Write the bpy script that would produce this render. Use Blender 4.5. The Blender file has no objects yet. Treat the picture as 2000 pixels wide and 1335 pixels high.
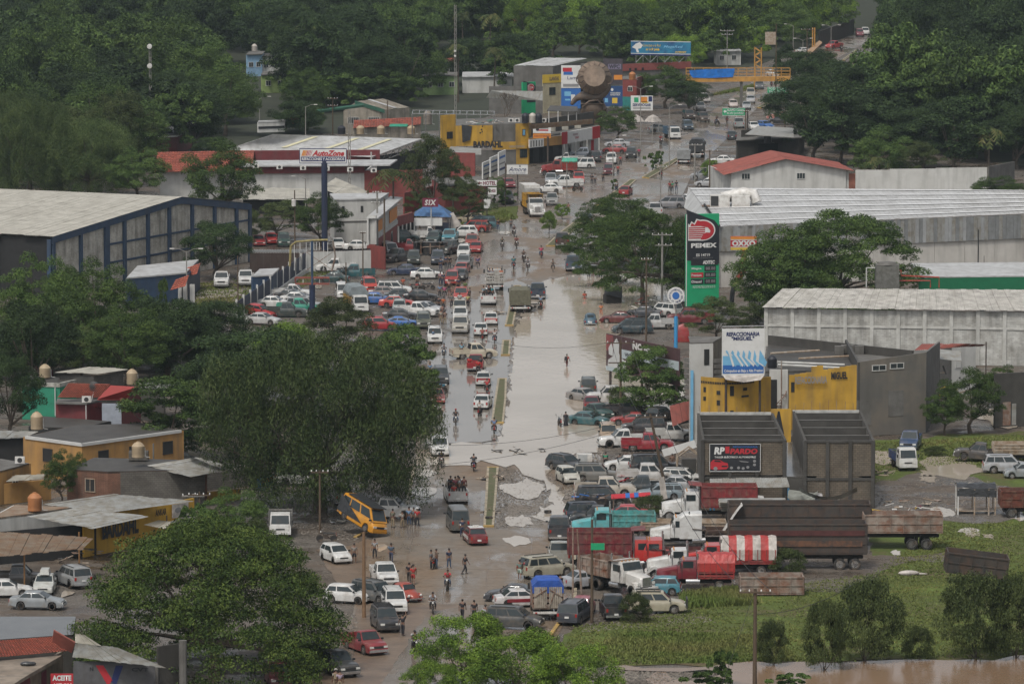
import bpy,math,random
import numpy as np
from mathutils import Vector,Matrix
V3=Vector
mS,mC,mR,mQ,rR=math.sin,math.cos,math.radians,math.sqrt,random.Random
bM,bE,bO=bpy.data.materials,bpy.data.meshes,bpy.data.objects
def S0(n,k,v):n.inputs[k].default_value=v
C=bpy.context.scene
COL=C.collection
R=rR(7)
PI=math.pi
# camera, sky, sun, exposure
CAM_H,FPX,TANP=70.0,10000.0,0.11675
PITCH=math.atan(TANP)
cam_d=bpy.data.cameras.new('camera');cam=bO.new('camera',cam_d);COL.objects.link(cam)
cam.location=(0,0,CAM_H);cam.rotation_euler=(PI/2-PITCH,0,0)
cam_d.sensor_width=36;cam_d.lens=36*FPX/2000;cam_d.clip_start=1;cam_d.clip_end=12000
C.camera=cam
SUN_EL,SUN_AZ=58,245
W=bpy.data.worlds.new('World');C.world=W;W.use_nodes=True
wn=W.node_tree;wn.nodes.clear()
sky=wn.nodes.new('ShaderNodeTexSky');sky.sky_type='NISHITA';sky.sun_disc=False
sky.sun_elevation=mR(SUN_EL);sky.sun_rotation=mR(90-SUN_AZ)
sky.air_density=1.0;sky.dust_density=4.0;sky.ozone_density=1.0;sky.altitude=50
hs=wn.nodes.new('ShaderNodeHueSaturation');S0(hs,'Saturation',0.3)
bg=wn.nodes.new('ShaderNodeBackground');S0(bg,'Strength',0.108)
wo=wn.nodes.new('ShaderNodeOutputWorld')
wn.links.new(sky.outputs[0],hs.inputs['Color']);wn.links.new(hs.outputs[0],bg.inputs[0]);wn.links.new(bg.outputs[0],wo.inputs[0])
sd=bpy.data.lights.new('sun','SUN');sd.energy=1.5;sd.angle=mR(10);sd.color=(1,.95,.88)
sun=bO.new('sun',sd);COL.objects.link(sun)
_e,_a=mR(SUN_EL),mR(SUN_AZ)
sun.rotation_euler=Vector((mC(_e)*mC(_a),mC(_e)*mS(_a),mS(_e))).to_track_quat('Z','Y').to_euler()
C.view_settings.view_transform='Standard';C.view_settings.look='None'
C.view_settings.exposure=0.36;C.view_settings.gamma=1;C.view_settings.use_curve_mapping=False
C.cycles.max_bounces=5;C.cycles.diffuse_bounces=2;C.cycles.glossy_bounces=2
C.cycles.transmission_bounces=2;C.cycles.volume_bounces=0;C.cycles.transparent_max_bounces=6
C.cycles.volume_step_rate=1
# positions: where a sight line meets height z
def G(u,v,z=0.0):
 a,b=(u-1000)/FPX,(667.5-v)/FPX
 dy=mC(PITCH)+b*mS(PITCH);dz=-mS(PITCH)+b*mC(PITCH)
 t=(z-CAM_H)/dz
 return Vector((a*t,dy*t,z))
def PD(u,v,Y):
 a,b=(u-1000)/FPX,(667.5-v)/FPX
 dy=mC(PITCH)+b*mS(PITCH);dz=-mS(PITCH)+b*mC(PITCH)
 t=Y/dy
 return Vector((a*t,Y,CAM_H+dz*t))
def S(v):return(v+500)/70.0
def HT(v0,v1,z0=0):return z0+(v0-v1)/S(v0)*1.004
# materials
MATS={}
def rgb(c):return(c[0],c[1],c[2],1)
def mat(name,col=(.5,.5,.5),rough=.6,metal=0,var=.25,scale=1.5,col2=None,bump=0,bscale=8,spec=.5,objcol=False,dirt=0,coat=0,rain=0,island=0,stretch=None,emit=0):
 """procedural surface: base colour with noise wear, optional dirt, streaks and relief"""
 if name in MATS:return MATS[name]
 m=bM.new(name);m.use_nodes=True;MATS[name]=m
 t=m.node_tree;N=t.nodes;L=t.links;b=N['Principled BSDF']
 S0(b,'Roughness',rough);S0(b,'Metallic',metal)
 S0(b,'Specular IOR Level',spec);S0(b,'Coat Weight',coat)
 tc=N.new('ShaderNodeTexCoord');src=tc.outputs['Object']
 if stretch:
  mp=N.new('ShaderNodeMapping');S0(mp,'Scale',stretch);L.new(src,mp.inputs[0]);src=mp.outputs[0]
 ns=N.new('ShaderNodeTexNoise');S0(ns,'Scale',scale);S0(ns,'Detail',6);S0(ns,'Roughness',.62)
 if objcol:ge=N.new('ShaderNodeNewGeometry')
 L.new(src,ns.inputs['Vector'])
 if objcol:
  oi=N.new('ShaderNodeObjectInfo');basec=oi.outputs['Color']
 else:
  c=N.new('ShaderNodeRGB');c.outputs[0].default_value=rgb(col);basec=c.outputs[0]
 mx=N.new('ShaderNodeMix');mx.data_type='RGBA'
 cr=N.new('ShaderNodeValToRGB');cr.color_ramp.elements[0].position=.38;cr.color_ramp.elements[1].position=.66
 L.new(ns.outputs[0],cr.inputs[0])
 L.new(cr.outputs[0],mx.inputs[0]);L.new(basec,mx.inputs[6])
 if col2 is not None and not objcol:
  S0(mx,7,rgb(col2))
 else:
  ml=N.new('ShaderNodeMix');ml.data_type='RGBA';ml.blend_type='MULTIPLY';S0(ml,0,1)
  S0(ml,7,(1-var,1-var*1.05,1-var*1.12,1));L.new(basec,ml.inputs[6]);L.new(ml.outputs[2],mx.inputs[7])
 out=mx.outputs[2]
 if island:
  gi=N.new('ShaderNodeNewGeometry');mr=N.new('ShaderNodeMapRange');S0(mr,3,1-island);S0(mr,4,1+island)
  L.new(gi.outputs['Random Per Island'],mr.inputs[0])
  hv=N.new('ShaderNodeHueSaturation');L.new(mr.outputs[0],hv.inputs['Value']);L.new(out,hv.inputs['Color']);out=hv.outputs[0]
 if dirt:
  n2=N.new('ShaderNodeTexNoise');n2 .inputs['Scale'].default_value=2.3;n2 .inputs['Detail'].default_value=8;L.new(ge.outputs['Position']if objcol else tc.outputs['Object'],n2 .inputs['Vector'])
  c2=N.new('ShaderNodeValToRGB');c2 .color_ramp.elements[0].position=.48;c2 .color_ramp.elements[1].position=.72;c2 .color_ramp.elements[1].color=(dirt,)*3+(1,)
  L.new(n2 .outputs[0],c2 .inputs[0])
  m2=N.new('ShaderNodeMix');m2 .data_type='RGBA';L.new(c2 .outputs[0],m2 .inputs[0]);L.new(out,m2 .inputs[6]);m2 .inputs[7].default_value=(.20,.15,.105,1);out=m2 .outputs[2]
 if rain:
  mp=N.new('ShaderNodeMapping');S0(mp,'Scale',(.9,.9,.14));L.new(tc.outputs['Object'],mp.inputs[0])
  n3=N.new('ShaderNodeTexNoise');n3 .inputs['Scale'].default_value=1.3;n3 .inputs['Detail'].default_value=5;L.new(mp.outputs[0],n3 .inputs['Vector'])
  c3=N.new('ShaderNodeValToRGB');c3 .color_ramp.elements[0].position=.45;c3 .color_ramp.elements[1].position=.7;c3 .color_ramp.elements[1].color=(rain,)*3+(1,)
  L.new(n3 .outputs[0],c3 .inputs[0])
  m3=N.new('ShaderNodeMix');m3 .data_type='RGBA';L.new(c3 .outputs[0],m3 .inputs[0]);L.new(out,m3 .inputs[6]);m3 .inputs[7].default_value=(.07,.065,.055,1);out=m3 .outputs[2]
 L.new(out,b.inputs['Base Color'])
 if bump:
  nb=N.new('ShaderNodeTexNoise');S0(nb,'Scale',bscale);S0(nb,'Detail',5);L.new(src,nb.inputs['Vector'])
  bp=N.new('ShaderNodeBump');S0(bp,'Strength',bump);S0(bp,'Distance',.1)
  L.new(nb.outputs[0],bp.inputs['Height']);L.new(bp.outputs[0],b.inputs['Normal'])
 if emit:
  S0(b,'Emission Color',rgb(col));S0(b,'Emission Strength',emit)
 return m
# mesh builder
class MB:
 def __init__(s):s.v,s.f,s.m=[],[],[]
 def add(s,vs,fs,mi=0):
  o=len(s.v);s.v+=[tuple(p)for p in vs];s.f+=[tuple(i+o for i in f)for f in fs];s.m+=[mi]*len(fs);return s
 def box(s,c,d,rz=0,mi=0,M=None,taper=1):
  x,y,z=d[0]/2,d[1]/2,d[2]/2;k=taper
  p=[(-x,-y,-z),(x,-y,-z),(x,y,-z),(-x,y,-z),(-x*k,-y*k,z),(x*k,-y*k,z),(x*k,y*k,z),(-x*k,y*k,z)]
  T=Matrix.Translation(c)@(M if M is not None else Matrix.Rotation(rz,4,'Z'))
  return s.add([T@Vector(q)for q in p],[(0,3,2,1),(4,5,6,7),(0,1,5,4),(1,2,6,5),(2,3,7,6),(3,0,4,7)],mi)
 def quad(s,a,b,c,d,mi=0):return s.add([a,b,c,d],[(0,1,2,3)],mi)
 def slab(s,pts,th,mi=0,down=True):
  n=len(pts);lo=[(p[0],p[1],p[2]-th)for p in pts]
  return s.add([tuple(p)for p in pts]+lo,[tuple(range(n)),tuple(range(2*n-1,n-1,-1))]+[(i,(i+1)%n+0,(i+1)%n+n,i+n)[::-1]for i in range(n)],mi)
 def prism(s,pts,z0,z1,mi=0):
  n=len(pts);return s.add([(p[0],p[1],z0)for p in pts]+[(p[0],p[1],z1)for p in pts],[tuple(range(n-1,-1,-1)),tuple(range(n,2*n))]+[(i,(i+1)%n,(i+1)%n+n,i+n)for i in range(n)],mi)
 def tube(s,path,r,n=6,mi=0,cap=True):
  path=[Vector(p)for p in path];rs=r if isinstance(r,(list,tuple))else[r]*len(path);vs=[]
  for i,p in enumerate(path):
   d=(path[min(i+1,len(path)-1)]-path[max(i-1,0)]).normalized()
   a=d.orthogonal().normalized()if i==0 else(a-d*a.dot(d)).normalized();b=d.cross(a)
   vs+=[p+(a*mC(2*PI*k/n)+b*mS(2*PI*k/n))*rs[i]for k in range(n)]
  fs=[(i*n+k,i*n+(k+1)%n,(i+1)*n+(k+1)%n,(i+1)*n+k)for i in range(len(path)-1)for k in range(n)]
  if cap:fs+=[tuple(range(n-1,-1,-1)),tuple((len(path)-1)*n+k for k in range(n))]
  return s.add(vs,fs,mi)
 def lathe(s,prof,c=(0,0,0),n=16,axis='Z',mi=0):
  vs=[]
  for r,h in prof:
   for k in range(n):
    a=2*PI*k/n;q=(r*mC(a),r*mS(a),h)
    if axis=='Y':q=(q[0],q[2],q[1])
    if axis=='X':q=(q[2],q[0],q[1])
    vs.append((q[0]+c[0],q[1]+c[1],q[2]+c[2]))
  fs=[(i*n+k,i*n+(k+1)%n,(i+1)*n+(k+1)%n,(i+1)*n+k)for i in range(len(prof)-1)for k in range(n)]
  if prof[0][0]>1e-4:fs.append(tuple(range(n-1,-1,-1)))
  if prof[-1][0]>1e-4:fs.append(tuple((len(prof)-1)*n+k for k in range(n)))
  return s.add(vs,fs,mi)
 def loft(s,secs,mi=0,caps=True,close=True):
  n=len(secs[0]);vs=[p for sec in secs for p in sec]
  fs=[(i*n+k,i*n+(k+1)%n,(i+1)*n+(k+1)%n,(i+1)*n+k)for i in range(len(secs)-1)for k in range(n if close else n-1)]
  if caps:fs+=[tuple(range(n-1,-1,-1)),tuple((len(secs)-1)*n+k for k in range(n))]
  return s.add(vs,fs,mi)
 def sphere(s,c,r,n=8,mi=0):
  r=r if isinstance(r,(tuple,list))else(r,r,r);o=MB()
  o.lathe([(max(1e-5,mS(PI*i/n)),-mC(PI*i/n))for i in range(n+1)],n=n+2)
  return s.add([(c[0]+p[0]*r[0],c[1]+p[1]*r[1],c[2]+p[2]*r[2])for p in o.v],o.f,mi)
 def mesh(s,mats,smooth=0):
  me=bE.new('mesh');me.from_pydata(s.v,[],s.f)
  for m in(mats if isinstance(mats,(list,tuple))else[mats]):me.materials.append(m)
  if len(me.materials)>1:me.polygons.foreach_set('material_index',s.m)
  if smooth:
   me.polygons.foreach_set('use_smooth',[True]*len(me.polygons));me.set_sharp_from_angle(angle=mR(smooth))
  me.update();return me
def ZI(name,me,parent=None,loc=(0,0,0),rot=(0,0,0),color=None):
 o=bO.new(name,me);COL.objects.link(o);o.location=loc;o.rotation_euler=rot
 if me.name[:4]=='mesh':me.name=name
 if parent is not None:o.parent=parent
 if color is not None:o.color=rgb(color)
 return o
def Za(name,label,cat,loc=(0,0,0),rz=0,group=None,rot=None):
 o=bO.new(name,None);COL.objects.link(o);o.empty_display_size=.3
 o.location=loc;o.rotation_euler=rot if rot else(0,0,rz);o['label']=label;o['category']=cat
 if group:o['group']=group
 return o
def tag(o,label,cat,group=None):
 o['label']=label;o['category']=cat
 if group:o['group']=group
 return o
def Zy(name,me,loc=(0,0,0)):
 o=ZI(name,me,None,loc);o['kind']='structure';return o
def ZB(o,label=None,cat=None):
 o['kind']='stuff'
 if label:o['label']=label;o['category']=cat
 return o
def copy_tree(o,parent=None):
 c=o.copy();COL.objects.link(c);c.parent=parent
 for ch in list(o.children):copy_tree(ch,c)
 return c
def npmesh(name,V,F,mats,mi=None,smooth=False):
 """fast mesh from arrays; F is (n,k)"""
 me=bE.new(name);V=np.asarray(V,np.float32);F=np.asarray(F,np.int32);k=F.shape[1]
 me.vertices.add(len(V));me.vertices.foreach_set('co',V.ravel())
 me.loops.add(F.size);me.loops.foreach_set('vertex_index',F.ravel())
 me.polygons.add(len(F));me.polygons.foreach_set('loop_start',np.arange(0,F.size,k,dtype=np.int32))
 try:me.polygons.foreach_set('loop_total',np.full(len(F),k,np.int32))
 except Exception:pass
 for m in(mats if isinstance(mats,(list,tuple))else[mats]):me.materials.append(m)
 if mi is not None:me.polygons.foreach_set('material_index',np.asarray(mi,np.int32))
 if smooth:me.polygons.foreach_set('use_smooth',np.ones(len(F),bool))
 me.update(calc_edges=True);me.validate();return me
def inpoly(x,y,P):
 c=False;j=len(P)-1
 for i in range(len(P)):
  if(P[i][1]>y)!=(P[j][1]>y)and x<(P[j][0]-P[i][0])*(y-P[i][1])/(P[j][1]-P[i][1])+P[i][0]:c=not c
  j=i
 return c
def ragged(pts,step=2.0,amp=.8,seed=1):
 """closed outline in metres made uneven"""
 r=rR(seed);out=[]
 n=len(pts)
 for i in range(n):
  a,b=Vector(pts[i][:2]),Vector(pts[(i+1)%n][:2]);k=max(1,int((b-a).length/step))
  for j in range(k):
   p=a.lerp(b,j/k);out.append((p.x+r.uniform(-amp,amp)*.35,p.y+r.uniform(-amp,amp)*2.2))
 return out
def Zh(name,pts,z,m,seed=None,amp=.8,step=2.0):
 P=[Vector((p[0],p[1],0))for p in(ragged(pts,step,amp,seed)if seed else pts)]
 from mathutils.geometry import tessellate_polygon
 tri=tessellate_polygon([P]);me=bE.new(name)
 fs=[]
 for t in tri:
  a,b,c=(P[i]for i in t)
  fs.append(t if(b-a).cross(c-a).z>0 else t[::-1])
 me.from_pydata([(p.x,p.y,z)for p in P],[],[tuple(f)for f in fs]);me.materials.append(m);me.update();return me
# the ground
def mat_ground():
 m=bM.new('wet_mud_gravel');m.use_nodes=True;t=m.node_tree;N=t.nodes;L=t.links;b=N['Principled BSDF']
 tc=N.new('ShaderNodeTexCoord')
 def noise(s,d=8,r=.65):
  n=N.new('ShaderNodeTexNoise');S0(n,'Scale',s);S0(n,'Detail',d);S0(n,'Roughness',r)
  L.new(tc.outputs['Object'],n.inputs['Vector']);return n.outputs[0]
 def ramp(x,a,b_,c0=(0,0,0,1),c1=(1,1,1,1)):
  r=N.new('ShaderNodeValToRGB');r.color_ramp.elements[0].position=a;r.color_ramp.elements[1].position=b_
  r.color_ramp.elements[0].color=c0;r.color_ramp.elements[1].color=c1;L.new(x,r.inputs[0]);return r.outputs[0]
 def mix(f,a,c):
  x=N.new('ShaderNodeMix');x.data_type='RGBA';L.new(f,x.inputs[0]);L.new(a,x.inputs[6]);L.new(c,x.inputs[7]);return x.outputs[2]
 mud=ramp(noise(.35),.35,.7,(.055,.042,.031,1),(.125,.096,.07,1))
 grav=ramp(noise(6,4,.8),.4,.68,(.05,.043,.036,1),(.21,.185,.155,1))
 c=mix(ramp(noise(.09,6),.42,.58),mud,grav)
 L.new(c,b.inputs['Base Color'])
 rr=ramp(noise(.22,7),.44,.52,(.16,.16,.16,1),(.8,.8,.8,1));L.new(rr,b.inputs['Roughness'])
 bp=N.new('ShaderNodeBump');S0(bp,'Distance',.12);S0(bp,'Strength',.55)
 L.new(noise(3.5,8,.7),bp.inputs['Height']);L.new(bp.outputs[0],b.inputs['Normal']);return m
Bl=mat_ground()
def grid(name,x0,x1,y0,y1,nx,ny,m,z=0,amp=0):
 xs,ys=np.linspace(x0,x1,nx),np.linspace(y0,y1,ny);X,Y=np.meshgrid(xs,ys)
 Z=np.full_like(X,z)
 if amp:Z+=amp*(np.sin(X*.13+Y*.07)+np.sin(Y*.11-X*.05)+.5*np.sin(X*.31+1))/2
 V=np.stack([X.ravel(),Y.ravel(),Z.ravel()],1)
 i=np.arange(ny-1)[:,None]*nx+np.arange(nx-1)[None,:];i=i.ravel()
 return npmesh(name,V,np.stack([i,i+1,i+1+nx,i+nx],1),m)
Zy('ground',grid('ground',-3500,3500,-500,7000,40,40,Bl,-.03))
Ce=mat('forest_floor',(.03,.036,.018),.9,var=.4,scale=.2)
Zy('woodland_floor',Zh('woodland_floor',[G(-300,365),G(200,345),G(420,290),G(600,262),G(860,255),G(960,225),G(1030,180),G(1220,172),G(1340,168),G(1400,140),G(1480,128),G(1600,80),G(1720,62),G(1745,190),G(1570,262),G(2300,370)]+[(400,1500),(900,5000),(-900,5000),(-400,1500)],.0,Ce))
def mat_road(name,base,wet,wetpos):
 m=bM.new(name);m.use_nodes=True;t=m.node_tree;N=t.nodes;L=t.links;b=N['Principled BSDF']
 tc=N.new('ShaderNodeNewGeometry')
 def noise(s,d=7,r=.6,st=None):
  v=tc.outputs['Position']
  if st:mp=N.new('ShaderNodeMapping');S0(mp,'Scale',st);L.new(v,mp.inputs[0]);v=mp.outputs[0]
  n=N.new('ShaderNodeTexNoise');S0(n,'Scale',s);S0(n,'Detail',d);S0(n,'Roughness',r)
  L.new(v,n.inputs['Vector']);return n.outputs[0]
 def ramp(x,a,b_,c0=(0,0,0,1),c1=(1,1,1,1)):
  r=N.new('ShaderNodeValToRGB');r.color_ramp.elements[0].position=a;r.color_ramp.elements[1].position=b_
  r.color_ramp.elements[0].color=c0;r.color_ramp.elements[1].color=c1;L.new(x,r.inputs[0]);return r.outputs[0]
 def mix(f,a,c):
  x=N.new('ShaderNodeMix');x.data_type='RGBA';L.new(f,x.inputs[0]);L.new(a,x.inputs[6]);L.new(c,x.inputs[7]);return x.outputs[2]
 k=base
 conc=ramp(noise(.5),.3,.7,(k[0]*.75,k[1]*.75,k[2]*.75,1),(k[0]*1.1,k[1]*1.1,k[2]*1.1,1))
 mud=ramp(noise(1.6),.3,.7,(.12,.082,.05,1),(.21,.15,.098,1))
 tr=ramp(noise(.09,9,.66,(1,.35,1)),.38,.62)
 c=mix(tr,conc,mud);L.new(c,b.inputs['Base Color'])
 w=ramp(noise(.16,8,.6,(1,.4,1)),wetpos-.05,wetpos+.05,(wet,)*3+(1,),(.62,.62,.62,1));L.new(w,b.inputs['Roughness'])
 bp=N.new('ShaderNodeBump');S0(bp,'Distance',.02);S0(bp,'Strength',.35)
 L.new(noise(5,5),bp.inputs['Height']);L.new(bp.outputs[0],b.inputs['Normal']);return m
Cq=mat_road('wet_road_concrete',(.165,.152,.135),.10,.52)
Cu=mat_road('muddy_road_slab',(.18,.16,.135),.14,.47)
LEFT=[(560,1420),(600,1335),(690,1195),(702,1120),(722,1060),(797,965),(806,905),(822,800),(836,700),(862,620),(880,545),(905,480),(945,440),(1000,405),(1085,372),(1180,340),(1245,300),(1300,268),(1370,232),(1440,182),(1485,148),(1560,112),(1610,88),(1655,74)]
RIGHT=[(1060,1420),(1078,1335),(1090,1240),(1118,1180),(1122,1100),(1122,1000),(1150,960),(1180,880),(1200,800),(1205,700),(1200,600),(1190,530),(1205,480),(1250,425),(1330,388),(1352,340),(1400,290),(1450,240),(1500,190),(1548,150),(1625,120),(1700,78)]
road_pts=[G(*p)for p in LEFT]+[G(*p)for p in reversed(RIGHT)]
Zy('road',Zh('road',[(p.x,p.y)for p in road_pts],.004,Cq))
Cw=mat('brown_mud_track',(.18,.13,.09),.45,var=.35,scale=.5,bump=.4,bscale=3,col2=(.11,.08,.057))
Zy('dirt_track',Zh('dirt_track',[(p.x,p.y)for p in(G(590,1345),G(700,1190),G(640,1110),G(620,1075),G(720,1055),G(800,1080),G(1000,1060),G(1050,1100),G(960,1170),G(830,1200),G(740,1345))],.008,Cw,5,.5))
Cz=mat('dark_joint',(.06,.052,.045),.6)
road_thing=bO['road']
def slab_mesh(w,l):
 return MB().slab([(0,0,0),(w,0,0),(w,l,0),(0,l,0)],.02).mesh(Cu)
lanes={}
def road_x(tab,v):
 t=sorted(tab,key=lambda q:q[1])
 for(u0,v0),(u1,v1)in zip(t,t[1:]):
  if v0<=v<=v1:return u0+(u1-u0)*(v-v0)/max(1e-6,v1-v0)
 return t[0][0]
nsl=0
Y0=G(1000,1180).y;Y1=G(1000,700).y;y=Y0
while y<Y1 and nsl<270:
 lo,hi=0.0,1400.0
 for _ in range(30):
  md=(lo+hi)/2
  if G(1000,md).y>y:lo=md
  else:hi=md
 v=lo
 if 1:
  xl=G(road_x(LEFT,v)+6,v).x;xm=G(958 if v>830 else road_x([(958,830),(978,735),(990,660),(1000,600)],v),v).x
  xr=G(road_x(RIGHT,v)-4,v).x
  for(s0,s1,dry)in(((xl,xr,True),)if v>1036 else((xl,xm-.9,True),(xm+1.6,xr,v>985))):
   if not dry or s1-s0<3:continue
   k=max(1,round((s1-s0)/3.6));w=(s1-s0)/k
   for i in range(k):
    if nsl>=290:break
    key=(round(w,1));me=lanes.setdefault(key,slab_mesh(key-.05,4.4))
    o=ZI('slab',me,road_thing,(s0+i*w,y,.022+R.uniform(0,.004)));nsl+=1
 y+=4.5
Be=mat('kerb_yellow_paint',(.40,.34,.24),.6,var=.4,scale=1.2,rain=.5)
Bx=mat('kerb_bright_yellow',(.46,.30,.09),.6,var=.35,scale=1.5,rain=.4)
Cm=mat('median_turf',(.07,.085,.03),.9,var=.5,scale=1.5,col2=(.12,.10,.06),bump=.8,bscale=6)
def median(pl,pr,label,z=.17,grass=True):
 t=Za('median_strip',label,'traffic island')
 L_=[G(*p)for p in pl];R_=[G(*p)for p in pr];w=.22
 for side,sg in((L_,1),(R_,-1)):
  for a,b in zip(side,side[1:]):
   n=max(1,int((b-a).length/9))
   for i in range(n):
    p,q=a.lerp(b,i/n+.004),a.lerp(b,(i+1)/n-.004)
    ZI('kerb',MB().slab([(p.x,p.y,z),(p.x+sg*w,p.y,z),(q.x+sg*w,q.y,z),(q.x,q.y,z)]if sg>0 else[(p.x-w,p.y,z),(p.x,p.y,z),(q.x,q.y,z),(q.x-w,q.y,z)],z).mesh(Be),t)
 for a,b in((L_[0],R_[0]),(L_[-1],R_[-1])):
  d=.35 if a is L_[0]else-.35
  pts=[(a.x,a.y-d,z),(b.x,b.y-d,z),(b.x,b.y-.02*d,z),(a.x,a.y-.02*d,z)]
  if d<0:pts=pts[::-1]
  ZI('kerb',MB().slab(pts,z).mesh(Bx),t)
 for(a,b),(c,d)in zip(zip(L_,L_[1:]),zip(R_,R_[1:])):
  ZI('turf',MB().slab([(a.x+w,a.y,z-.02),(c.x-w,c.y,z-.02),(d.x-w,d.y,z-.02),(b.x+w,b.y,z-.02)],z-.02).mesh(Cm),t)
 return t
median([(944,1028),(948,970),(951,915)],[(965,1028),(970,970),(974,915)],'muddy median strip with broken yellow kerbs and debris behind the maroon taxi')
median([(959,826),(966,780),(972,742)],[(984,826),(989,780),(990,742)],'long grassy median strip with yellow kerbs rising from the flood beside motorcycles')
median([(978,694),(981,667)],[(996,694),(998,667)],'short stub of grassy median standing in brown flood water')
median([(986,636),(1003,560)],[(1003,636),(1018,560)],'median end with white kerb beside the brown tarpaulin truck')
median([(1066,481),(1092,456),(1135,424)],[(1088,481),(1112,458),(1150,428)],'green median strip with two small round trees')
median([(1160,402),(1195,378),(1230,352)],[(1177,402),(1212,380),(1243,353)],'grassy median strip in the shade of the wispy acacia')
median([(1254,347),(1285,328),(1322,309)],[(1268,349),(1300,331),(1328,312)],'median strip with clipped mushroom shaped shrubs')
median([(1478,211),(1500,198),(1528,184)],[(1488,212),(1510,200),(1534,185)],'far median strip below the green direction sign')
median([(1645,118),(1670,99)],[(1650,119),(1674,100)],'farthest median strip on the rising road')
def kerb_line(pts,label,m,z=.15,w=.3):
 t=Za('kerb_line',label,'kerb');P=[G(*p)for p in pts]
 for a,b in zip(P,P[1:]):
  n=max(1,int((b-a).length/8));pr=Vector((1,0,0))*w
  for i in range(n):
   p,q=a.lerp(b,i/n+.004),a.lerp(b,(i+1)/n-.004)
   ZI('kerb_block',MB().slab([(p.x,p.y,z),(p.x+w,p.y,z),(q.x+w,q.y,z),(q.x,q.y,z)]if q.y>p.y else[(q.x,q.y,z),(q.x+w,q.y,z),(p.x+w,p.y,z),(p.x,p.y,z)],z).mesh(m),t)
kerb_line([(788,1005),(796,965),(806,908)],'yellow kerb at the road edge under the big weeping tree',Be)
kerb_line([(604,1330),(660,1296)],'pale kerb beside the parked dark pickup at the bottom',Be)
kerb_line([(1072,1240),(1092,1212)],'yellow kerb corner behind the dark minivan',Bx)
kerb_line([(1120,1168),(1118,1080),(1121,1010)],'kerb between the road and the row of parked trucks',Be)
kerb_line([(690,1050),(752,1020)],'yellow kerb under the tilted yellow van',Bx)
# water
def ZH(name,col,rough,bump,sc,stretch,dist=.12):
 m=bM.new(name);m.use_nodes=True;t=m.node_tree;N=t.nodes;L=t.links;b=N['Principled BSDF']
 tc=N.new('ShaderNodeTexCoord');S0(b,'IOR',1.33)
 n0=N.new('ShaderNodeTexNoise');n0 .inputs['Scale'].default_value=.06;n0 .inputs['Detail'].default_value=6;L.new(tc.outputs['Object'],n0 .inputs['Vector'])
 r=N.new('ShaderNodeValToRGB');r.color_ramp.elements[0].position=.35;r.color_ramp.elements[1].position=.65
 r.color_ramp.elements[0].color=(col[0]*.8,col[1]*.78,col[2]*.75,1);r.color_ramp.elements[1].color=rgb(col)
 L.new(n0 .outputs[0],r.inputs[0]);L.new(r.outputs[0],b.inputs['Base Color']);S0(b,'Roughness',rough)
 mp=N.new('ShaderNodeMapping');S0(mp,'Scale',stretch);S0(mp,'Rotation',(0,0,.35));L.new(tc.outputs['Object'],mp.inputs[0])
 n1=N.new('ShaderNodeTexNoise');n1 .inputs['Scale'].default_value=sc;n1 .inputs['Detail'].default_value=4;L.new(mp.outputs[0],n1 .inputs['Vector'])
 n2=N.new('ShaderNodeTexNoise');n2 .inputs['Scale'].default_value=.03;n2 .inputs['Detail'].default_value=3;L.new(tc.outputs['Object'],n2 .inputs['Vector'])
 mr=N.new('ShaderNodeMapRange');S0(mr,1,.4);S0(mr,2,.62);S0(mr,3,bump*.25);S0(mr,4,bump)
 L.new(n2 .outputs[0],mr.inputs[0])
 bp=N.new('ShaderNodeBump');S0(bp,'Distance',dist);L.new(mr.outputs[0],bp.inputs['Strength'])
 L.new(n1 .outputs[0],bp.inputs['Height']);L.new(bp.outputs[0],b.inputs['Normal']);return m
B7=ZH('muddy_flood_water',(.42,.365,.30),.05,.34,1.1,(1,.55,1),.09)
By=ZH('brown_river_water',(.22,.145,.092),.16,.3,.8,(1,.5,1),.06)
By.node_tree.nodes['Principled BSDF'].inputs['Specular IOR Level'].default_value=.3
FLOOD=[(812,917),(850,908),(905,912),(945,903),(985,908),(1025,922),(1062,938),(1078,985),(1040,1010),(1085,1022),(1118,1000),(1095,965),(1072,930),(1080,905),(1130,890),(1168,880),(1200,860),(1260,820),(1330,800),(1340,740),(1270,720),(1200,712),(1190,668),(1220,640),(1290,600),(1340,590),(1370,560),(1330,545),(1240,535),(1150,537),(1080,543),(1040,560),(1025,600),(1008,640),(1000,700),(995,760),(985,830),(975,862),(900,868),(852,872),(815,885)]
flood=Zy('flood_water',Zh('flood_water',[(p.x,p.y)for p in(G(*q)for q in FLOOD)],.062,B7,11,.9,1.5))
Cp=ZH('thin_water_film',(.21,.185,.16),.07,.16,1.6,(1,.6,1),.03)
FILM=[(818,880),(860,868),(972,862),(982,820),(992,760),(996,700),(1004,640),(1020,590),(1035,560),(1010,545),(950,560),(922,600),(905,640),(868,660),(842,700),(830,760),(822,820)]
Zy('water_film',Zh('water_film',[(p.x,p.y)for p in(G(*q)for q in FILM)],.048,Cp,12,.7,1.5))
RIVER=[(1180,1306),(1260,1303),(1380,1300),(1470,1293),(1560,1298),(1640,1300),(1700,1296),(1800,1292),(1900,1288),(2100,1280),(2300,1400),(2300,1700),(1000,1700),(1290,1335),(1400,1322),(1380,1312),(1270,1312)]
Zy('river_water',Zh('river_water',[(p.x,p.y)for p in(G(*q)for q in RIVER)],.10,By,13,.6,1.5))
pr=rR(3)
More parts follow.
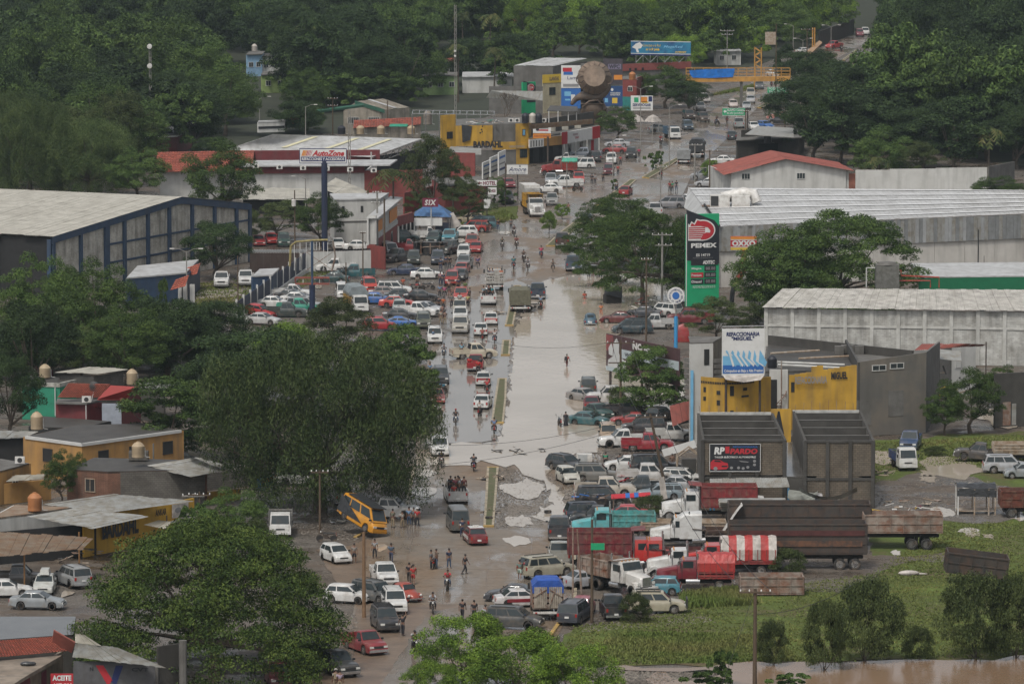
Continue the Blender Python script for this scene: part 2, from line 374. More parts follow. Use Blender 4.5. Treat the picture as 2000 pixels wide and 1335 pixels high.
PUD=[(1015,1018,30),(1020,955,45),(1080,1005,40),(1860,912,62),(1812,935,20),(1905,952,26),(1895,1038,22),(1845,1000,26),(1930,1048,14),(1812,925,18),(1725,895,40),(1990,1010,18),(830,960,30),(1750,1080,12),(1560,1320,20),(1290,1325,30),(830,925,25),(985,455,16),(1100,560,30),(900,470,14),(960,405,12),(1340,330,25),(1380,330,18),(1260,445,16),(1205,1040,10),(130,1160,16),(745,1070,18),(1010,1055,26),(620,560,12),(780,500,14),(1965,815,60)]
pm=[]
for i,(u,v,w)in enumerate(PUD):
 c=G(u,v);a=w/S(v);pts=[(c.x+a*mC(k*PI/7)*pr.uniform(.6,1.15),c.y+a*3.0*mS(k*PI/7)*pr.uniform(.6,1.1))for k in range(14)]
 Zy('puddle',Zh('puddle',pts,.058+.0005*(i%5),By if v>1300 else B7,i+1,.25,.8))
# the field of grass on the right
def mat_grass(name,a,b_,c_):
 m=bM.new(name);m.use_nodes=True;t=m.node_tree;N=t.nodes;L=t.links;b=N['Principled BSDF'];S0(b,'Roughness',.85)
 S0(b,'Specular IOR Level',.1)
 tc=N.new('ShaderNodeTexCoord')
 n=N.new('ShaderNodeTexNoise');S0(n,'Scale',.12);S0(n,'Detail',9);S0(n,'Roughness',.68);L.new(tc.outputs['Object'],n.inputs['Vector'])
 r=N.new('ShaderNodeValToRGB');e=r.color_ramp.elements;e[0].position=.36;e[0].color=rgb(a);e[1].position=.66;e[1].color=rgb(c_);x=e.new(.52);x.color=rgb(b_)
 L.new(n.outputs[0],r.inputs[0]);L.new(r.outputs[0],b.inputs['Base Color'])
 nb=N.new('ShaderNodeTexNoise');S0(nb,'Scale',2.5);S0(nb,'Detail',6);L.new(tc.outputs['Object'],nb.inputs['Vector'])
 bp=N.new('ShaderNodeBump');S0(bp,'Distance',.3);S0(bp,'Strength',.8);L.new(nb.outputs[0],bp.inputs['Height']);L.new(bp.outputs[0],b.inputs['Normal'])
 return m
B6=mat_grass('field_ground',(.11,.085,.05),(.08,.105,.03),(.125,.165,.04))
FIELD=[(1090,1260),(1120,1225),(1330,1190),(1440,1165),(1570,1130),(1700,1110),(1700,1000),(1700,860),(1840,850),(2300,835),(2300,1275),(1990,1285),(1700,1292),(1560,1294),(1470,1290),(1380,1296),(1180,1300),(1110,1290)]
fld=[(p.x,p.y)for p in(G(*q)for q in FIELD)]
Zy('grass_field',Zh('grass_field',fld,.02,B6,21,.7,2))
Cj=mat('grass_blade',(.095,.135,.03),.8,var=.4,scale=.12,col2=(.15,.145,.05),island=.35,spec=.2)
def tufts(name,poly,n,h,seed,bias=None,m=None):
 r=np.random.RandomState(seed);P=[G(*q)for q in poly];px=[(p.x,p.y)for p in P]
 x0,x1=min(p[0]for p in px),max(p[0]for p in px);y0,y1=min(p[1]for p in px),max(p[1]for p in px)
 pts=[]
 rr=rR(seed)
 while len(pts)<n:
  x,y=rr.uniform(x0,x1),rr.uniform(y0,y1)
  if abs(x)>y*.105:continue
  if inpoly(x,y,px)and(mS(x*.35+seed)*mS(y*.11)+rr.random()*1.3>.15):pts.append((x,y))
 A=np.array(pts);k=4;B=np.repeat(A,k,0);N_=len(B)
 ang=r.uniform(0,2*PI,N_);hh=h*r.uniform(.45,1.25,N_);w=.05+.06*r.rand(N_);lean=r.uniform(.1,.7,N_)*hh
 bx,by=B[:,0]+r.normal(0,.16,N_),B[:,1]+r.normal(0,.16,N_)
 la=ang+r.uniform(-.6,.6,N_)
 V=np.stack([np.stack([bx-w*np.sin(ang),by+w*np.cos(ang),np.full(N_,.0)],1),np.stack([bx+w*np.sin(ang),by-w*np.cos(ang),np.full(N_,.0)],1),np.stack([bx+lean*np.cos(la),by+lean*np.sin(la),hh],1)],1).reshape(-1,3)
 me=npmesh(name,V,np.arange(N_*3).reshape(-1,3),m or Cj);return ZB(ZI(name,me))
tufts('grass',[(1120,1222),(1330,1195),(1560,1140),(1700,1120),(1850,1020),(2050,1020),(2050,1280),(1700,1290),(1480,1290),(1180,1300),(1105,1275)],15000,.12,4)
tufts('grass',[(1700,925),(1700,865),(1990,850),(2050,850),(2050,930),(1880,905)],3500,.16,7)
tufts('tall_grass',[(1140,1270),(1230,1235),(1500,1240),(1560,1290),(1470,1292),(1180,1298)],6000,.24,5)
tufts('grass',[(1330,1160),(1440,1152),(1480,1180),(1330,1190)],2500,.5,6)
tufts('grass',[(380,555),(640,520),(640,545),(470,600),(380,600)],1500,.25,8)
tufts('roadside_grass',[(900,438),(985,412),(1010,425),(950,447)],900,.4,9)
tufts('roadside_grass',[(1390,186),(1480,165),(1478,172),(1400,186)],700,.5,10)
Zy('rubble_ground',Zh('rubble_ground',[(p.x,p.y)for p in(G(*q)for q in[(1700,945),(1800,925),(1880,930),(1990,955),(2030,975),(1990,1015),(1900,1020),(1830,1012),(1700,1010)])],.034,Bl,31,.8,2))
Zy('wheel_mud',Zh('wheel_mud',[(p.x,p.y)for p in(G(*q)for q in[(1550,1150),(1560,1110),(1640,1095),(1800,1080),(1850,1072),(1860,1088),(1730,1112),(1700,1135),(1620,1160)])],.034,Bl,32,.8,2))
Ch=mat('river_stones',(.15,.132,.11),.7,var=.3,scale=.3,island=.5,col2=(.09,.075,.06))
def stones(name,poly,n,s0,s1,seed,m=None):
 rr=rR(seed);P=[G(*q)for q in poly];px=[(p.x,p.y)for p in P]
 x0,x1=min(p[0]for p in px),max(p[0]for p in px);y0,y1=min(p[1]for p in px),max(p[1]for p in px)
 V,F=[],[];k=0;tries=0
 oc=[(1,0,0),(0,1,0),(-1,0,0),(0,-1,0),(0,0,1)]
 while k<n and tries<n*30:
  tries+=1;x,y=rr.uniform(x0,x1),rr.uniform(y0,y1)
  if not inpoly(x,y,px):continue
  s=rr.uniform(s0,s1)*rr.uniform(.5,1.2);o=len(V)
  a=rr.uniform(0,PI);ca,sa=mC(a),mS(a)
  for q in oc:
   f=s*rr.uniform(.7,1.2);V.append((x+(q[0]*ca-q[1]*sa)*f,y+(q[0]*sa+q[1]*ca)*f,q[2]*f*.6+.02))
  F+=[(o,o+1,o+4),(o+1,o+2,o+4),(o+2,o+3,o+4),(o+3,o,o+4)];k+=1
 return ZB(ZI(name,npmesh(name,V,F,m or Ch)))
stones('gravel',[(520,1290),(560,1190),(700,1200),(690,1290),(600,1335),(520,1335)],5000,.05,.14,1)
stones('gravel',[(560,930),(790,930),(785,1010),(700,1060),(560,1040)],4000,.05,.14,2)
stones('gravel',[(1100,880),(1380,860),(1380,960),(1180,1000),(1100,990),(1060,940)],5000,.05,.15,3)
stones('gravel',[(950,912),(1000,912),(1090,950),(1060,1030),(965,1032),(972,960)],4500,.04,.13,4)
stones('gravel',[(640,560),(850,550),(870,640),(640,640)],3000,.05,.14,5)
stones('gravel',[(1140,1305),(1400,1315),(1420,1335),(1100,1335)],4000,.05,.17,6)
stones('gravel',[(1180,1190),(1350,1190),(1400,1215),(1130,1235)],1200,.05,.12,7)
stones('gravel',[(1700,935),(1900,930),(1990,960),(1960,1010),(1700,1000)],1800,.06,.16,8)
stones('gravel',[(980,745),(996,745),(1000,800),(990,826),(984,826)],700,.05,.12,9)
stones('gravel',[(840,745),(900,740),(890,790),(835,790)],700,.04,.10,10)
# vegetation
def leafmat(name,a,b_,c_,sc=.35):
 m=bM.new(name);m.use_nodes=True;t=m.node_tree;N=t.nodes;L=t.links;b=N['Principled BSDF']
 S0(b,'Roughness',.6);S0(b,'Specular IOR Level',.12)
 tc=N.new('ShaderNodeTexCoord');oi=N.new('ShaderNodeObjectInfo');gi=N.new('ShaderNodeNewGeometry')
 n=N.new('ShaderNodeTexNoise');S0(n,'Scale',sc);S0(n,'Detail',3);L.new(tc.outputs['Object'],n.inputs['Vector'])
 ad=N.new('ShaderNodeMath');ad.operation='MULTIPLY_ADD';S0(ad,1,.45);L.new(gi.outputs['Random Per Island'],ad.inputs[0]);L.new(n.outputs[0],ad.inputs[2])
 r=N.new('ShaderNodeValToRGB');e=r.color_ramp.elements;e[0].position=.42;e[0].color=rgb(a);e[1].position=.98;e[1].color=rgb(c_);x=e.new(.7);x.color=rgb(b_)
 L.new(ad.outputs[0],r.inputs[0])
 hv=N.new('ShaderNodeHueSaturation');L.new(r.outputs[0],hv.inputs['Color'])
 mr=N.new('ShaderNodeMapRange');S0(mr,3,.75);S0(mr,4,1.3);L.new(oi.outputs['Random'],mr.inputs[0]);L.new(mr.outputs[0],hv.inputs['Value'])
 L.new(hv.outputs[0],b.inputs['Base Color']);return m
B8=leafmat('leaf_dark',(.009,.018,.007),(.021,.038,.013),(.045,.072,.023))
Bs=leafmat('leaf_mid',(.017,.034,.009),(.042,.074,.018),(.09,.135,.034))
Cb=leafmat('leaf_bright',(.03,.06,.010),(.085,.15,.02),(.17,.25,.035))
B5=leafmat('leaf_olive',(.018,.028,.009),(.042,.058,.018),(.085,.105,.036))
Cx=leafmat('leaf_umbrella',(.012,.024,.006),(.034,.058,.012),(.085,.115,.024))
Ct=leafmat('leaf_weeping',(.014,.028,.009),(.042,.068,.02),(.10,.13,.042))
Cs=leafmat('leaf_palm',(.018,.032,.010),(.045,.065,.018),(.10,.095,.035))
B2=mat('bark',(.09,.07,.052),.85,var=.4,scale=3,bump=.6,bscale=10)
def crown_mesh(name,R0,H0,style,ncl,nlf,ls,m,seed):
 """clumps of leaf-sized faces spread through a crown of half width R0, height H0; origin at the foot of the crown"""
 r=np.random.RandomState(seed);cl=[];i=0
 while len(cl)<ncl and i<ncl*40:
  i+=1
  a=r.uniform(0,2*PI)
  if style=='umbrella':
   q=mQ(r.rand());lob=1+.14*mS(3*a+seed)+.08*mS(7*a);z=H0*(.09+.82*(1-q**3.0))+r.normal(0,.045*H0)
   if r.rand()<.34:z-=r.uniform(.1,.55)*H0
   cl.append((R0*q*lob*mC(a),R0*q*lob*mS(a),max(z,.05*H0),R0*r.uniform(.10,.19),.42))
  elif style=='weep':
   q=r.rand()**.5;th=r.uniform(-.1,1.0);lob=1+.12*mS(3*a+seed)
   z=H0*(.5+.48*mS(th*PI/2)*mQ(max(0,1-q*q*.8)))
   if r.rand()<.42:z=H0*r.uniform(.10,.55);q=r.uniform(.45,1.02)
   cl.append((R0*q*lob*mC(a),R0*q*lob*mS(a),z,R0*r.uniform(.11,.19),1.25))
  elif style=='tier':
   k=r.randint(0,5);f=k/4;z=H0*(.12+.8*f)+r.normal(0,.06*H0);Rk=R0*(1-.5*f**1.6);q=mQ(r.uniform(.05,1))
   cl.append((Rk*q*mC(a),Rk*q*mS(a),z,R0*r.uniform(.16,.24),.5))
  elif style=='loose':
   u=r.uniform(-.75,1);q=mQ(1-u*u)*r.uniform(.3,1.05);lob=1+.22*mS(2*a+seed)+.15*mS(5*a+seed*2)
   cl.append((R0*q*lob*mC(a),R0*q*lob*mS(a),H0*(.5+.5*u*r.uniform(.75,1.05)),R0*r.uniform(.13,.24),.8))
  else:
   u=r.uniform(-.8,1);rr_=r.uniform(.55,1);q=mQ(1-u*u)*rr_;lob=1+.10*mS(3*a+seed)+.07*mS(6*a+seed)
   cl.append((R0*q*lob*mC(a),R0*q*lob*mS(a),H0*(.5+.47*u*(rr_*.5+.5)),R0*r.uniform(.15,.27),.75))
 cl=np.array(cl);idx=r.choice(len(cl),nlf,p=cl[:,3]**2/np.sum(cl[:,3]**2));c=cl[idx]
 d=r.normal(size=(nlf,3));d[:,2]=np.abs(d[:,2])*.9-.28*(r.rand(nlf));d/=np.linalg.norm(d,axis=1)[:,None]
 rad=c[:,3]*r.uniform(.45,1.08,nlf)**.6
 P=np.stack([c[:,0]+d[:,0]*rad,c[:,1]+d[:,1]*rad,c[:,2]+d[:,2]*rad*c[:,4]],1)
 if style=='weep':P[:,2]-=(r.rand(nlf)**2)*c[:,3]*.9
 nrm=d*.75+r.normal(size=(nlf,3))*.55+np.array([0,0,.55]);nrm/=np.linalg.norm(nrm,axis=1)[:,None]
 t=np.cross(nrm,r.normal(size=(nlf,3)));t/=np.linalg.norm(t,axis=1)[:,None];b=np.cross(nrm,t)
 s=ls*r.uniform(.6,1.35,nlf)[:,None];el=2.3 if style=='weep' else 1.35
 if style=='weep':t=t*.6+np.array([0,0,-.8])*r.uniform(.2,1,nlf)[:,None];t/=np.linalg.norm(t,axis=1)[:,None]
 V=np.stack([P-t*s*el,P-b*s*.5,P+t*s*el,P+b*s*.5],1).reshape(-1,3);V[:,2]=np.maximum(V[:,2],.03)
 return npmesh(name,V,np.arange(nlf*4).reshape(-1,4),m),cl
def trunk_mesh(name,h,r0,cl,seed,nl=7,limb=.45,lift=0):
 r=rR(seed);b=MB();pts=[(0,0,0),(r.uniform(-.2,.2),r.uniform(-.2,.2),h*.5),(r.uniform(-.3,.3),r.uniform(-.3,.3),h)]
 b.tube([(0,0,-.1)]+[(p[0],p[1],p[2])for p in pts[1:]],[r0*1.25,r0*.9,r0*.7],8)
 top=Vector(pts[-1])
 for k in range(nl):
  c=Vector(cl[r.randrange(len(cl))][:3]);c.z+=h+lift;mid=top.lerp(c,.5)+Vector((0,0,-.08*c.z+r.uniform(0,.4)))
  b.tube([top+Vector((0,0,-.3)),mid,top.lerp(c,.93)],[r0*limb,r0*limb*.6,r0*.1],5)
 return b.mesh(B2,40)
TREES={}
def ZC(key,R0,H0,th,tr,style,ncl,nlf,ls,m,seed,lift=0,nl=7):
 me,cl=crown_mesh('crown_'+key,R0,H0,style,ncl,nlf,ls,m,seed)
 TREES[key]=(me,trunk_mesh('trunk_'+key,th,tr,cl,seed,nl,.45,lift),R0,H0,th,lift)
ZC('mango',5,7,1.8,.35,'round',75,30000,.085,B8,1,-.6)
ZC('broad',5,7.5,2.2,.3,'round',70,30000,.085,Bs,2,-.8)
ZC('open',5,8,2.5,.25,'loose',60,22000,.085,B5,3,-1.0)
ZC('bright',5,6.5,1.2,.25,'round',85,30000,.085,Cb,4,-.9)
ZC('almond',5,6.5,1.6,.25,'tier',90,26000,.10,Bs,5,-.7)
ZC('poinciana',11.5,10.5,2.6,.5,'umbrella',430,140000,.10,Cx,6,-2.3,14)
ZC('weeping',9.5,13,3.2,.55,'weep',260,150000,.068,Ct,7,-3.0,16)
ZC('far',5,7.5,1.5,.25,'round',40,11000,.15,B8,8,-.9)
ZC('far_loose',5,8,1.5,.25,'loose',40,10000,.15,Bs,9,-1.0)
ZC('acacia',7,7,3.0,.3,'umbrella',200,62000,.075,Bs,10,-1.6,12)
ZC('bush',1.6,1.8,.2,.06,'loose',22,2600,.10,Bs,11,-.15,5)
ZC('darkbush',3.6,3.4,.2,.08,'round',60,20000,.065,B5,12,-.5,6)
def tree(key,loc,w,h,name='tree',label='',cat='tree',group=None,rz=0,th=None,tint=None):
 """w = crown width, h = total height in metres"""
 me,tm,R0,H0,T0,lift=TREES[key]
 t=Za(name,label,cat,loc,rz,group);sx=w/2/R0;sz=h/(T0+H0+lift)
 a=ZI('crown',me,t,(0,0,(T0+lift)*sz));a.scale=(sx,sx,sz)
 b=ZI('trunk',tm,t);b.scale=(sx,sx,sz)
 return t
def tree_px(key,u,vb,vt,wpx,label,name='tree',cat='tree',group=None,rz=None,zb=0):
 """foot at column u, row vb; top at row vt; crown wpx wide"""
 s=S(vb);return tree(key,G(u,vb,zb),wpx/s,(vb-vt)/s,name,label,cat,group,R.uniform(0,6.28)if rz is None else rz)
def palm_mesh(seed,n=18,fl=3.2,droop=1.0):
 r=np.random.RandomState(seed);b=MB()
 for k in range(n):
  a=2*PI*k/n+r.uniform(-.2,.2);up=r.uniform(-.25,.95);L_=fl*r.uniform(.8,1.1);pts=[]
  for i in range(8):
   s=i/7;x=L_*s*mC(up*.9)*(1-.12*s*s);z=L_*(mS(up*.9)*s-droop*.75*s*s)
   pts.append(Vector((x*mC(a),x*mS(a),z)))
  side=Vector((-mS(a),mC(a),0))
  for i in range(7):
   p,q=pts[i],pts[i+1];w=.62*mS(PI*(i+.9)/8.2)+.12
   for sg in(1,-1):
    for j in range(2):
     p0=p.lerp(q,j*.5);p1=p.lerp(q,j*.5+.32);tip=p0 .lerp(q,.8)+side*sg*w*r.uniform(.8,1.1)+Vector((0,0,-w*.45))
     b.add([p0,p1,tip+(q-p)*.15,tip],[(0,1,2,3)],0)
 return b.mesh(Cs)
PALMS=[palm_mesh(s)for s in(1,2,3)]
def palm(u,vb,vt,label,k=0,sc=1.0,lean=.4,group=None):
 s=S(vb);h=(vb-vt)/s-1.0*sc;t=Za('coconut_palm',label,'palm tree',G(u,vb),R.uniform(0,6),group)
 ZI('trunk',MB().tube([(0,0,0),(lean*.3,0,h*.35),(lean*.8,0,h*.7),(lean,0,h)],[.22,.16,.13,.11],7).mesh(B2,40),t)
 f=ZI('fronds',PALMS[k%3],t,(lean,0,h));f.scale=(sc,)*3
 b=MB()
 for i in range(5):b.sphere((lean+.22*mC(i*1.3),.22*mS(i*1.3),h-.25),.14,6)
 ZI('coconuts',b.mesh(mat('coconut',(.12,.10,.03),.6),60),t)
 return t
# trees that can be told apart
T=tree_px
T('poinciana',418,1318,1016,485,'huge feathery umbrella tree filling the lower left above parked cars','umbrella_tree')
T('weeping',625,1000,658,435,'huge drooping fine leaved tree at the left road edge','weeping_tree')
T('bright',905,1345,1196,175,'bright green bushy tree at the bottom centre','bushy_tree');T('bright',1010,1385,1232,230,'lower bright green tree right of the bottom centre one','bushy_tree');T('bright',1120,1400,1255,170,'spreading bright bush at the bottom beside the gravel bank','bushy_tree');T('bright',850,1395,1290,120,'low bright bush at the bottom left of the centre tree','bushy_tree')
T('mango',505,800,640,260,'dark mango tree with pale new shoots above the drooping tree','mango_tree');T('mango',420,850,690,190,'glossy mango tree left of the drooping tree','mango_tree');T('bright',560,770,632,180,'brighter mango crown with pale shoots in front of the silver car roofs','mango_tree')
T('almond',335,900,742,240,'broad tiered tree beside the maroon house','tiered_tree');T('open',665,730,580,170,'dark reddish bush hiding cars below the wrecked sign');T('almond',790,790,640,135,'leafy roadside tree above the drooping tree by the queue');T('broad',740,770,655,130,'roadside tree left of the leafy one by the queue')
T('mango',422,545,432,142,'round dark mango tree in front of the blue pillared gable','mango_tree')
T('broad',195,720,512,170,'tall yellow green tree in the middle of the left wood');T('broad',75,700,500,150,'bushy tree left of the tall yellow green one');T('mango',330,740,580,190,'dark tree below the blue office');T('mango',425,720,585,150,'dark crown beside the blue fence end');T('mango',60,780,590,190,'dark tree mass at the left edge above the green house');T('mango',20,860,690,130,'very dark tree left of the green house');T('broad',250,760,600,170,'deep green tree between the yellow green tree and the office');T('open',160,745,640,130,'light bamboo like shrub above the block house');T('broad',130,640,520,100,'low tree in front of the blue pillared warehouse');T('bush',320,610,545,28,'slim climbing shrub on the office wall')
T('broad',120,985,880,75,'feathery small tree in front of the brick house');T('broad',150,975,885,60,'second feathery small tree left of the brick house window');T('broad',455,1085,955,130,'green shrubs behind the umbrella tree crown');T('bush',385,1060,985,60,'shrub beside the yellow ANKAR wall');T('open',510,1120,1010,70,'yellowish banana like shrub at the umbrella tree edge')
T('broad',432,432,276,155,'dense green tree between the tiled villa and the long shop');T('broad',268,395,292,120,'spreading low tree left of the tiled villa');T('open',540,470,392,140,'green trees below the long white shop wall');T('broad',625,480,380,110,'leafy tree right of the tall sign column');T('open',480,480,400,90,'tree at the right end of the blue pillared gable')
T('open',845,430,262,130,'tall wispy dark tree in front of the yellow shop');T('open',915,446,352,95,'dark wispy tree before the terracotta wall');T('open',820,446,372,60,'wispy tree behind the blue stall roof');T('open',885,420,300,80,'wispy lower tree beside the hotel wall')
T('acacia',1205,520,380,185,'wispy acacia spreading over the flood, left one of two','acacia_tree');T('acacia',1255,595,410,215,'larger wispy acacia over the flood beside the concrete pole','acacia_tree');T('weeping',1330,580,425,90,'drooping tree directly left of the tall fuel sign','weeping_tree');T('acacia',1185,560,420,120,'low drooping limb of acacia reaching to the water','acacia_tree')
T('almond',1270,812,682,160,'glossy tiered tree in the flood below the campaign billboard','tiered_tree')
T('acacia',1640,640,412,330,'wide spreading dark tree in front of the grey warehouse','rain_tree');T('broad',1510,635,458,160,'left part tree of the wide pair before the grey warehouse','rain_tree');T('broad',1560,640,440,200,'middle dark tree before the grey warehouse','rain_tree')
T('open',1400,672,580,120,'feathery bush behind the blue hose billboard');T('open',1480,678,590,110,'feathery bush right of the one behind the hose billboard');T('broad',1575,690,632,80,'first rounded shrub along the whitewashed wall');T('broad',1640,690,636,80,'second rounded shrub along the whitewashed wall');T('broad',1700,692,645,80,'third rounded shrub along the whitewashed wall');T('bush',1855,676,655,50,'small shrub behind the red brown annexe roof')
T('broad',1895,845,720,130,'creeper covered wall of green vines right of the collapsed porch','vine_mass');T('broad',1845,850,760,80,'lower vine clump beside the rendered building','vine_mass');T('broad',1960,790,715,90,'vine clump over the dark wet wall','vine_mass')
T('darkbush',1690,1290,1135,150,'large dark thicket standing at the river edge','thicket');T('darkbush',1610,1310,1180,100,'left dark thicket with bare stem in the river','thicket');T('darkbush',1905,1285,1125,160,'right dark thicket below the tilted black tipper body','thicket');T('darkbush',1795,1288,1225,70,'low dark shrub on the river bank between two thickets','thicket');T('darkbush',1985,1285,1130,120,'thicket cut by the right picture edge','thicket');T('darkbush',1510,1300,1215,70,'flattened dark shrub right of the field pole','thicket');T('bush',1410,1345,1270,60,'creeper shrub at the foot of the stay cable');T('bush',1380,1350,1310,90,'leafy shrub at the bottom left of the field pole');T('bush',1540,1350,1315,80,'leafy shrub at the bottom right of the field pole')
T('darkbush',1240,1215,1160,70,'washed up branches over the black pickup','branch_pile');T('darkbush',1540,1120,1072,80,'branches caught in front of the sooty trailer','branch_pile');T('darkbush',1270,1005,968,80,'brown branch pile before the white tractor','branch_pile');T('darkbush',1205,790,755,40,'leaf litter caught beside the dark green saloon','branch_pile');T('darkbush',1830,890,872,50,'low pile of branches behind the dark blue pickup','branch_pile')
T('bright',1098,428,398,28,'small round tree on the median, right one of two','street_tree');T('bright',1072,455,412,34,'small round tree on the median, left one of two','street_tree');T('broad',1207,275,208,80,'round street tree beside the giant statue','street_tree');T('bush',1275,332,300,30,'clipped mushroom shaped shrub on the median','clipped_shrub');T('bush',1287,320,295,24,'smaller clipped shrub behind the mushroom shaped one','clipped_shrub');T('bush',1201,372,350,20,'little clipped tree on the shaded median','clipped_shrub');T('bright',1390,352,312,36,'small tree before the red roofed white house');T('broad',1495,368,316,28,'left papaya like tree against the white house wall','papaya_tree');T('broad',1519,368,314,26,'right papaya like tree against the white house wall','papaya_tree')
T('broad',1300,210,130,110,'dark street trees left of the footbridge');T('mango',1345,222,158,90,'dark round tree below the footbridge end');T('bush',985,400,372,40,'garden shrub under the hotel sign');T('bush',940,425,402,30,'garden shrub by the fallen banner');T('broad',965,395,345,50,'light green tree beside the Amore sign')
T('mango',1585,190,98,150,'dark tree at the left front of the right wood by the road');T('far',1540,165,88,60,'round tree beside the yellow stair tower');T('broad',1720,365,250,120,'brighter tree behind the long white wall');T('open',1800,370,275,100,'bush rising over the long white wall');T('broad',1950,400,345,110,'bush right of the compound wall end')
t=Za('bare_tree','leafless twiggy tree beside the small distant fuel sign','tree',G(985,262));b=MB();r=rR(2)
def br(p,d,L_,r_,k):
 q=p+d*L_;b.tube([p,q],[r_,r_*.6],4,cap=False)
 if k:
  for i in range(3):br(q,(d+V3((r.uniform(-.8,.8),r.uniform(-.8,.8),r.uniform(-.1,.5)))).normalized(),L_*.72,r_*.6,k-1)
br(V3((0,0,0)),V3((0,0,1)),2.6,.22,5);ZI('branches',b.mesh(B2),t)
palm(768,480,318,'large coconut palm in front of the terracotta wall',0,1.35,.6);palm(955,150,20,'coconut palm at the top centre of the slope',1,1.1);palm(905,120,18,'coconut palm left of the top centre one',2,1.1);palm(965,190,85,'browning coconut palm below the top centre ones',1,1.05);palm(895,200,80,'coconut palm beside the very tall mast',0,1.0);palm(600,190,38,'coconut palm above the dark left wood',2,1.2);palm(1980,330,215,'coconut palm at the right edge of the wood',1,1.1);palm(1930,340,240,'low palm left of the right edge one',2,1.1);palm(1716,372,300,'young palm behind the long white wall',0,.9)
def Zo(pts,key,w,h,lab,grp,name='woodland_tree'):
 for i,(u,v)in enumerate(pts):
  k=key[i%len(key)];tree(k,G(u,v),w*R.uniform(.85,1.25),h*R.uniform(.85,1.2),name,lab,'tree',grp,R.uniform(0,6))
Zo([(60,385),(120,372),(175,385),(225,365),(30,365),(100,350),(160,345)],('weeping','open'),13,13,'olive fine leaved tree in the left wood behind the pale warehouse roof','olive trees behind the pale warehouse roof')
Zo([(592,212),(625,215),(660,205),(700,195),(740,205),(785,195),(640,180),(720,170),(600,165)],('mango','far'),13,15,'tall very dark tree in the clump above the gabled house','dark clump above the gabled house')
Zo([(1590,318),(1640,322),(1680,320),(1740,325),(1800,330),(1860,338),(1575,275),(1650,292),(1730,285),(1800,290),(1870,300),(1930,315),(1985,330),(1960,290),(1610,250),(1655,262),(1700,270),(1690,300),(1720,255)],('mango','far'),13,11,'dark tree at the front of the right hand wood','front of the right hand wood')
Zo([(380,300),(440,265),(330,275),(410,235),(350,240),(190,335)],('mango','broad'),13,12,'dark broadleaf tree behind the lattice mast','dark trees behind the lattice mast')
Zo([(1080,110),(1130,105),(1180,112),(1240,100),(1300,110),(1360,118),(1400,108),(1030,105),(1060,85),(1150,80),(1220,75)],('far_loose','bright'),12,11,'lighter green tree on the slope behind the giant statue','light trees behind the statue')
def forest(name,poly,n,keys,w,h,seed,colr=None):
 """a far wood that reads as one mass: crowns set on points by geometry nodes"""
 r=rR(seed);P=poly;x0,x1=min(p[0]for p in P),max(p[0]for p in P);y0,y1=min(p[1]for p in P),max(p[1]for p in P);pts=[];k=0
 while len(pts)<n and k<n*60:
  k+=1;u=r.uniform(x0,x1);v=y0+(y1-y0)*r.random()
  if not inpoly(u,v,P):continue
  p=G(u,v)
  if any(a<u<b and c_<v<d for a,b,c_,d in((445,580,140,300),(822,900,150,262),(900,1004,183,216),(990,1036,68,150),(262,325,120,400),(1390,1455,126,170),(150,200,150,215))):continue
  if any((p-q).length<w*.42 for q in pts):continue
  pts.append(p)
 for j,key in enumerate(keys):
  sub=pts[j::len(keys)];me=bE.new(name);me.from_pydata([tuple(p)for p in sub],[],[]);o=bO.new(name,me);COL.objects.link(o)
  at=me.attributes.new('scl','FLOAT_VECTOR','POINT');ar=me.attributes.new('rz','FLOAT_VECTOR','POINT');cm,_,R0,H0,T0,lift=TREES[key]
  for i in range(len(sub)):f=r.uniform(.8,1.35);at.data[i].vector=(w/2/R0*f*r.uniform(.85,1.2),w/2/R0*f,h/H0*f*r.uniform(.8,1.2));ar.data[i].vector=(0,0,r.uniform(0,6.28))
  src=next(q for q in COL.objects if q.name.startswith('crown')and q.data==cm)
  ng=bpy.data.node_groups.new(name,'GeometryNodeTree');ng.interface.new_socket('Geometry',in_out='INPUT',socket_type='NodeSocketGeometry');ng.interface.new_socket('Geometry',in_out='OUTPUT',socket_type='NodeSocketGeometry')
  N=ng.nodes;L=ng.links;gi,go=N.new('NodeGroupInput'),N.new('NodeGroupOutput');oi=N.new('GeometryNodeObjectInfo');S0(oi,'Object',src);S0(oi,'As Instance',True);oi.transform_space='ORIGINAL'
  ip=N.new('GeometryNodeInstanceOnPoints');a1=N.new('GeometryNodeInputNamedAttribute');a1 .data_type='FLOAT_VECTOR';a1 .inputs[0].default_value='scl';a2=N.new('GeometryNodeInputNamedAttribute');a2 .data_type='FLOAT_VECTOR';a2 .inputs[0].default_value='rz'
  L.new(gi.outputs[0],ip.inputs['Points']);L.new(oi.outputs['Geometry'],ip.inputs['Instance']);L.new(a1 .outputs[0],ip.inputs['Scale']);L.new(a2 .outputs[0],ip.inputs['Rotation']);L.new(ip.outputs[0],go.inputs[0])
  mo=o.modifiers.new('wood','NODES');mo.node_group=ng;ZB(o)
T('far',-60,300,200,90,'tree outside the left edge of the wood');T('far_loose',-70,250,150,90,'loose tree outside the left edge of the wood')
forest('woodland',[(-80,355),(240,340),(400,300),(470,240),(520,150),(1000,100),(1000,-60),(-80,-60)],210,('far','broad','far_loose','mango'),14,13,1)
forest('woodland',[(560,150),(830,120),(1040,95),(1480,90),(1590,70),(1620,-40),(560,-60)],150,('far_loose','far','broad'),12,11,2)
forest('woodland',[(1745,300),(2080,335),(2080,-60),(1755,-60),(1752,120)],150,('far','mango','far_loose'),14,14,3)
forest('woodland',[(-60,740),(20,690),(200,670),(460,690),(440,740),(100,745)],16,('mango','broad'),8,5,4)
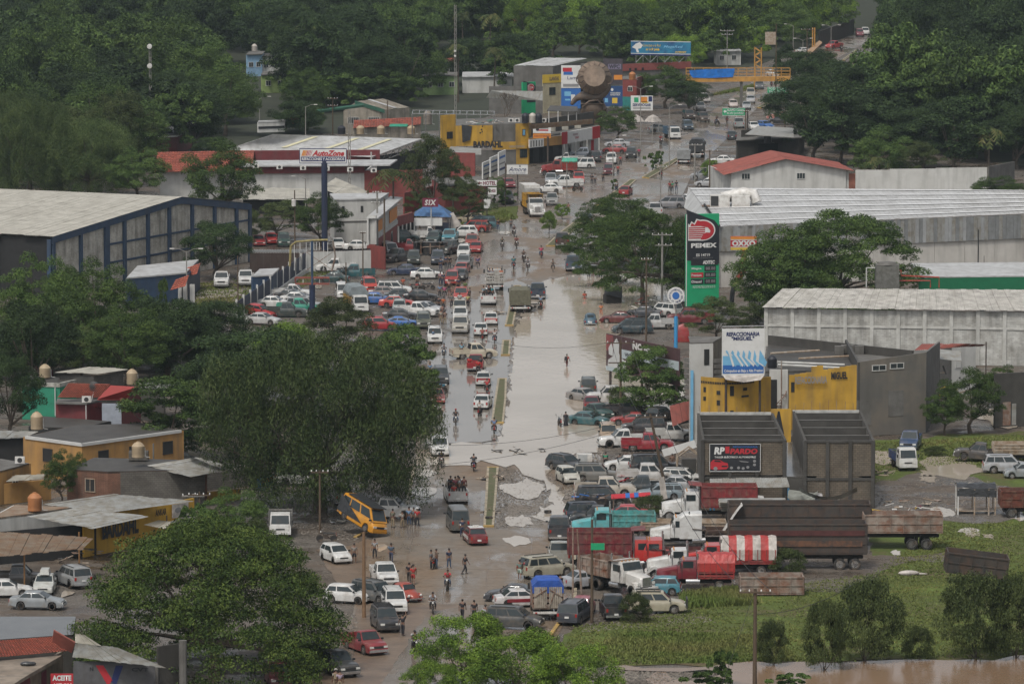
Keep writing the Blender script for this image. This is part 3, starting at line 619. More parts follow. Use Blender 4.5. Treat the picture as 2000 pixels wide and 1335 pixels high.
forest('woodland',[(440,255),(560,222),(800,212),(880,196),(1010,190),(1060,150),(860,150),(560,165),(440,215)],34,('mango','broad','far_loose'),10,8,5)
forest('woodland',[(1180,150),(1350,140),(1470,122),(1580,86),(1640,70),(1640,30),(1180,60)],46,('far_loose','broad','bright'),11,10,6)
forest('woodland',[(380,330),(440,300),(480,262),(600,250),(590,262),(470,290)],9,('broad','mango'),8,5,7)
# vehicles
Al=mat('car_paint',rough=.32,var=.18,objcol=True,dirt=.38,coat=.3)
Bt=mat('truck_paint',rough=.55,var=.45,scale=2.5,objcol=True,dirt=.5,rain=.5)
Ar=mat('car_glass',(.025,.035,.038),.1,var=.3,scale=.6,spec=.5,dirt=.12)
Bq=mat('tyre_rubber',(.022,.021,.02),.8,var=.3,dirt=.6)
Cg=mat('wheel_rim',(.42,.41,.40),.4,.5,var=.4,scale=3,dirt=.4)
Af=mat('dark_plastic',(.03,.03,.03),.6,var=.3)
Bn=mat('headlamp',(.62,.62,.58),.2,var=.1)
B0=mat('tail_lamp',(.32,.018,.014),.3,var=.1)
Bz=mat('licence_plate',(.6,.6,.58),.5,var=.1)
Ak=mat('chrome',(.55,.55,.55),.25,.8,var=.2)
Aw=mat('underbody',(.035,.032,.03),.8,var=.4)
Am=mat('rusty_steel',(.28,.24,.20),.8,var=.4,scale=1.1,col2=(.17,.065,.03),bump=.3,rain=.6)
Ap=mat('bare_planks',(.24,.17,.11),.8,var=.4,col2=(.38,.33,.27),scale=2)
An=mat('sooty_steel',(.035,.032,.03),.7,var=.4,col2=(.075,.045,.03),scale=1.5,rain=.4)
At=mat('white_paint_metal',(.62,.61,.58),.45,var=.25,dirt=.35)
def Zt(a,b,t):return a+(b-a)*t
def itp(tab,x):
 if x<=tab[0][0]:return tab[0][1]
 for(a,p),(b,q)in zip(tab,tab[1:]):
  if x<=b:return Zt(p,q,(x-a)/(b-a))if b>a else q
 return tab[-1][1]
CARS={'sedan':dict(L=4.45,W=1.72,H=1.43,r=.31,xf=1.37,xr=-1.25,top=[(-2.22,.62),(-2.18,.93),(-1.45,1.0),(.85,.98),(1.9,.80),(2.12,.70),(2.22,.48)],g=(-1.62,1.02,-.98,.28),belt=.97,win=[(.06,.46),(.50,.93)],tail=.78),'hatch':dict(L=3.7,W=1.62,H=1.50,r=.29,xf=1.18,xr=-1.17,top=[(-1.85,.6),(-1.82,.98),(.75,.98),(1.55,.82),(1.75,.70),(1.85,.48)],g=(-1.80,1.02,-1.45,.32),belt=.97,win=[(.05,.36),(.40,.93)],tail=.85),'suv':dict(L=4.6,W=1.82,H=1.76,r=.36,xf=1.38,xr=-1.32,top=[(-2.3,.62),(-2.27,1.1),(.95,1.1),(1.95,.98),(2.2,.88),(2.3,.55)],g=(-2.24,1.2,-1.98,.52),belt=1.08,win=[(.04,.27),(.30,.58),(.62,.94)],tail=.98),'van':dict(L=4.9,W=1.9,H=1.76,r=.33,xf=1.55,xr=-1.45,top=[(-2.45,.6),(-2.42,1.02),(1.3,1.02),(2.1,.88),(2.35,.75),(2.45,.5)],g=(-2.38,1.75,-2.1,.75),belt=1.0,win=[(.03,.30),(.33,.62),(.66,.95)],tail=.95),'wagon':dict(L=4.5,W=1.74,H=1.50,r=.31,xf=1.37,xr=-1.25,top=[(-2.25,.6),(-2.22,.95),(.85,.97),(1.9,.82),(2.15,.72),(2.25,.5)],g=(-2.18,1.05,-1.85,.32),belt=.97,win=[(.04,.28),(.31,.60),(.64,.94)],tail=.85),'coupe':dict(L=4.6,W=1.82,H=1.34,r=.33,xf=1.4,xr=-1.3,top=[(-2.3,.65),(-2.25,.98),(-1.5,1.0),(.7,.92),(1.9,.80),(2.18,.66),(2.3,.45)],g=(-1.95,1.05,-.85,.10),belt=.95,win=[(.10,.45),(.50,.92)],tail=.85),'pickup':dict(L=5.3,W=1.88,H=1.80,r=.38,xf=1.62,xr=-1.50,top=[(-.62,1.12),(1.0,1.12),(2.25,1.02),(2.55,.88),(2.65,.58)],g=(-.58,1.28,-.42,.62),belt=1.10,win=[(.07,.46),(.52,.93)],tail=1.0,bed=(-2.65,-.62)),'cabpickup':dict(L=5.0,W=1.80,H=1.70,r=.36,xf=1.55,xr=-1.35,top=[(.02,1.06),(1.1,1.06),(2.2,.95),(2.42,.82),(2.5,.55)],g=(.05,1.28,.18,.68),belt=1.04,win=[(.12,.92)],tail=.95,bed=(-2.5,.02)),'bigpickup':dict(L=5.8,W=2.02,H=1.92,r=.40,xf=1.80,xr=-1.72,top=[(-.78,1.22),(1.1,1.22),(2.5,1.16),(2.8,1.0),(2.9,.62)],g=(-.74,1.42,-.58,.76),belt=1.20,win=[(.07,.46),(.52,.93)],tail=1.08,bed=(-2.9,-.78)),'panelvan':dict(L=4.8,W=1.75,H=2.05,r=.33,xf=1.5,xr=-1.35,top=[(-2.4,.6),(-2.38,1.15),(1.7,1.15),(2.2,1.0),(2.36,.8),(2.4,.5)],g=(-2.36,2.15,-2.2,1.35),belt=1.13,win=[(.03,.27),(.30,.60),(.64,.95)],tail=1.05),}
WHEELS={}
def wheel_mesh(r,w=.21):
 if(r,w)not in WHEELS:
  b=MB();b.lathe([(r*.62,-w/2),(r*.93,-w/2),(r,-w/2+.03),(r,w/2-.03),(r*.93,w/2),(r*.62,w/2)],axis='Y',n=14,mi=0)
  for s in(-1,1):
   b.lathe([(.0001,s*w*.30),(r*.2,s*w*.42),(r*.62,s*w*.38),(r*.64,s*w*.5)],axis='Y',n=14,mi=1)
  WHEELS[(r,w)]=b.mesh([Bq,Cg],35)
 return WHEELS[(r,w)]
TEMPL={}
def ZD(kind):
 if kind in TEMPL:return TEMPL[kind]
 s=CARS[kind];L,W,H,r=s['L'],s['W'],s['H'],s['r'];bed=s.get('bed');x0=-L/2 if not bed else bed[1];gc=.24 if L>5 or kind=='suv' else .19
 xs=set([x0,L/2]+[t[0]for t in s['top']if t[0]>=x0]+[x0+.05,L/2-.05,L/2-.15])
 xs|=set(np.linspace(x0,L/2,9).round(3));A=r+.06
 for xc in(s['xf'],s['xr']):
  for k in range(9):xs.add(round(xc+A*mC(PI*k/8)*1.0,3))
  xs|={round(xc-A-.01,3),round(xc+A+.01,3)}
 def zb(x):
  for xc in(s['xf'],s['xr']):
   if abs(x-xc)<=A:return max(gc,r+mQ(max(0,A*A-(x-xc)**2)))
  return gc+(.12 if abs(x)>L/2-.12 else 0)
 def hw(x,z01):return W/2*(1-.10*(abs(x)/(L/2))**5)
 def body(xs,zt):
  secs=[]
  for x in xs:
   w=hw(x,0);b=zb(x);t=max(zt(x),b+.02)
   secs.append([(x,-w*.93,b),(x,-w,min(b+.06,t)),(x,-w*1.0,Zt(b,t,.55)),(x,-w*.975,Zt(b,t,.86)),(x,-w*.90,t-.012),(x,-w*.5,t+.012),(x,w*.5,t+.012),(x,w*.90,t-.012),(x,w*.975,Zt(b,t,.86)),(x,w,Zt(b,t,.55)),(x,w,min(b+.06,t)),(x,w*.93,b)])
  return secs
 xb=sorted(x for x in xs if x0<=x<=L/2)
 m=MB();m.loft(body(xb,lambda x:itp(s['top'],x)))
 g0,g1,r0,r1=s['g'];zr=H;zB=s['belt']-.03;wb=W/2*.93;wr=W/2*.76 if kind not in('van','panelvan','suv')else W/2*.80
 def side(a,t):
  xx0,xx1=Zt(g0,r0,t),Zt(g1,r1,t);return(Zt(xx0,xx1,a),Zt(wb,wr,t**1.15),Zt(zB,zr-.05,t))
 secs=[]
 for i,(xb_,xt)in enumerate(((g0,r0),(Zt(g0,g1,.33),Zt(r0,r1,.33)),(Zt(g0,g1,.66),Zt(r0,r1,.66)),(g1,r1))):
  cz=.0 if i in(0,3)else .025
  secs.append([(xb_,-wb,zB),(xt,-wr,zr-.05),(xt,-wr*.86,zr+cz-.01),(xt,0,zr+cz+.012),(xt,wr*.86,zr+cz-.01),(xt,wr,zr-.05),(xb_,wb,zB)])
 m.loft(secs)
 parts=[]
 if bed:
  b0,b1=bed;fl=s['belt']-.42;zt=s['belt']+.02
  xs2=sorted(set([b0,b1]+[x for x in xs if b0<x<b1]+[round(s['xr']+A*mC(PI*k/8),3)for k in range(9)]+[b0+.05]))
  m.loft(body(xs2,lambda x:max(fl,zb(x)+.03)))
  for sg in(-1,1):
   m.box(((b0+b1)/2,sg*(W/2-.045),(fl+zt)/2+.02),(b1-b0,.085,zt-fl+.1))
 parts.append(('body',m.mesh(Al,38),True))
 if bed:
  b0,b1=bed
  parts.append(('tailgate',MB().box((b0+.03,0,fl+(zt-fl)/2+.03),(.07,W-.2,zt-fl+.06)).mesh(Al),True))
  parts.append(('bed_liner',MB().slab([(b0+.07,-W/2+.1,fl+.05),(b1-.01,-W/2+.1,fl+.05),(b1-.01,W/2-.1,fl+.05),(b0+.07,W/2-.1,fl+.05)],.02).mesh(Aw),False))
 def frontq(gb,rt,sg):
  n=Vector((zr-.05-zB,0,(gb-rt)*1.0)).normalized()*.014*1.0;n=Vector((abs(n.x)*sg,0,abs(n.z)))
  def q(t,f):return Vector((Zt(gb,rt,t),Zt(wb,wr,t)*f,Zt(zB,zr-.03,t)))+n
  lo,hi=.12,.93
  return[q(lo,-.90),q(lo,0)+n*.5,q(lo,.90),q(hi,.92),q(hi,0)+n*.5,q(hi,-.92)]
 for nm,gb,rt,sg in(('windscreen',g1,r1,1),('rear_window',g0,r0,-1)):
  p=frontq(gb,rt,sg);f=[(0,1,4,5),(1,2,3,4)]
  if sg<0:f=[t[::-1]for t in f]
  parts.append((nm,MB().add(p,f).mesh(Ar),False))
 if not(kind=='panelvan' and False):
  for a0,a1 in s['win']:
   for sg in(1,-1):
    P_=[]
    for a,t in((a0,.16),(a1,.16),(a1 if a1<.9 else a1-.015,.88),(a0,.88)):
     q=side(a,t);P_.append((q[0],sg*(q[1]+.012),q[2]))
    parts.append(('side_window',MB().add(P_,[(0,1,2,3)if sg<0 else(3,2,1,0)]).mesh(Ar),False))
 zf=itp(s['top'],L/2-.12);wf=hw(L/2,0)
 lamp=MB().box((0,0,0),(.10,.34,.15)).mesh(Bn);tail=MB().box((0,0,0),(.07,.16,.26)).mesh(B0)
 mir=MB().box((0,0,0),(.10,.20,.15)).mesh(Af)
 for sg in(1,-1):
  parts.append(('headlamp',lamp,False,(L/2-.05,sg*(wf-.22),zf-.16)))
  parts.append(('tail_lamp',tail,False,(-L/2+.015,sg*(wf-.11),s['tail']-.08)))
  parts.append(('mirror',mir,False,(Zt(g1,r1,.12)-.10,sg*(W/2+.08),s['belt']+.06)))
 parts.append(('grille',MB().box((L/2-.02,0,zf-.18),(.06,wf*1.05,.17)).mesh(Af),False))
 parts.append(('front_bumper',MB().box((L/2-.02,0,gc+.20),(.16,wf*2-.02,.20)).mesh(Al if not bed else Ak,30),True))
 parts.append(('rear_bumper',MB().box((-L/2+.02,0,gc+.20),(.16,wf*2-.02,.18)).mesh(Al if not bed else Ak,30),True))
 plate=MB().box((0,0,0),(.02,.34,.16)).mesh(Bz)
 parts.append(('licence_plate',plate,False,(-L/2-.08 if not bed else-L/2-.03,0,s['tail']-.24 if not bed else gc+.36)))
 for x in(s['xf'],s['xr']):
  for sg in(1,-1):parts.append(('wheel',wheel_mesh(r),False,(x,sg*(W/2-.115),r)))
 if kind in('suv','van','wagon'):
  for sg in(1,-1):parts.append(('roof_rail',MB().box((Zt(r0,r1,.5),sg*wr*.86,zr+.04),((r1-r0)*.8,.05,.05)).mesh(Af),False))
 TEMPL[kind]=(L,W,parts);return TEMPL[kind]
def beetle_template():
 if 'beetle' in TEMPL:return TEMPL['beetle']
 m=MB();secs=[]
 prof=[(-2.0,.45,.30),(-1.9,.62,.5),(-1.6,.92,.62),(-1.2,1.22,.66),(-.7,1.42,.68),(-.1,1.49,.68),(.35,1.44,.68),(.62,1.15,.68),(.8,.95,.66),(1.3,.88,.55),(1.7,.72,.42),(1.95,.45,.26)]
 for x,z,w in prof:
  secs.append([(x,-w,.28),(x,-w,min(.8,z*.7)),(x,-w*.93,z*.84),(x,-w*.55,z*.985),(x,0,z),(x,w*.55,z*.985),(x,w*.93,z*.84),(x,w,min(.8,z*.7)),(x,w,.28)])
 m.loft(secs)
 for x in(1.3,-1.15):
  for sg in(1,-1):m.sphere((x,sg*.62,.38),(.50,.20,.36),9)
 parts=[('body',m.mesh(Al,50),True)]
 def pane(nm,P_):parts.append((nm,MB().add(P_,[(0,1,2,3)]).mesh(Ar),False))
 pane('windscreen',[(.80,-.52,1.0),(.80,.52,1.0),(.50,.46,1.37),(.50,-.46,1.37)])
 pane('rear_window',[(-1.42,.40,1.12),(-1.42,-.40,1.12),(-1.02,-.38,1.36),(-1.02,.38,1.36)])
 for sg in(1,-1):
  for a,b in((-.95,-.32),(-.26,.5)):
   P_=[(a,sg*.70,.97),(b,sg*.70,.97),(b-.06,sg*.655,1.26),(a+.05,sg*.655,1.26)];pane('side_window',P_ if sg<0 else P_[::-1])
  parts.append(('headlamp',MB().sphere((1.72,sg*.55,.60),(.06,.12,.12),8).mesh(Bn,60),False))
  parts.append(('tail_lamp',MB().sphere((-1.62,sg*.66,.58),(.05,.08,.12),8).mesh(B0,60),False))
 for x,n in((2.03,'front_bumper'),(-2.05,'rear_bumper')):parts.append((n,MB().box((x,0,.38),(.10,1.4,.11)).mesh(Ak),False))
 parts.append(('licence_plate',MB().box((-2.08,0,.55),(.02,.34,.16)).mesh(Bz),False))
 for x in(1.25,-1.15):
  for sg in(1,-1):parts.append(('wheel',wheel_mesh(.32,.17),False,(x,sg*.64,.32)))
 TEMPL['beetle']=(4.07,1.55,parts);return TEMPL['beetle']
NAMES={'sedan':('parked_car','car'),'hatch':('parked_car','car'),'wagon':('parked_car','car'),'coupe':('parked_car','car'),'beetle':('parked_car','car'),'suv':('parked_suv','suv'),'van':('minivan','minivan'),'panelvan':('van','van'),'pickup':('pickup_truck','pickup'),'cabpickup':('pickup_truck','pickup'),'bigpickup':('pickup_truck','pickup')}
def place(t,u,vb,L,W,hd,z=0):
 """stand a vehicle so that its nearest lower edge is at row vb and its middle at column u; hd in degrees, 0 = facing right, -90 = facing us"""
 h=mR(hd);hy=abs(L/2*mS(h))+abs(W/2*mC(h));g=G(u,vb)
 g2=G(u,vb);f=(g.y+hy)/g.y;t.location=(g.x*f,g.y+hy,z);t.rotation_euler=(0,0,h)
def car(kind,col,u,vb,hd,label,group=None,name=None,cat=None,z=0,tilt=None,sc=1.0,small=False,extra=None):
 L,W,parts=beetle_template()if kind=='beetle' else ZD(kind)
 n,c=NAMES[kind];t=Za(name or n,label,cat or c,group=group);place(t,u,vb,L*sc,W*sc,hd,z)
 if tilt:t.rotation_euler=(mR(tilt[0]),mR(tilt[1]),mR(hd));t.location.z=z
 t.scale=(sc,)*3
 for p in parts:
  if small and p[0]in('grille','licence_plate','roof_rail','mirror','bed_liner','rear_bumper','front_bumper'):continue
  ZI(p[0],p[1],t,p[3]if len(p)>3 else(0,0,0),color=col if p[2]else None)
 return t
WH,SI,GY,DG,BK=(.58,.58,.56),(.36,.37,.38),(.17,.175,.18),(.06,.062,.066),(.022,.023,.026)
RD,MR,BL,DB,TL,GN,DGN,TAN,BG,OL,YL=(.30,.025,.022),(.13,.018,.02),(.03,.12,.36),(.022,.035,.075),(.06,.22,.27),(.03,.18,.12),(.02,.05,.05),(.32,.27,.19),(.42,.38,.31),(.10,.11,.08),(.60,.34,.03)
# trucks
def wheels(t,xs,W,r=.5,dual=False):
 for x in xs:
  for sg in(1,-1):ZI('wheel',wheel_mesh(r,.28 if not dual else .5),t,(x,sg*(W/2-(.16 if not dual else .26)),r))
def ribbox(t,name,x0,x1,W,z0,z1,col,m=Bt,ribs=8,open_top=True,gate='tailgate',rails=2,thick=.07):
 """an open truck body: floor, two sides, head board, tail gate, with stakes standing proud"""
 f=MB().box(((x0+x1)/2,0,z0+.05),(x1-x0,W,.12));ZI('floor',f.mesh(m),t,color=col)
 for sg in(1,-1):
  b=MB().box(((x0+x1)/2,sg*(W/2-thick/2),(z0+z1)/2+.06),(x1-x0,thick,z1-z0-.02))
  for i in range(ribs+1):b.box((Zt(x0+.05,x1-.05,i/ribs),sg*(W/2+.035),(z0+z1)/2),(.10,.08,z1-z0))
  for k in range(rails):b.box(((x0+x1)/2,sg*(W/2+.03),Zt(z0+.1,z1-.03,(k+1)/rails if rails>1 else 1)),(x1-x0,.07,.09))
  ZI('side_panel',b.mesh(m),t,color=col)
 ZI('head_board',MB().box((x1-.04,0,(z0+z1)/2+.06),(.08,W-.16,z1-z0-.02)).mesh(m),t,color=col)
 g=MB().box((x0+.04,0,(z0+z1)/2+.04),(.08,W-.16,z1-z0-.06))
 for i in range(4):g.box((x0-.03,Zt(-W/2+.1,W/2-.1,i/3),(z0+z1)/2),(.07,.09,z1-z0-.1))
 ZI(gate,g.mesh(m),t,color=col)
def chassis(t,x0,x1,z=.72):
 b=MB()
 for sg in(1,-1):b.box(((x0+x1)/2,sg*.42,z),(x1-x0,.10,.24))
 for i in range(5):b.box((Zt(x0,x1,i/4),0,z),(.1,.84,.16))
 ZI('chassis',b.mesh(Aw),t)
def nose_cab(t,xf,col,W=2.3,zr=2.75,sleeper=False,col2=None):
 """conventional cab with a bonnet; xf is the front end of the bonnet; returns x behind the cab"""
 hb,cb=1.75,1.55;xc=xf-hb
 b=MB();secs=[]
 for x,w,z in((xf,.50,1.55),(xf-.12,.60,1.66),(xf-.9,.66,1.80),(xc+.02,.80,1.95)):
  secs.append([(x,-w,.85),(x,-w,z-.12),(x,-w*.8,z),(x,w*.8,z),(x,w,z-.12),(x,w,.85)])
 b.loft(secs)
 ZI('bonnet',b.mesh(Al,40),t,color=col)
 for sg in(1,-1):
  f=MB();f.loft([[(xf-.15+.62*mC(a)-.45,sg*y,.5+.72*mS(a))for a in np.linspace(.1,PI-.1,7)]for y in(.62,1.13)],close=False,caps=False)
  f.add([(xf-.15+.62*mC(a)-.45,sg*1.13,.5+.72*mS(a))for a in np.linspace(.1,PI-.1,7)]+[(xf-.60,sg*1.13,1.0)],[(i,i+1,7)for i in range(6)])
  ZI('mudguard',f.mesh(Al),t,color=col)
  ZI('headlamp',MB().box((xf-.06,sg*.78,1.12),(.12,.26,.2)).mesh(Bn),t)
  ZI('mirror',MB().box((xc-.2,sg*(W/2+.22),2.2),(.08,.20,.5)).mesh(Af),t)
  ZI('exhaust_stack',MB().tube([(xc-cb-.1,sg*.95,.9),(xc-cb-.1,sg*.95,zr+.55)],.075,8).mesh(Ak),t)
 ZI('grille',MB().box((xf+.02,0,1.25),(.06,.84,.72)).mesh(Ak),t)
 ZI('front_bumper',MB().box((xf+.10,0,.62),(.2,W-.1,.32)).mesh(At),t)
 c=MB();secs=[]
 for x,zt in((xc,1.95),(xc-.02,2.0),(xc-.34,zr-.06),(xc-.5,zr),(xc-cb,zr+.02)):
  w=W/2 if x<xc-.1 else W/2*.96
  secs.append([(x,-w*.97,1.0),(x,-w,1.3),(x,-w*.97,1.95 if zt>1.96 else zt-.02),(x,-w*.86,zt),(x,w*.86,zt),(x,w*.97,1.95 if zt>1.96 else zt-.02),(x,w,1.3),(x,w*.97,1.0)])
 c.loft(secs[::-1]);ZI('cab',c.mesh(Al,40),t,color=col)
 ZI('windscreen',MB().add([(xc-.01,-W/2*.84,2.03),(xc-.01,W/2*.84,2.03),(xc-.30,W/2*.80,zr-.11),(xc-.30,-W/2*.80,zr-.11)],[(0,1,2,3)]).mesh(Ar),t)
 for sg in(1,-1):
  ZI('side_window',MB().box((xc-.85,sg*W/2*.965,2.2),(.85,.07,.55)).mesh(Ar),t)
  ZI('door_line',MB().box((xc-.35,sg*W/2*1.0,1.6),(.03,.03,1.2)).mesh(Af),t)
 for k in range(5):ZI('marker_lamp',MB().box((xc-.5,Zt(-.8,.8,k/4),zr+.04),(.1,.12,.06)).mesh(mat('amber_lamp',(.5,.2,.03),.4,var=.1)),t)
 xb=xc-cb
 if sleeper:
  s=MB();s.loft([[(x,-W/2,.9),(x,-W/2,zr+z-.15),(x,-W/2*.85,zr+z),(x,W/2*.85,zr+z),(x,W/2,zr+z-.15),(x,W/2,.9)]for x,z in((xb-1.2,.35),(xb+.3,.35),(xb+.75,.02))])
  ZI('sleeper_box',s.mesh(Al,40),t,color=col);xb-=1.25
 for sg in(1,-1):ZI('fuel_tank',MB().lathe([(.0001,-.6),(.3,-.58),(.3,.58),(.0001,.6)],(xb+.3,sg*.85,.75),12,'X').mesh(Ak,40),t)
 return xb
def flat_cab(t,xf,col,W=1.7,zr=2.05,ln=1.5):
 c=MB();secs=[]
 for x,zt,zs in((xf,1.15,.42),(xf-.03,1.25,.40),(xf-.35,zr-.06,.4),(xf-.55,zr,.4),(xf-ln,zr,.4)):
  w=W/2;k=min(1.15,zt-.02)
  secs.append([(x,-w,zs),(x,-w,k),(x,-w*.90,zt),(x,w*.90,zt),(x,w,k),(x,w,zs)])
 c.loft(secs[::-1]);ZI('cab',c.mesh(Al,40),t,color=col)
 ZI('windscreen',MB().add([(xf-.03,-W/2*.84,1.32),(xf-.03,W/2*.84,1.32),(xf-.33,W/2*.80,zr-.12),(xf-.33,-W/2*.80,zr-.12)],[(0,1,2,3)]).mesh(Ar),t)
 for sg in(1,-1):
  ZI('side_window',MB().add([(xf-.35,sg*W/2*.985,1.2),(xf-1.2,sg*W/2*.985,1.2),(xf-1.2,sg*W/2*.92,zr-.15),(xf-.5,sg*W/2*.92,zr-.15)],[(0,1,2,3)if sg>0 else(3,2,1,0)]).mesh(Ar),t)
  ZI('headlamp',MB().lathe([(.0001,.0),(.11,.0),(.12,-.06)],(xf+.02,sg*W*.34,.85),10,'X').mesh(Bn),t)
  ZI('mirror',MB().box((xf-.15,sg*(W/2+.14),1.5),(.06,.14,.3)).mesh(Af),t)
 ZI('grille',MB().box((xf+.01,0,.85),(.04,W*.42,.12)).mesh(Af),t)
 ZI('front_bumper',MB().box((xf+.03,0,.5),(.14,W,.22)).mesh(Al),t,color=col)
 ZI('licence_plate',MB().box((xf+.11,0,.5),(.02,.34,.15)).mesh(Bz),t)
 return xf-ln
def truck(name,label,cat,L,W,u,vb,hd,z=0,tilt=None):
 t=Za(name,label,cat);place(t,u,vb,L,W,hd,z)
 if tilt:t.rotation_euler=(mR(tilt[0]),mR(tilt[1]),mR(hd))
 return t
def Zj(label,u,vb,hd,cab,box,L=8.4,boxh=1.35,m=Bt,z0=1.25,name='dump_truck',sleeper=False,bw=2.45):
 t=truck(name,label,'dump truck',L,2.45,u,vb,hd);xb=nose_cab(t,L/2-.1,cab,sleeper=sleeper)
 ribbox(t,'box',-L/2+.1,xb-.25,bw,z0,z0+boxh,box,m,7)
 ZI('cab_guard',MB().slab([(xb-.3,-bw/2,z0+boxh+.12),(xb+.9,-bw/2,z0+boxh+.22),(xb+.9,bw/2,z0+boxh+.22),(xb-.3,bw/2,z0+boxh+.12)],.06).mesh(m),t,color=box)
 chassis(t,-L/2+.4,L/2-.4);wheels(t,[L/2-.75],2.35);wheels(t,[-L/2+1.2,-L/2+2.5],2.4,dual=True)
 for sg in(1,-1):ZI('mud_flap',MB().box((-L/2+.45,sg*.9,.65),(.03,.6,.7)).mesh(Af),t)
 return t
def tarp_mesh(x0,x1,W,z,h,hang,m,mats=None,stripes=0,seed=1):
 """cloth stretched over hoops, hanging over the sides"""
 r=rR(seed);b=MB();n=14;secs=[]
 for i in range(n+1):
  x=Zt(x0,x1,i/n);sag=.05*mS(i*2.1)+r.uniform(-.02,.02);hg=hang+r.uniform(-.07,.07)
  secs.append([(x,-W/2-.06,z-hg),(x,-W/2-.07,z-.02),(x,-W/2*.72,z+h*.92+sag),(x,0,z+h+sag),(x,W/2*.72,z+h*.92+sag),(x,W/2+.07,z-.02),(x,W/2+.06,z-hg)])
 for i in range(n):
  mi=(int(i/(n/stripes))%2)if stripes else 0
  b.loft([secs[i],secs[i+1]],mi,caps=False,close=False)
 for s_ in(secs[0],secs[-1]):b.add(s_,[tuple(range(len(s_)))],0)
 return b.mesh(mats or m)
def Zi(label,u,vb,hd,cab,box,L=6.6,W=2.2,tarp=None,boxh=1.1,nose=True,name='stake_truck',cat='truck',m=Bt,slats=True,hang=.9,stripes=0,th=.5,mats=None):
 t=truck(name,label,cat,L,W,u,vb,hd)
 xb=nose_cab(t,L/2-.1,cab,W=min(W,2.2),zr=2.55)if nose else flat_cab(t,L/2-.1,cab,W=min(W,1.9),zr=2.2)
 z0=1.05 if nose else .85;x0,x1=-L/2+.05,xb-.12
 ZI('bed_floor',MB().box(((x0+x1)/2,0,z0),(x1-x0,W,.12)).mesh(m),t,color=box)
 for sg in(1,-1):
  for k in range(4):
   ZI('rail',MB().box(((x0+x1)/2,sg*W/2,z0+.2+k*boxh/4),(x1-x0,.05,boxh/4*.62)).mesh(m),t,color=box)
  n=6
  for i in range(n+1):ZI('stake',MB().box((Zt(x0+.05,x1-.05,i/n),sg*(W/2+.04),z0+boxh/2+.05),(.08,.06,boxh+.1)).mesh(m),t,color=box)
 for k in range(4):ZI('rail',MB().box((x0,0,z0+.2+k*boxh/4),(.05,W,boxh/4*.62)).mesh(m),t,color=box)
 for k in range(4):ZI('rail',MB().box((x1,0,z0+.2+k*boxh/4),(.05,W,boxh/4*.62)).mesh(m),t,color=box)
 ZI('rear_bumper',MB().box((x0-.02,0,z0-.35),(.1,W,.18)).mesh(At),t)
 for sg in(1,-1):ZI('tail_lamp',MB().box((x0-.08,sg*W*.4,z0-.35),(.04,.16,.12)).mesh(B0),t)
 if tarp is not None or mats:ZI('tarpaulin',tarp_mesh(x0-.05,x1+.05,W,z0+boxh+.1,th,hang,tarp,mats,stripes),t)
 chassis(t,-L/2+.3,L/2-.4,.65);wheels(t,[L/2-.75],W-.1,.42);wheels(t,[-L/2+1.3],W-.05,.42,dual=True)
 return t
def Zk(label,u,vb,hd,L,W,boxh,col,m,z0=1.3,axles=2,z=0,tilt=None,ribs=10,name='dump_trailer',cat='trailer',wh=True,rails=2):
 t=truck(name,label,cat,L,W,u,vb,hd,z,tilt);ribbox(t,'box',-L/2,L/2,W,z0,z0+boxh,col,m,ribs,rails=rails)
 if wh:
  chassis(t,-L/2+.3,L/2-.3,z0-.35)
  for k in range(axles):wheels(t,[-L/2+1.0+k*1.3],W-.05,.5,dual=True)
  for sg in(1,-1):ZI('landing_leg',MB().box((L/2-2.2,sg*.8,(z0-.4)/2),(.14,.14,z0-.4)).mesh(Aw),t)
 return t
Cl=mat('blue_tarpaulin',(.025,.085,.36),.45,var=.3,scale=2,bump=.5,bscale=3)
Cf=mat('red_tarpaulin',(.42,.035,.03),.5,var=.25,scale=2,bump=.5,bscale=3,rain=.25)
A9=mat('white_tarpaulin',(.52,.48,.44),.55,var=.35,scale=2,bump=.5,bscale=3,rain=.4)
Ci=mat('green_tarpaulin',(.03,.30,.20),.5,var=.3,scale=2,bump=.5)
B4=mat('brown_mesh_tarpaulin',(.13,.125,.085),.8,var=.4,scale=3,bump=.6,bscale=6)
A5=mat('black_tarpaulin',(.04,.042,.045),.35,var=.4,scale=2,bump=.7,bscale=4)
# every vehicle where it stands
Q='stalled queue on the left carriageway';LOTL='vehicles jammed on the dirt lot left of the road';LOTR='muddy cars stacked on the right bank';FAR_='traffic on the far part of the road';BL_='vehicles parked at the lower left'
c=car
c('cabpickup',WH,833,467,0,'white single cab pickup side on under the round red shop sign',LOTL)
c('wagon',TAN,916,437,180,'tan estate car, rearmost of the heap in front of the hotel sign garden',LOTL)
c('van',(.06,.14,.16),938,447,180,'teal minivan beside the tan estate car near the hotel garden',LOTL)
c('suv',RD,926,455,170,'red suv wedged between the teal minivan and the white car with open doors',LOTL)
cw=c('hatch',WH,905,464,180,'white hatchback with its doors standing open on the dirt lot',LOTL,sc=1.12)
c('sedan',BG,884,457,185,'cream saloon half hidden behind the white open door hatchback',LOTL)
c('suv',DGN,788,474,0,'dark green suv at the foot of the red and white shop front',LOTL)
c('cabpickup',(.22,.02,.025),792,492,0,'dark red pickup beside the overturned black vehicle',LOTL)
c('pickup',DG,777,514,-125,'dark grey pickup nosed down left beside two wooden poles',LOTL)
c('suv',(.035,.045,.04),808,518,-90,'dark green suv facing us between the grey pickup and the overturned vehicle',LOTL)
c('suv',BK,840,500,175,'overturned suv lying on its side showing its black underside',LOTL,tilt=(88,0),z=.92)
c('suv',(.03,.06,.06),848,479,-100,'dark teal suv behind the overturned vehicle',LOTL)
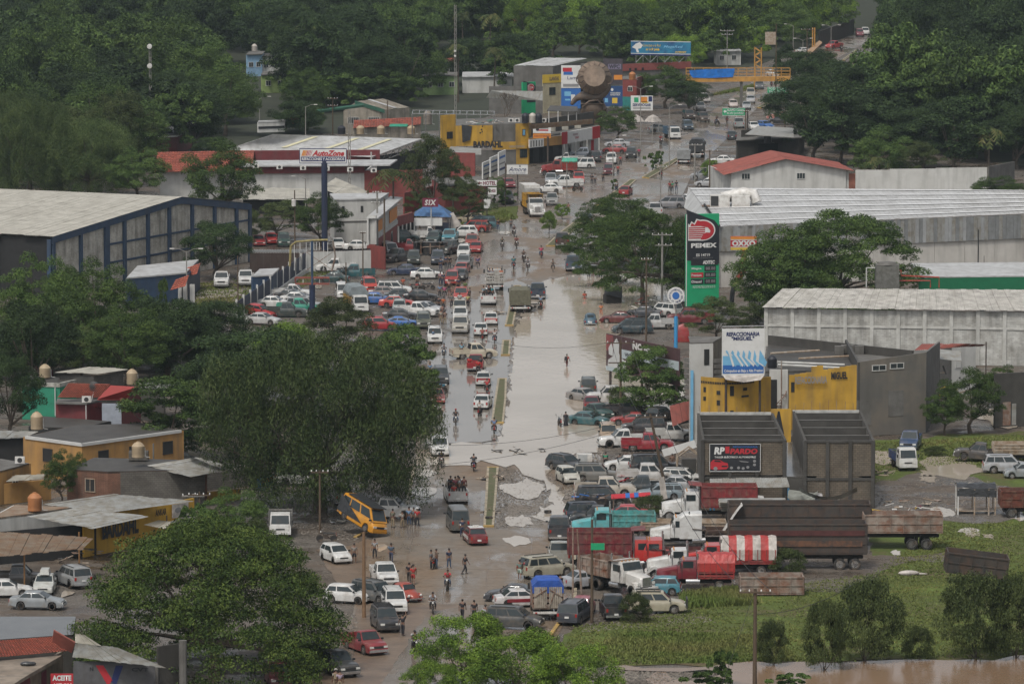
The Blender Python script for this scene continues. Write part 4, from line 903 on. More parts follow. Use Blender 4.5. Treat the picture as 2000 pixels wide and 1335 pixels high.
c('bigpickup',TL,879,477,-95,'blue green suv cab pickup behind the dark diagonal pickup',LOTL)
c('bigpickup',(.055,.06,.055),878,499,-112,'dark diagonal pickup with long bed facing the queue',LOTL)
c('suv',(.04,.05,.07),855,518,-90,'dark blue suv with white grille where three people stand',LOTL)
c('pickup',(.28,.05,.035),922,485,-92,'faded red pickup with dark bonnet at the lot edge',LOTL)
c('sedan',RD,930,495,-95,'bright red saloon facing us at the head of the queue',Q)
c('suv',WH,906,506,-92,'white suv in the queue behind the bright red saloon',Q)
c('pickup',(.17,.19,.20),907,527,-97,'grey pickup in the queue in front of the white suv',Q)
c('sedan',(.36,.08,.07),902,537,-100,'washed out red saloon squeezed beside the grey pickup',Q)
c('sedan',DG,899,549,-98,'charcoal saloon behind the red suv in the queue',Q)
c('suv',RD,883,558,-92,'red suv facing us with people standing at its left',Q)
c('sedan',DB,789,538,180,'dark blue saloon parked side on facing left',LOTL)
c('sedan',WH,835,545,0,'white saloon side on in front of the dark blue saloon',LOTL)
c('suv',WH,770,576,0,'white suv, rearmost in the block of cars below the parked motorcycles',LOTL,sc=.98)
c('sedan',(.035,.045,.05),783,587,5,'black saloon between the white suv and the red striped taxi',LOTL)
c('sedan',BK,822,589,0,'glossy black saloon nearest the kerb side crowd',LOTL)
tx=c('sedan',(.50,.06,.05),775,601,0,'white and red taxi side on in the block of parked cars',LOTL,'taxi','taxi')
c('wagon',(.33,.37,.36),780,613,-90,'pale old estate car facing us below the red striped taxi',LOTL)
c('pickup',WH,815,620,-18,'white crew cab pickup behind the bright blue coupe',LOTL)
c('sedan',SI,834,614,-25,'silver saloon nearest the road on the dirt lot',LOTL)
c('sedan',DG,782,626,0,'dark grey saloon squeezed behind the bright blue coupe',LOTL)
c('coupe',(.02,.13,.42),784,641,0,'bright blue coupe at the front of the dirt lot',LOTL)
c('suv',OL,827,643,-88,'olive green old suv beside the bright blue coupe',LOTL)
c('suv',WH,849,672,-88,'white suv at the road edge above the drooping tree',LOTL)
c('pickup',(.38,.06,.05),901,592,-92,'red pickup in the queue carrying people on its load',Q)
c('suv',(.36,.34,.29),898,616,-90,'pale suv with passengers hanging on both sides',Q)
c('pickup',WH,899,632,-90,'white towed vehicle tight behind the beige pickup',Q)
c('bigpickup',(.36,.34,.29),900,653,-92,'beige full size pickup at the front of the queue with towing mirrors',Q)
c('sedan',(.55,.54,.52),959,636,90,'white and dark taxi seen from behind in the shallow water','cars driving away through the water','taxi','taxi')
c('sedan',WH,939,657,90,'white saloon seen from behind followed by a motorcycle','cars driving away through the water')
c('bigpickup',WH,954,597,90,'white pickup driving away with standing passengers','cars driving away through the water')
c('bigpickup',(.035,.05,.075),1050,586,90,'dark blue pickup beside the tarpaulin truck in the flood',None)
c('sedan',(.38,.025,.03),504,622,-25,'red saloon nose down against the blue fence',LOTL,tilt=(0,8),z=.15)
c('sedan',WH,536,602,-8,'white saloon behind the nose down red saloon',LOTL)
c('pickup',(.045,.055,.05),558,620,0,'dark olive pickup side on behind the mango bushes',LOTL)
c('pickup',WH,571,584,-6,'white pickup furthest back along the blue fence',LOTL)
c('sedan',(.035,.04,.045),571,588,-8,'dark saloon between two white cars by the blue fence',LOTL)
c('sedan',WH,582,594,-6,'white saloon beside the blue sign column',LOTL)
c('suv',SI,594,608,0,'silver suv behind the green pickup at the sign column',LOTL)
c('pickup',(.04,.30,.21),582,612,0,'turquoise green pickup at the foot of the wrecked sign',LOTL)
c('pickup',WH,656,532,180,'white crew pickup loaded with black sacks by the white wall',LOTL)
c('pickup',(.02,.09,.10),694,544,180,'teal green pickup with a raised wooden load bed',LOTL)
c('sedan',DGN,649,554,175,'dark green saloon in front of the teal pickup',LOTL)
c('suv',(.42,.045,.03),721,572,-82,'bright red suv facing us on the gravel lot',LOTL)
c('panelvan',WH,668,584,-85,'white van behind the grey canopy truck',LOTL,sc=.9)
c('sedan',BL,737,595,-10,'light blue saloon behind the canopy truck',LOTL)
c('sedan',(.20,.16,.15),753,582,0,'brownish saloon half hidden behind the white suv',LOTL)
c('hatch',(.30,.02,.025),742,646,0,'dark red hatchback partly under the dark bush',LOTL,sc=1.1)
c('sedan',WH,660,488,-85,'white saloon parked behind the white boundary wall',LOTL)
c('suv',(.02,.06,.05),554,483,-85,'dark green suv behind the brown boundary wall',LOTL)
c('sedan',(.33,.025,.03),504,482,-80,'red car, leftmost behind the brown boundary wall',LOTL)
c('sedan',(.40,.03,.03),530,478,-80,'second red car beside the dark green suv behind the wall',LOTL)
c('sedan',WH,702,490,0,'white saloon end on against the red pillar shop',LOTL)
c('panelvan',(.45,.47,.48),758,505,-70,'white and blue striped delivery van beside two poles',LOTL)
c('sedan',(.40,.40,.39),513,636,-20,'silver car roof above the bright mango bushes',LOTL)
c('bigpickup',WH,433,563,-88,'white utility pickup with dark bumper, left of the pair on the lawn')
c('bigpickup',WH,480,560,-88,'white utility pickup with dark bumper, right of the pair nearest the blue fence')
c('bigpickup',WH,1103,367,-168,'large white pickup angled on the forecourt near walking people',FAR_)
c('pickup',(.25,.27,.29),1076,362,-92,'silver pickup left of the large white pickup',FAR_)
c('suv',(.42,.04,.035),1130,359,-88,'red suv with roof rack beside the large white pickup',FAR_)
c('van',WH,1134,329,178,'white minivan facing left on the forecourt',FAR_)
c('cabpickup',WH,1112,318,178,'small white pickup behind the white minivan',FAR_)
c('suv',DG,1160,317,100,'dark suv beside the white minivan',FAR_)
c('bigpickup',(.25,.28,.32),1142,311,175,'pale blue pickup parked under the red and white shop sign',FAR_)
c('suv',(.11,.02,.03),1189,343,-92,'maroon suv with white bonnet stripe and people alongside',FAR_)
c('suv',WH,1194,321,-92,'white suv behind the maroon suv',FAR_)
c('suv',BK,1233,310,-94,'black suv beside the motorcyclist in pink',FAR_)
c('sedan',(.30,.05,.05),1202,300,170,'white and red car in the tree shade on the left kerb',FAR_)
c('sedan',SI,1206,288,175,'silver car beneath the round street tree',FAR_)
c('sedan',(.14,.15,.15),1288,259,20,'grey saloon half in the driveway beyond the street tree',FAR_)
c('suv',(.05,.08,.11),1343,255,-85,'blue grey suv facing us on the far left kerb',FAR_)
c('suv',(.09,.07,.06),1373,239,-80,'brown suv behind the blue grey suv',FAR_)
c('suv',(.07,.055,.05),1345,234,-80,'dark brown suv left of the brown suv',FAR_)
c('suv',(.22,.22,.22),1366,218,-80,'grey suv behind the two brown ones',FAR_,small=True)
c('pickup',(.45,.42,.40),1374,201,-80,'white and red pickup furthest up the left kerb',FAR_,small=True)
c('sedan',(.04,.05,.055),1429,273,90,'dark saloon driving away beyond the army truck',FAR_)
c('sedan',(.50,.44,.42),1432,211,-90,'white and orange taxi coming towards us under the green sign',FAR_,'taxi','taxi',small=True)
c('pickup',(.28,.30,.30),1443,251,90,'silver pickup driving away with people in its bed',FAR_,small=True)
c('sedan',WH,1472,255,-85,'white car beside the flat roofed shop right of the road',FAR_,small=True)
c('sedan',WH,1409,321,175,'white car behind the red roofed house',FAR_)
c('sedan',SI,1384,366,170,'silver saloon parked outside the white house',FAR_)
c('suv',(.22,.23,.24),1376,352,172,'grey suv behind the silver saloon by the white house',FAR_)
c('sedan',(.16,.17,.19),1403,358,172,'slate coloured car nearest the white house wall',FAR_)
c('van',(.20,.20,.21),1309,407,172,'grey minivan by the warehouse corner',FAR_)
c('sedan',SI,1340,398,172,'silver car nose behind the grey minivan',FAR_)
c('bigpickup',(.45,.45,.44),1279,424,92,'white pickup seen from behind beside the utility pole',FAR_)
c('sedan',(.28,.025,.03),1222,383,80,'dark red car in the shade of the acacia',FAR_)
c('sedan',(.06,.075,.085),1146,438,90,'dark car behind the acacia at the median',FAR_)
c('sedan',SI,1466,202,-92,'silver car in the column coming down the hill, beside the second green sign',FAR_,small=True)
c('suv',(.34,.32,.28),1466,191,-92,'beige suv leading the column under the yellow footbridge',FAR_,small=True)
c('sedan',(.28,.30,.31),1458,214,-92,'pale grey car closest to the orange taxi',FAR_,small=True)
c('suv',(.10,.11,.12),1483,175,-92,'dark suv directly below the yellow footbridge',FAR_,small=True)
c('sedan',BL,1493,253,-60,'dark blue car at the right kerb behind the wires',FAR_,small=True)
c('sedan',(.48,.20,.17),1520,234,172,'orange and white car in front of the dark wood',FAR_,small=True)
c('suv',BK,1523,244,172,'black suv in front of the dark wood',FAR_,small=True)
c('sedan',WH,1510,151,-75,'white car just above the footbridge deck',FAR_,small=True)
c('sedan',(.26,.28,.30),1526,143,-75,'silver car behind the footbridge railing',FAR_,small=True)
c('sedan',(.36,.06,.24),1537,138,-75,'magenta car behind the footbridge railing',FAR_,small=True)
c('sedan',WH,1572,106,25,'white car slanting up the side ramp by the yellow posts',FAR_,small=True)
c('pickup',(.40,.05,.05),1629,96,-125,'red pickup coming down the hill with a loaded bed',FAR_,small=True)
c('suv',(.22,.06,.08),1679,72,-90,'far dark red car under the trees at the road top',FAR_,small=True)
c('suv',WH,1690,69,-90,'far white suv at the road top',FAR_,small=True)
c('suv',BK,990,399,-85,'black suv with white roof on the grass verge by the hotel sign',FAR_,sc=1.05)
c('sedan',(.20,.03,.04),993,368,-80,'maroon car behind the black and white suv',FAR_)
c('pickup',(.26,.26,.25),1078,402,-90,'grey pickup behind the yellow stake truck',FAR_)
c('sedan',WH,1072,377,175,'white car behind the grey pickup',FAR_)
c('bigpickup',(.055,.035,.03),1098,484,90,'dark brown pickup driving away past the two median trees')
c('bigpickup',(.055,.085,.12),1119,531,90,'blue pickup at the far edge of the flood')
c('beetle',(.05,.10,.14),1153,636,90,'blue round backed car standing in the flood',z=-.12)
c('sedan',(.11,.02,.02),1208,633,172,'maroon saloon at the edge of the flood',LOTR)
c('sedan',(.05,.055,.065),1257,622,168,'dark saloon below the red wreckage',LOTR)
c('suv',WH,1298,621,140,'white compact suv behind the silver pickup',LOTR)
c('pickup',(.42,.42,.41),1281,643,180,'silver crew pickup side on above the campaign billboard',LOTR)
c('van',(.03,.05,.06),1235,652,180,'dark teal minivan above the campaign billboard',LOTR)
c('bigpickup',(.14,.02,.025),1348,634,180,'maroon pickup beside the blue sign column',LOTR)
c('suv',(.055,.065,.06),1149,770,90,'dark green jeep like suv standing in the flood',LOTR,z=-.1)
c('sedan',(.27,.26,.25),1142,787,-50,'silver saloon in the flood behind the dark red car',LOTR,z=-.1)
c('sedan',(.15,.02,.03),1155,802,90,'dark red saloon in the flood with its door open',LOTR,z=-.1)
c('sedan',(.03,.07,.065),1169,820,-65,'dark green saloon with its door open at the bank',LOTR)
c('sedan',(.04,.11,.12),1150,833,-25,'teal saloon with its front door wide open in the flood',LOTR,z=-.08)
c('suv',(.36,.27,.19),1188,867,-88,'mud coated beige suv facing us at the bank',LOTR)
c('pickup',WH,1219,875,-172,'white crew pickup nose left beside the beige suv',LOTR)
c('pickup',(.26,.02,.03),1265,882,0,'dark red crew pickup side on at the front of the row',LOTR)
c('coupe',(.26,.03,.03),1234,832,180,'red sports saloon behind the white pickup',LOTR)
c('suv',(.045,.045,.05),1257,848,180,'black estate with roof bars behind the white pickup',LOTR)
c('pickup',(.46,.46,.44),1311,862,0,'silver pickup nose right with a broken front',LOTR)
c('hatch',BK,1289,826,60,'black car with its bonnet raised under the street tree',LOTR)
c('pickup',(.05,.05,.055),1224,816,10,'dark pickup in the shade of the street tree',LOTR)
c('bigpickup',(.48,.47,.45),1197,790,180,'white pickup in brown water under the street tree',LOTR)
c('wagon',(.045,.05,.055),1106,924,-50,'black estate with its tailgate up at the water edge',LOTR)
c('hatch',(.46,.45,.40),1109,947,-75,'small white hatchback with its left door wide open',LOTR)
c('suv',(.16,.155,.14),1164,943,0,'grey boxy suv with its door ajar behind the white hatchback',LOTR)
c('sedan',WH,1224,920,180,'white saloon with a smashed front behind the grey boxy suv',LOTR)
c('suv',(.02,.022,.026),1280,929,5,'black suv nose down beside the leaning pole',LOTR,sc=1.1)
c('bigpickup',(.48,.47,.45),1263,946,0,'white pickup with a crate load behind the leaning white board',LOTR)
c('sedan',SI,1330,962,-15,'pale silver saloon at the breeze block wall',LOTR)
c('wagon',WH,1336,948,-12,'white estate behind the pale silver saloon',LOTR)
c('bigpickup',(.42,.38,.32),1182,973,0,'beige pickup piled with scrap in its bed',LOTR)
c('suv',(.02,.022,.026),1177,993,0,'long black suv with chrome window line',LOTR,sc=1.12)
c('wagon',(.22,.27,.30),1290,977,180,'pale blue estate in front of the white leaning board',LOTR)
c('pickup',(.03,.04,.045),1258,968,180,'dark pickup with a metal frame behind the pale blue estate',LOTR)
c('suv',(.03,.04,.055),1152,1021,10,'dark blue suv at the kerb above the turquoise tipper',LOTR)
c('pickup',(.025,.03,.035),1170,1029,175,'black pickup jammed against the dark blue suv',LOTR)
c('sedan',(.36,.03,.04),1218,1018,180,'crushed red car behind the black pickup',LOTR)
c('bigpickup',(.045,.048,.055),1092,1059,90,'black full size pickup driving away past the kerb')
c('pickup',(.30,.30,.27),1092,1107,92,'grey pickup behind the tan suv at the kerb')
c('suv',(.33,.31,.24),1068,1133,30,'tan suv seen from behind left beside two walkers',sc=1.05)
c('sedan',(.33,.34,.36),1146,1152,25,'silver saloon behind the leaning rusty poles')
c('hatch',(.06,.20,.25),1286,1163,175,'small blue hatchback in front of the maroon truck')
ts=c('suv',(.38,.35,.26),1283,1199,0,'pale gold suv with roof rack side on at the field edge')
c('pickup',(.035,.037,.04),1197,1214,95,'black pickup overgrown with washed up branches')
c('van',(.045,.05,.062),1122,1223,75,'dark grey minivan seen from behind at the bottom kerb')
c('hatch',(.28,.03,.05),1139,1206,80,'dark red hatchback behind the dark grey minivan')
c('sedan',(.50,.49,.48),1018,1188,10,'white and maroon taxi half behind the blue tarpaulin truck',None,'taxi','taxi')
c('sedan',(.05,.052,.058),1000,1178,172,'dark grey saloon side on above the taxi')
c('suv',(.06,.062,.06),1004,1232,-14,'dark grey suv side on above the bright green bush')
c('sedan',(.16,.02,.025),928,1067,100,'maroon and white taxi driving away beside the median end',None,'taxi','taxi')
c('panelvan',(.085,.085,.08),894,1042,97,'mud grey passenger van followed by a person on foot',sc=1.02)
c('bigpickup',(.46,.46,.45),890,986,95,'white pickup crowded with passengers ahead of the grey van')
c('beetle',(.30,.055,.035),791,1179,-60,'small red round backed car beside the white suv',BL_)
c('bigpickup',WH,751,1148,-80,'large white pickup facing us below two walking men',BL_,sc=.92)
c('suv',WH,770,1201,-82,'white suv facing us below the large white pickup',BL_)
c('suv',(.10,.105,.105),733,1184,-45,'dark grey suv with its door open behind the wooden pole',BL_)
c('suv',(.035,.036,.04),752,1237,-78,'black suv facing us with roof rack',BL_)
c('cabpickup',(.24,.035,.04),712,1282,-62,'wine red pickup with silver grille below the black suv',BL_)
c('hatch',(.36,.38,.38),622,1299,-68,'silver hatchback behind the lowest dark pickup',BL_)
c('pickup',(.045,.047,.047),655,1326,-62,'dark pickup with chrome bumper, lowest in the row',BL_)
c('hatch',WH,656,1103,-65,'white hatchback alone beside a man in shorts',BL_)
c('hatch',(.15,.04,.045),543,1345,-80,'wine coloured hatchback at the bottom edge under the umbrella tree',BL_,sc=1.1)
c('bigpickup',WH,758,1016,-12,'big white pickup nose right with men at its wheel',BL_)
c('pickup',(.22,.225,.22),668,990,98,'grey pickup under the drooping tree',BL_)
c('suv',(.40,.40,.39),588,951,-10,'white suv in deep shade under the drooping tree',BL_)
c('hatch',WH,680,1181,-20,'silver car half hidden behind the umbrella tree edge',BL_)
c('pickup',(.09,.085,.08),34,1147,0,'dark dusty pickup under the rusty sheet roof',BL_)
c('sedan',(.46,.47,.44),88,1163,-90,'pale green saloon facing us in the yard with a roof box',BL_)
c('suv',(.30,.31,.31),142,1152,118,'silver suv seen from behind in the lower left yard',BL_)
c('sedan',(.24,.26,.27),74,1192,-8,'silver old saloon side on behind the wet flat roof',BL_)
c('sedan',WH,12,1168,5,'white car cut by the left picture edge',BL_)
yv=c('panelvan',(.55,.24,.012),704,1052,-50,'yellow and black delivery van pitched nose down off the kerb',BL_,sc=1.08,tilt=(-10,15),z=.8)
c('pickup',(.03,.06,.13),1778,882,-100,'dark blue pickup behind the white cab over truck in the field')
c('suv',(.36,.37,.38),1966,925,0,'silver suv side on by the right picture edge')
c('hatch',(.25,.27,.28),1999,935,180,'silver car cut by the right picture edge')
c('pickup',(.06,.055,.05),1915,905,172,'wrecked brown pickup in front of the yellow stake bed',tilt=(0,-5),z=.1)
c('sedan',(.42,.38,.31),1632,1006,0,'beige saloon beneath the breeze block building')
c('suv',(.42,.42,.42),1563,1004,180,'white suv under the fallen canopy cloth')
c('pickup',WH,1482,1010,180,'white pickup under the collapsed white sheets')
def open_door(t,x,side,ang,col,w=1.0,z=.55,h=.75):
 d=ZI('open_door',MB().box((-w/2,0,0),(w,.06,h*.62)).box((-w/2+.08,0,h*.62),(w*.72,.04,h*.55),mi=1).mesh([Al,Ar]),t,(x,side*.86,z+.1),(0,0,mR(ang)),color=col)
BYL={o['label']:o for o in COL.objects if o.get('category')in('car','suv','pickup','taxi','van','minivan')}
def fd(s):return next(o for k,o in BYL.items()if s in k)
open_door(fd('teal saloon with its front door'),.95,-1,-70,(.04,.11,.12));open_door(fd('small white hatchback'),.95,-1,-75,(.30,.32,.31))
open_door(fd('dark red saloon in the flood'),.95,-1,-60,(.15,.02,.03));open_door(fd('dark green saloon with its door'),.95,1,60,(.03,.07,.065))
open_door(fd('grey boxy suv'),1.1,-1,-40,(.16,.155,.14),z=.75);open_door(fd('white hatchback with its doors'),.9,1,70,WH)
open_door(fd('white hatchback with its doors'),-.2,1,70,WH);open_door(fd('dark grey suv with its door'),1.1,-1,-55,(.10,.105,.105),z=.75)
def ZE(t,roof=None,stripe=None,lid=None):
 if roof:ZI('roof_panel',MB().box((-.36,0,1.455),(1.25,1.28,.03)).mesh(Al),t,color=roof)
 if stripe:
  for sg in(1,-1):ZI('door_stripe',MB().box((0,sg*.865,.62),(2.6,.02,.28)).mesh(Al),t,color=stripe)
 if lid:ZI('boot_lid',MB().box((-2.19,0,.84),(.05,1.45,.22)).mesh(Al),t,color=lid)
 ZI('roof_sign',MB().box((-.3,0,1.53),(.25,.5,.13)).mesh(At),t)
ZE(tx,(.58,.58,.56));ZE(fd('maroon and white taxi'),(.58,.58,.56),(.58,.58,.56));ZE(fd('white and maroon taxi'),None,(.22,.02,.03))
ZE(fd('white and dark taxi'),None,(.16,.02,.03),(.45,.18,.17));ZE(fd('white and orange taxi'),None,(.5,.08,.03))
def rack(t,x,z,l,w):
 b=MB()
 for sg in(1,-1):b.box((x,sg*w/2,z),(l,.05,.05))
 for i in range(5):b.box((x-l/2+l*i/4,0,z),(.05,w,.05))
 ZI('roof_rack',b.mesh(Af),t)
for s_ in('pale gold suv','black suv facing us with roof','red suv with roof rack','black estate with roof bars'):rack(fd(s_),-.7,1.86,1.9,1.2)
ZI('bull_bar',MB().box((2.42,0,.85),(.12,1.5,.75)).mesh(Af),ts)
ZI('roof_box',MB().box((-.3,0,1.68),(1.6,.8,.4),taper=.85).mesh(Al),fd('pale green saloon'),color=(.46,.47,.44))
ZI('black_roof',MB().box((-.05,0,2.14),(3.4,1.45,.06)).mesh(A5),yv)
ZI('side_panel',MB().add([(-2.35,-.905,.5),(1.0,-.905,.5),(-2.35,-.905,1.95)],[(0,1,2)]).mesh(A5),yv)
for nm,w_ in(('overturned suv',1),):
 t=fd(nm)
 for x in(-1.3,0,1.3):ZI('axle',MB().box((x,0,.26),(.15,1.5,.12)).mesh(Am),t)
 ZI('exhaust_pipe',MB().tube([(-2,.3,.22),(0,.25,.2),(1.4,.1,.22)],.06).mesh(Am),t)
Zi('white stake truck driving away with people above its bed',966,569,92,WH,(.5,.49,.46),L=6.2,boxh=1.5,nose=True)
ct=Zi('heavy cargo truck seen from behind under a ribbed brown tarpaulin',1015,612,91,(.36,.05,.04),(.42,.38,.30),L=8.5,W=2.5,tarp=B4,boxh=1.5,hang=1.5,th=.25)
ZI('tail_cover',MB().box((-4.30,0,2.0),(.05,2.45,1.75)).mesh(B4),ct)
Zi('army truck with dark canvas hoops driving away',1362,309,86,(.05,.055,.04),(.045,.05,.04),L=7.5,W=2.45,tarp=A5,boxh=1.6,hang=1.6,th=.5,cat='army truck',name='army_truck')
Zi('small grey box truck driving away below the army truck',1336,321,86,(.3,.3,.3),(.25,.26,.26),L=5.5,W=2.1,tarp=mat('grey_canvas',(.24,.25,.25),.6,var=.3),boxh=1.2,hang=1.2,th=.3,nose=False)
yt=Zj('white nosed truck with a tall yellow grain body',1043,425,-82,WH,(.55,.30,.02),L=8.0,boxh=1.9,z0=1.2,name='grain_truck')
bt=Zi('white box truck behind the yellow grain truck',1036,408,-80,WH,(.5,.5,.49),L=6.5,W=2.3,boxh=2.3,nose=False,name='box_truck')
ZI('cargo_box',MB().box((-.85,0,2.2),(4.6,2.4,2.5)).mesh(At),bt)
Zi('red stake truck under a bright green tarpaulin',1092,344,176,(.22,.03,.03),(.36,.04,.03),L=6.0,tarp=Ci,boxh=1.3,hang=.2,th=.45,nose=True)
Zi('white cab truck with blue stake bed and a man on top',1313,273,-80,WH,(.04,.12,.2),L=5.8,boxh=1.2,nose=False)
cp=Zi('white cab truck with a grey tent canopy on the gravel lot',697,613,-78,WH,(.40,.24,.03),L=6.0,W=2.3,tarp=mat('grey_canopy',(.20,.23,.24),.6,var=.3,bump=.3),boxh=1.5,hang=.35,th=.8,nose=False)
w1=Zj('white tractor with open red tipper body, uppermost of the truck row',1385,1019,180,WH,(.24,.025,.028),L=8.8,boxh=1.9,z0=1.3)
Zj('turquoise tipper truck nose left behind the dark red tipper',1198,1057,180,(.10,.36,.38),(.09,.34,.33),L=7.6,boxh=1.25,z0=1.15)
Zj('long dark red tipper truck nose right in the truck row',1212,1117,0,(.45,.03,.025),(.17,.02,.025),L=9.2,boxh=1.95,z0=1.5)
w2=Zj('red long nosed tractor facing left in the middle of the truck row',1306,1118,180,(.45,.03,.025),(.10,.03,.03),L=8.0,boxh=.6)
Zj('dirty white tipper with maroon side stripe facing us',1206,1168,-52,(.52,.51,.48),(.36,.32,.26),L=7.8,boxh=1.35,m=Am,bw=2.4)
wt=Zj('white sleeper tractor facing left under the brown trailer',1372,1072,180,WH,(.07,.04,.03),L=9.4,boxh=.35,sleeper=True,name='tractor_unit')
Zk('low brown flatbed trailer between white and red trucks',1335,1060,0,7.5,2.4,.7,(.14,.06,.05),Ap,z0=1.1,axles=1)
t_=Zk('huge sooty dump trailer with three wheels in view',1556,1113,180,11.8,2.6,2.6,(.04,.035,.03),An,z0=1.35,axles=2,ribs=8,rails=3)
ZI('timber_panel',MB().box((0.0,1.36,2.3),(11.0,.05,.5)).box((0,1.36,3.2),(11.4,.05,.45),mi=1).mesh([mat('charred_planks',(.14,.065,.035),.8,var=.5,scale=2,col2=(.035,.03,.028)),mat('wine_planks',(.085,.025,.022),.8,var=.4,scale=1.5)]),t_)
Zk('second dark dump trailer behind the huge sooty one',1560,1066,180,12.5,2.5,2.2,(.03,.03,.03),An,z0=1.5,ribs=9)
rt=Zk('rusty white dump trailer with two wheels, right of the dark one',1762,1074,0,6.9,2.5,1.6,(.3,.3,.3),Am,z0=1.5,axles=2,ribs=6)
for ch in rt.children:
 if ch.name.startswith('wheel'):ch.location.x+=3.2
Zk('rusty white tipper body lying on the grass',1506,1164,180,5.3,2.3,1.45,(.4,.4,.38),Am,z0=.15,wh=False,name='tipper_body',cat='tipper body',ribs=5)
Zk('black tipper body tilted in the bushes',1903,1140,0,5.2,2.2,1.7,(.02,.02,.02),An,z0=.5,wh=False,name='tipper_body',cat='tipper body',ribs=5,z=.25,tilt=(3,7))
Zk('maroon tipper trailer cut by the right picture edge',1994,1012,0,3.9,2.3,1.5,(.13,.035,.02),Bt,z0=1.0,axles=1,ribs=4)
Zk('yellow slatted stake bed behind the silver suv',1985,905,0,4.6,2.2,1.0,(.36,.25,.06),Ap,z0=.9,axles=1,ribs=6,rails=3)
rw=Zi('truck under a red and white striped tarpaulin',1421,1124,180,(.45,.03,.025),(.30,.03,.03),L=8.2,W=2.4,boxh=1.1,mats=[A9,Cf],stripes=7,th=1.0,hang=.9)
Zi('maroon truck under a plain red tarpaulin',1357,1153,180,(.17,.02,.028),(.34,.03,.03),L=6.6,W=2.2,tarp=Cf,boxh=1.2,hang=.75,th=.7,nose=True)
bb=Zi('rusty white stake truck seen from behind under a blue tarpaulin',1066,1213,93,(.3,.04,.05),(.42,.36,.28),L=6.2,W=2.4,tarp=Cl,boxh=1.75,hang=.55,th=.45,m=Am)
for sg in(1,-1):
 b=MB()
 for i in range(7):b.box((-3.10,sg*(.15+i*.15),1.95),(.05,.12,1.7))
 ZI('plank_gate',b.mesh(mat('weathered_boards',(.42,.37,.30),.8,var=.4,scale=2,rain=.5)),bb)
 ZI('brace',MB().tube([(-3.15,sg*.12,1.2),(-3.15,sg*.62,2.7)],.05,4).tube([(-3.15,sg*.12,2.6),(-3.15,sg*1.1,2.0)],.05,4).mesh(Am),bb)
sc_=Zi('small white cab over truck with a blue bed in the puddles',1764,921,-82,WH,(.03,.06,.16),L=4.8,W=1.8,boxh=.7,nose=False)
Zi('rusty flatbed truck wreck at the edge of the umbrella tree',548,1052,-88,WH,(.20,.20,.19),L=5.6,W=2.0,boxh=1.0,nose=False)
Zi('white tractor nose between the red truck and the maroon truck',1325,1133,180,WH,(.3,.05,.05),L=5.5,W=2.1,boxh=.5)
t=Za('raised_bonnet','white truck bonnet raised against the sooty trailer','bonnet',G(1412,1068)+Vector((0,0,1.4)))
ZI('shell',MB().loft([[(1.9*mS(a*.8)+off,y,2.5*mS(a))for a in np.linspace(0,1.35,6)]for y,off in((-1.0,0),(1.0,0))],close=False,caps=False).mesh(At,60),t)
t=Za('overturned_body','crumpled red vehicle body standing beside the blue column','wreck',G(1330,666))
ZI('body_shell',MB().loft([[(x,-.8,0),(x*.9,-.85,z*.7),(x*.7,-.5,z),(x*.7,.5,z),(x*.9,.85,z*.7),(x,.8,0)]for x,z in((-.9,1.1),(-.4,1.9),(.4,2.1),(1.0,1.9))]).mesh(Al,40),t,color=(.30,.03,.03))
# building helpers
Ab=mat('tin_sheet',(.34,.345,.33),.5,.25,var=.3,scale=1.2,col2=(.24,.22,.18),rain=.25)
Ao=mat('white_tin_sheet',(.46,.465,.46),.5,var=.25,scale=.3,rain=.35)
A6=mat('beige_tin_sheet',(.44,.42,.36),.55,var=.25,scale=.5,rain=.25)
Bo=mat('red_tin_sheet',(.27,.075,.055),.6,var=.3,scale=.8,rain=.2)
Bm=mat('rusty_tin_sheet',(.20,.115,.06),.75,var=.4,scale=.9,col2=(.24,.20,.15),rain=.3)
Ad=mat('grey_concrete',(.14,.135,.125),.85,var=.35,scale=.6,rain=.6,bump=.2)
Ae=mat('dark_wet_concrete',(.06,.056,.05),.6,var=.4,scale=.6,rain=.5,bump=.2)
Ac=mat('white_wall_paint',(.50,.50,.475),.8,var=.15,scale=.4,rain=.3)
A7=mat('yellow_wall_paint',(.48,.28,.03),.75,var=.25,scale=.5,rain=.45)
Bk=mat('orange_wall_paint',(.38,.21,.065),.8,var=.25,scale=.5,rain=.4)
Bc=mat('blue_steel_paint',(.03,.06,.115),.6,var=.3,scale=1,rain=.3)
Br=mat('navy_fence_paint',(.012,.022,.06),.6,var=.3,rain=.2)
A4=mat('red_wall_paint',(.22,.045,.038),.7,var=.25,rain=.3)
Az=mat('maroon_paint',(.15,.025,.028),.7,var=.25,rain=.3)
Cd=mat('green_wall_paint',(.02,.22,.13),.7,var=.2,rain=.2)
Cr=mat('clay_roof_tile',(.30,.075,.045),.7,var=.3,scale=2,island=.25,rain=.25)
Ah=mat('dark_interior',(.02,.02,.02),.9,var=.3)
Ag=mat('white_frame',(.5,.5,.48),.6,var=.1)
Aj=mat('wooden_pole',(.10,.07,.045),.85,var=.4,scale=2,stretch=(3,3,.3))
Ba=mat('concrete_pole',(.25,.24,.22),.8,var=.25,rain=.3)
Co=mat('cable',(.025,.025,.025),.6)
Cy=None
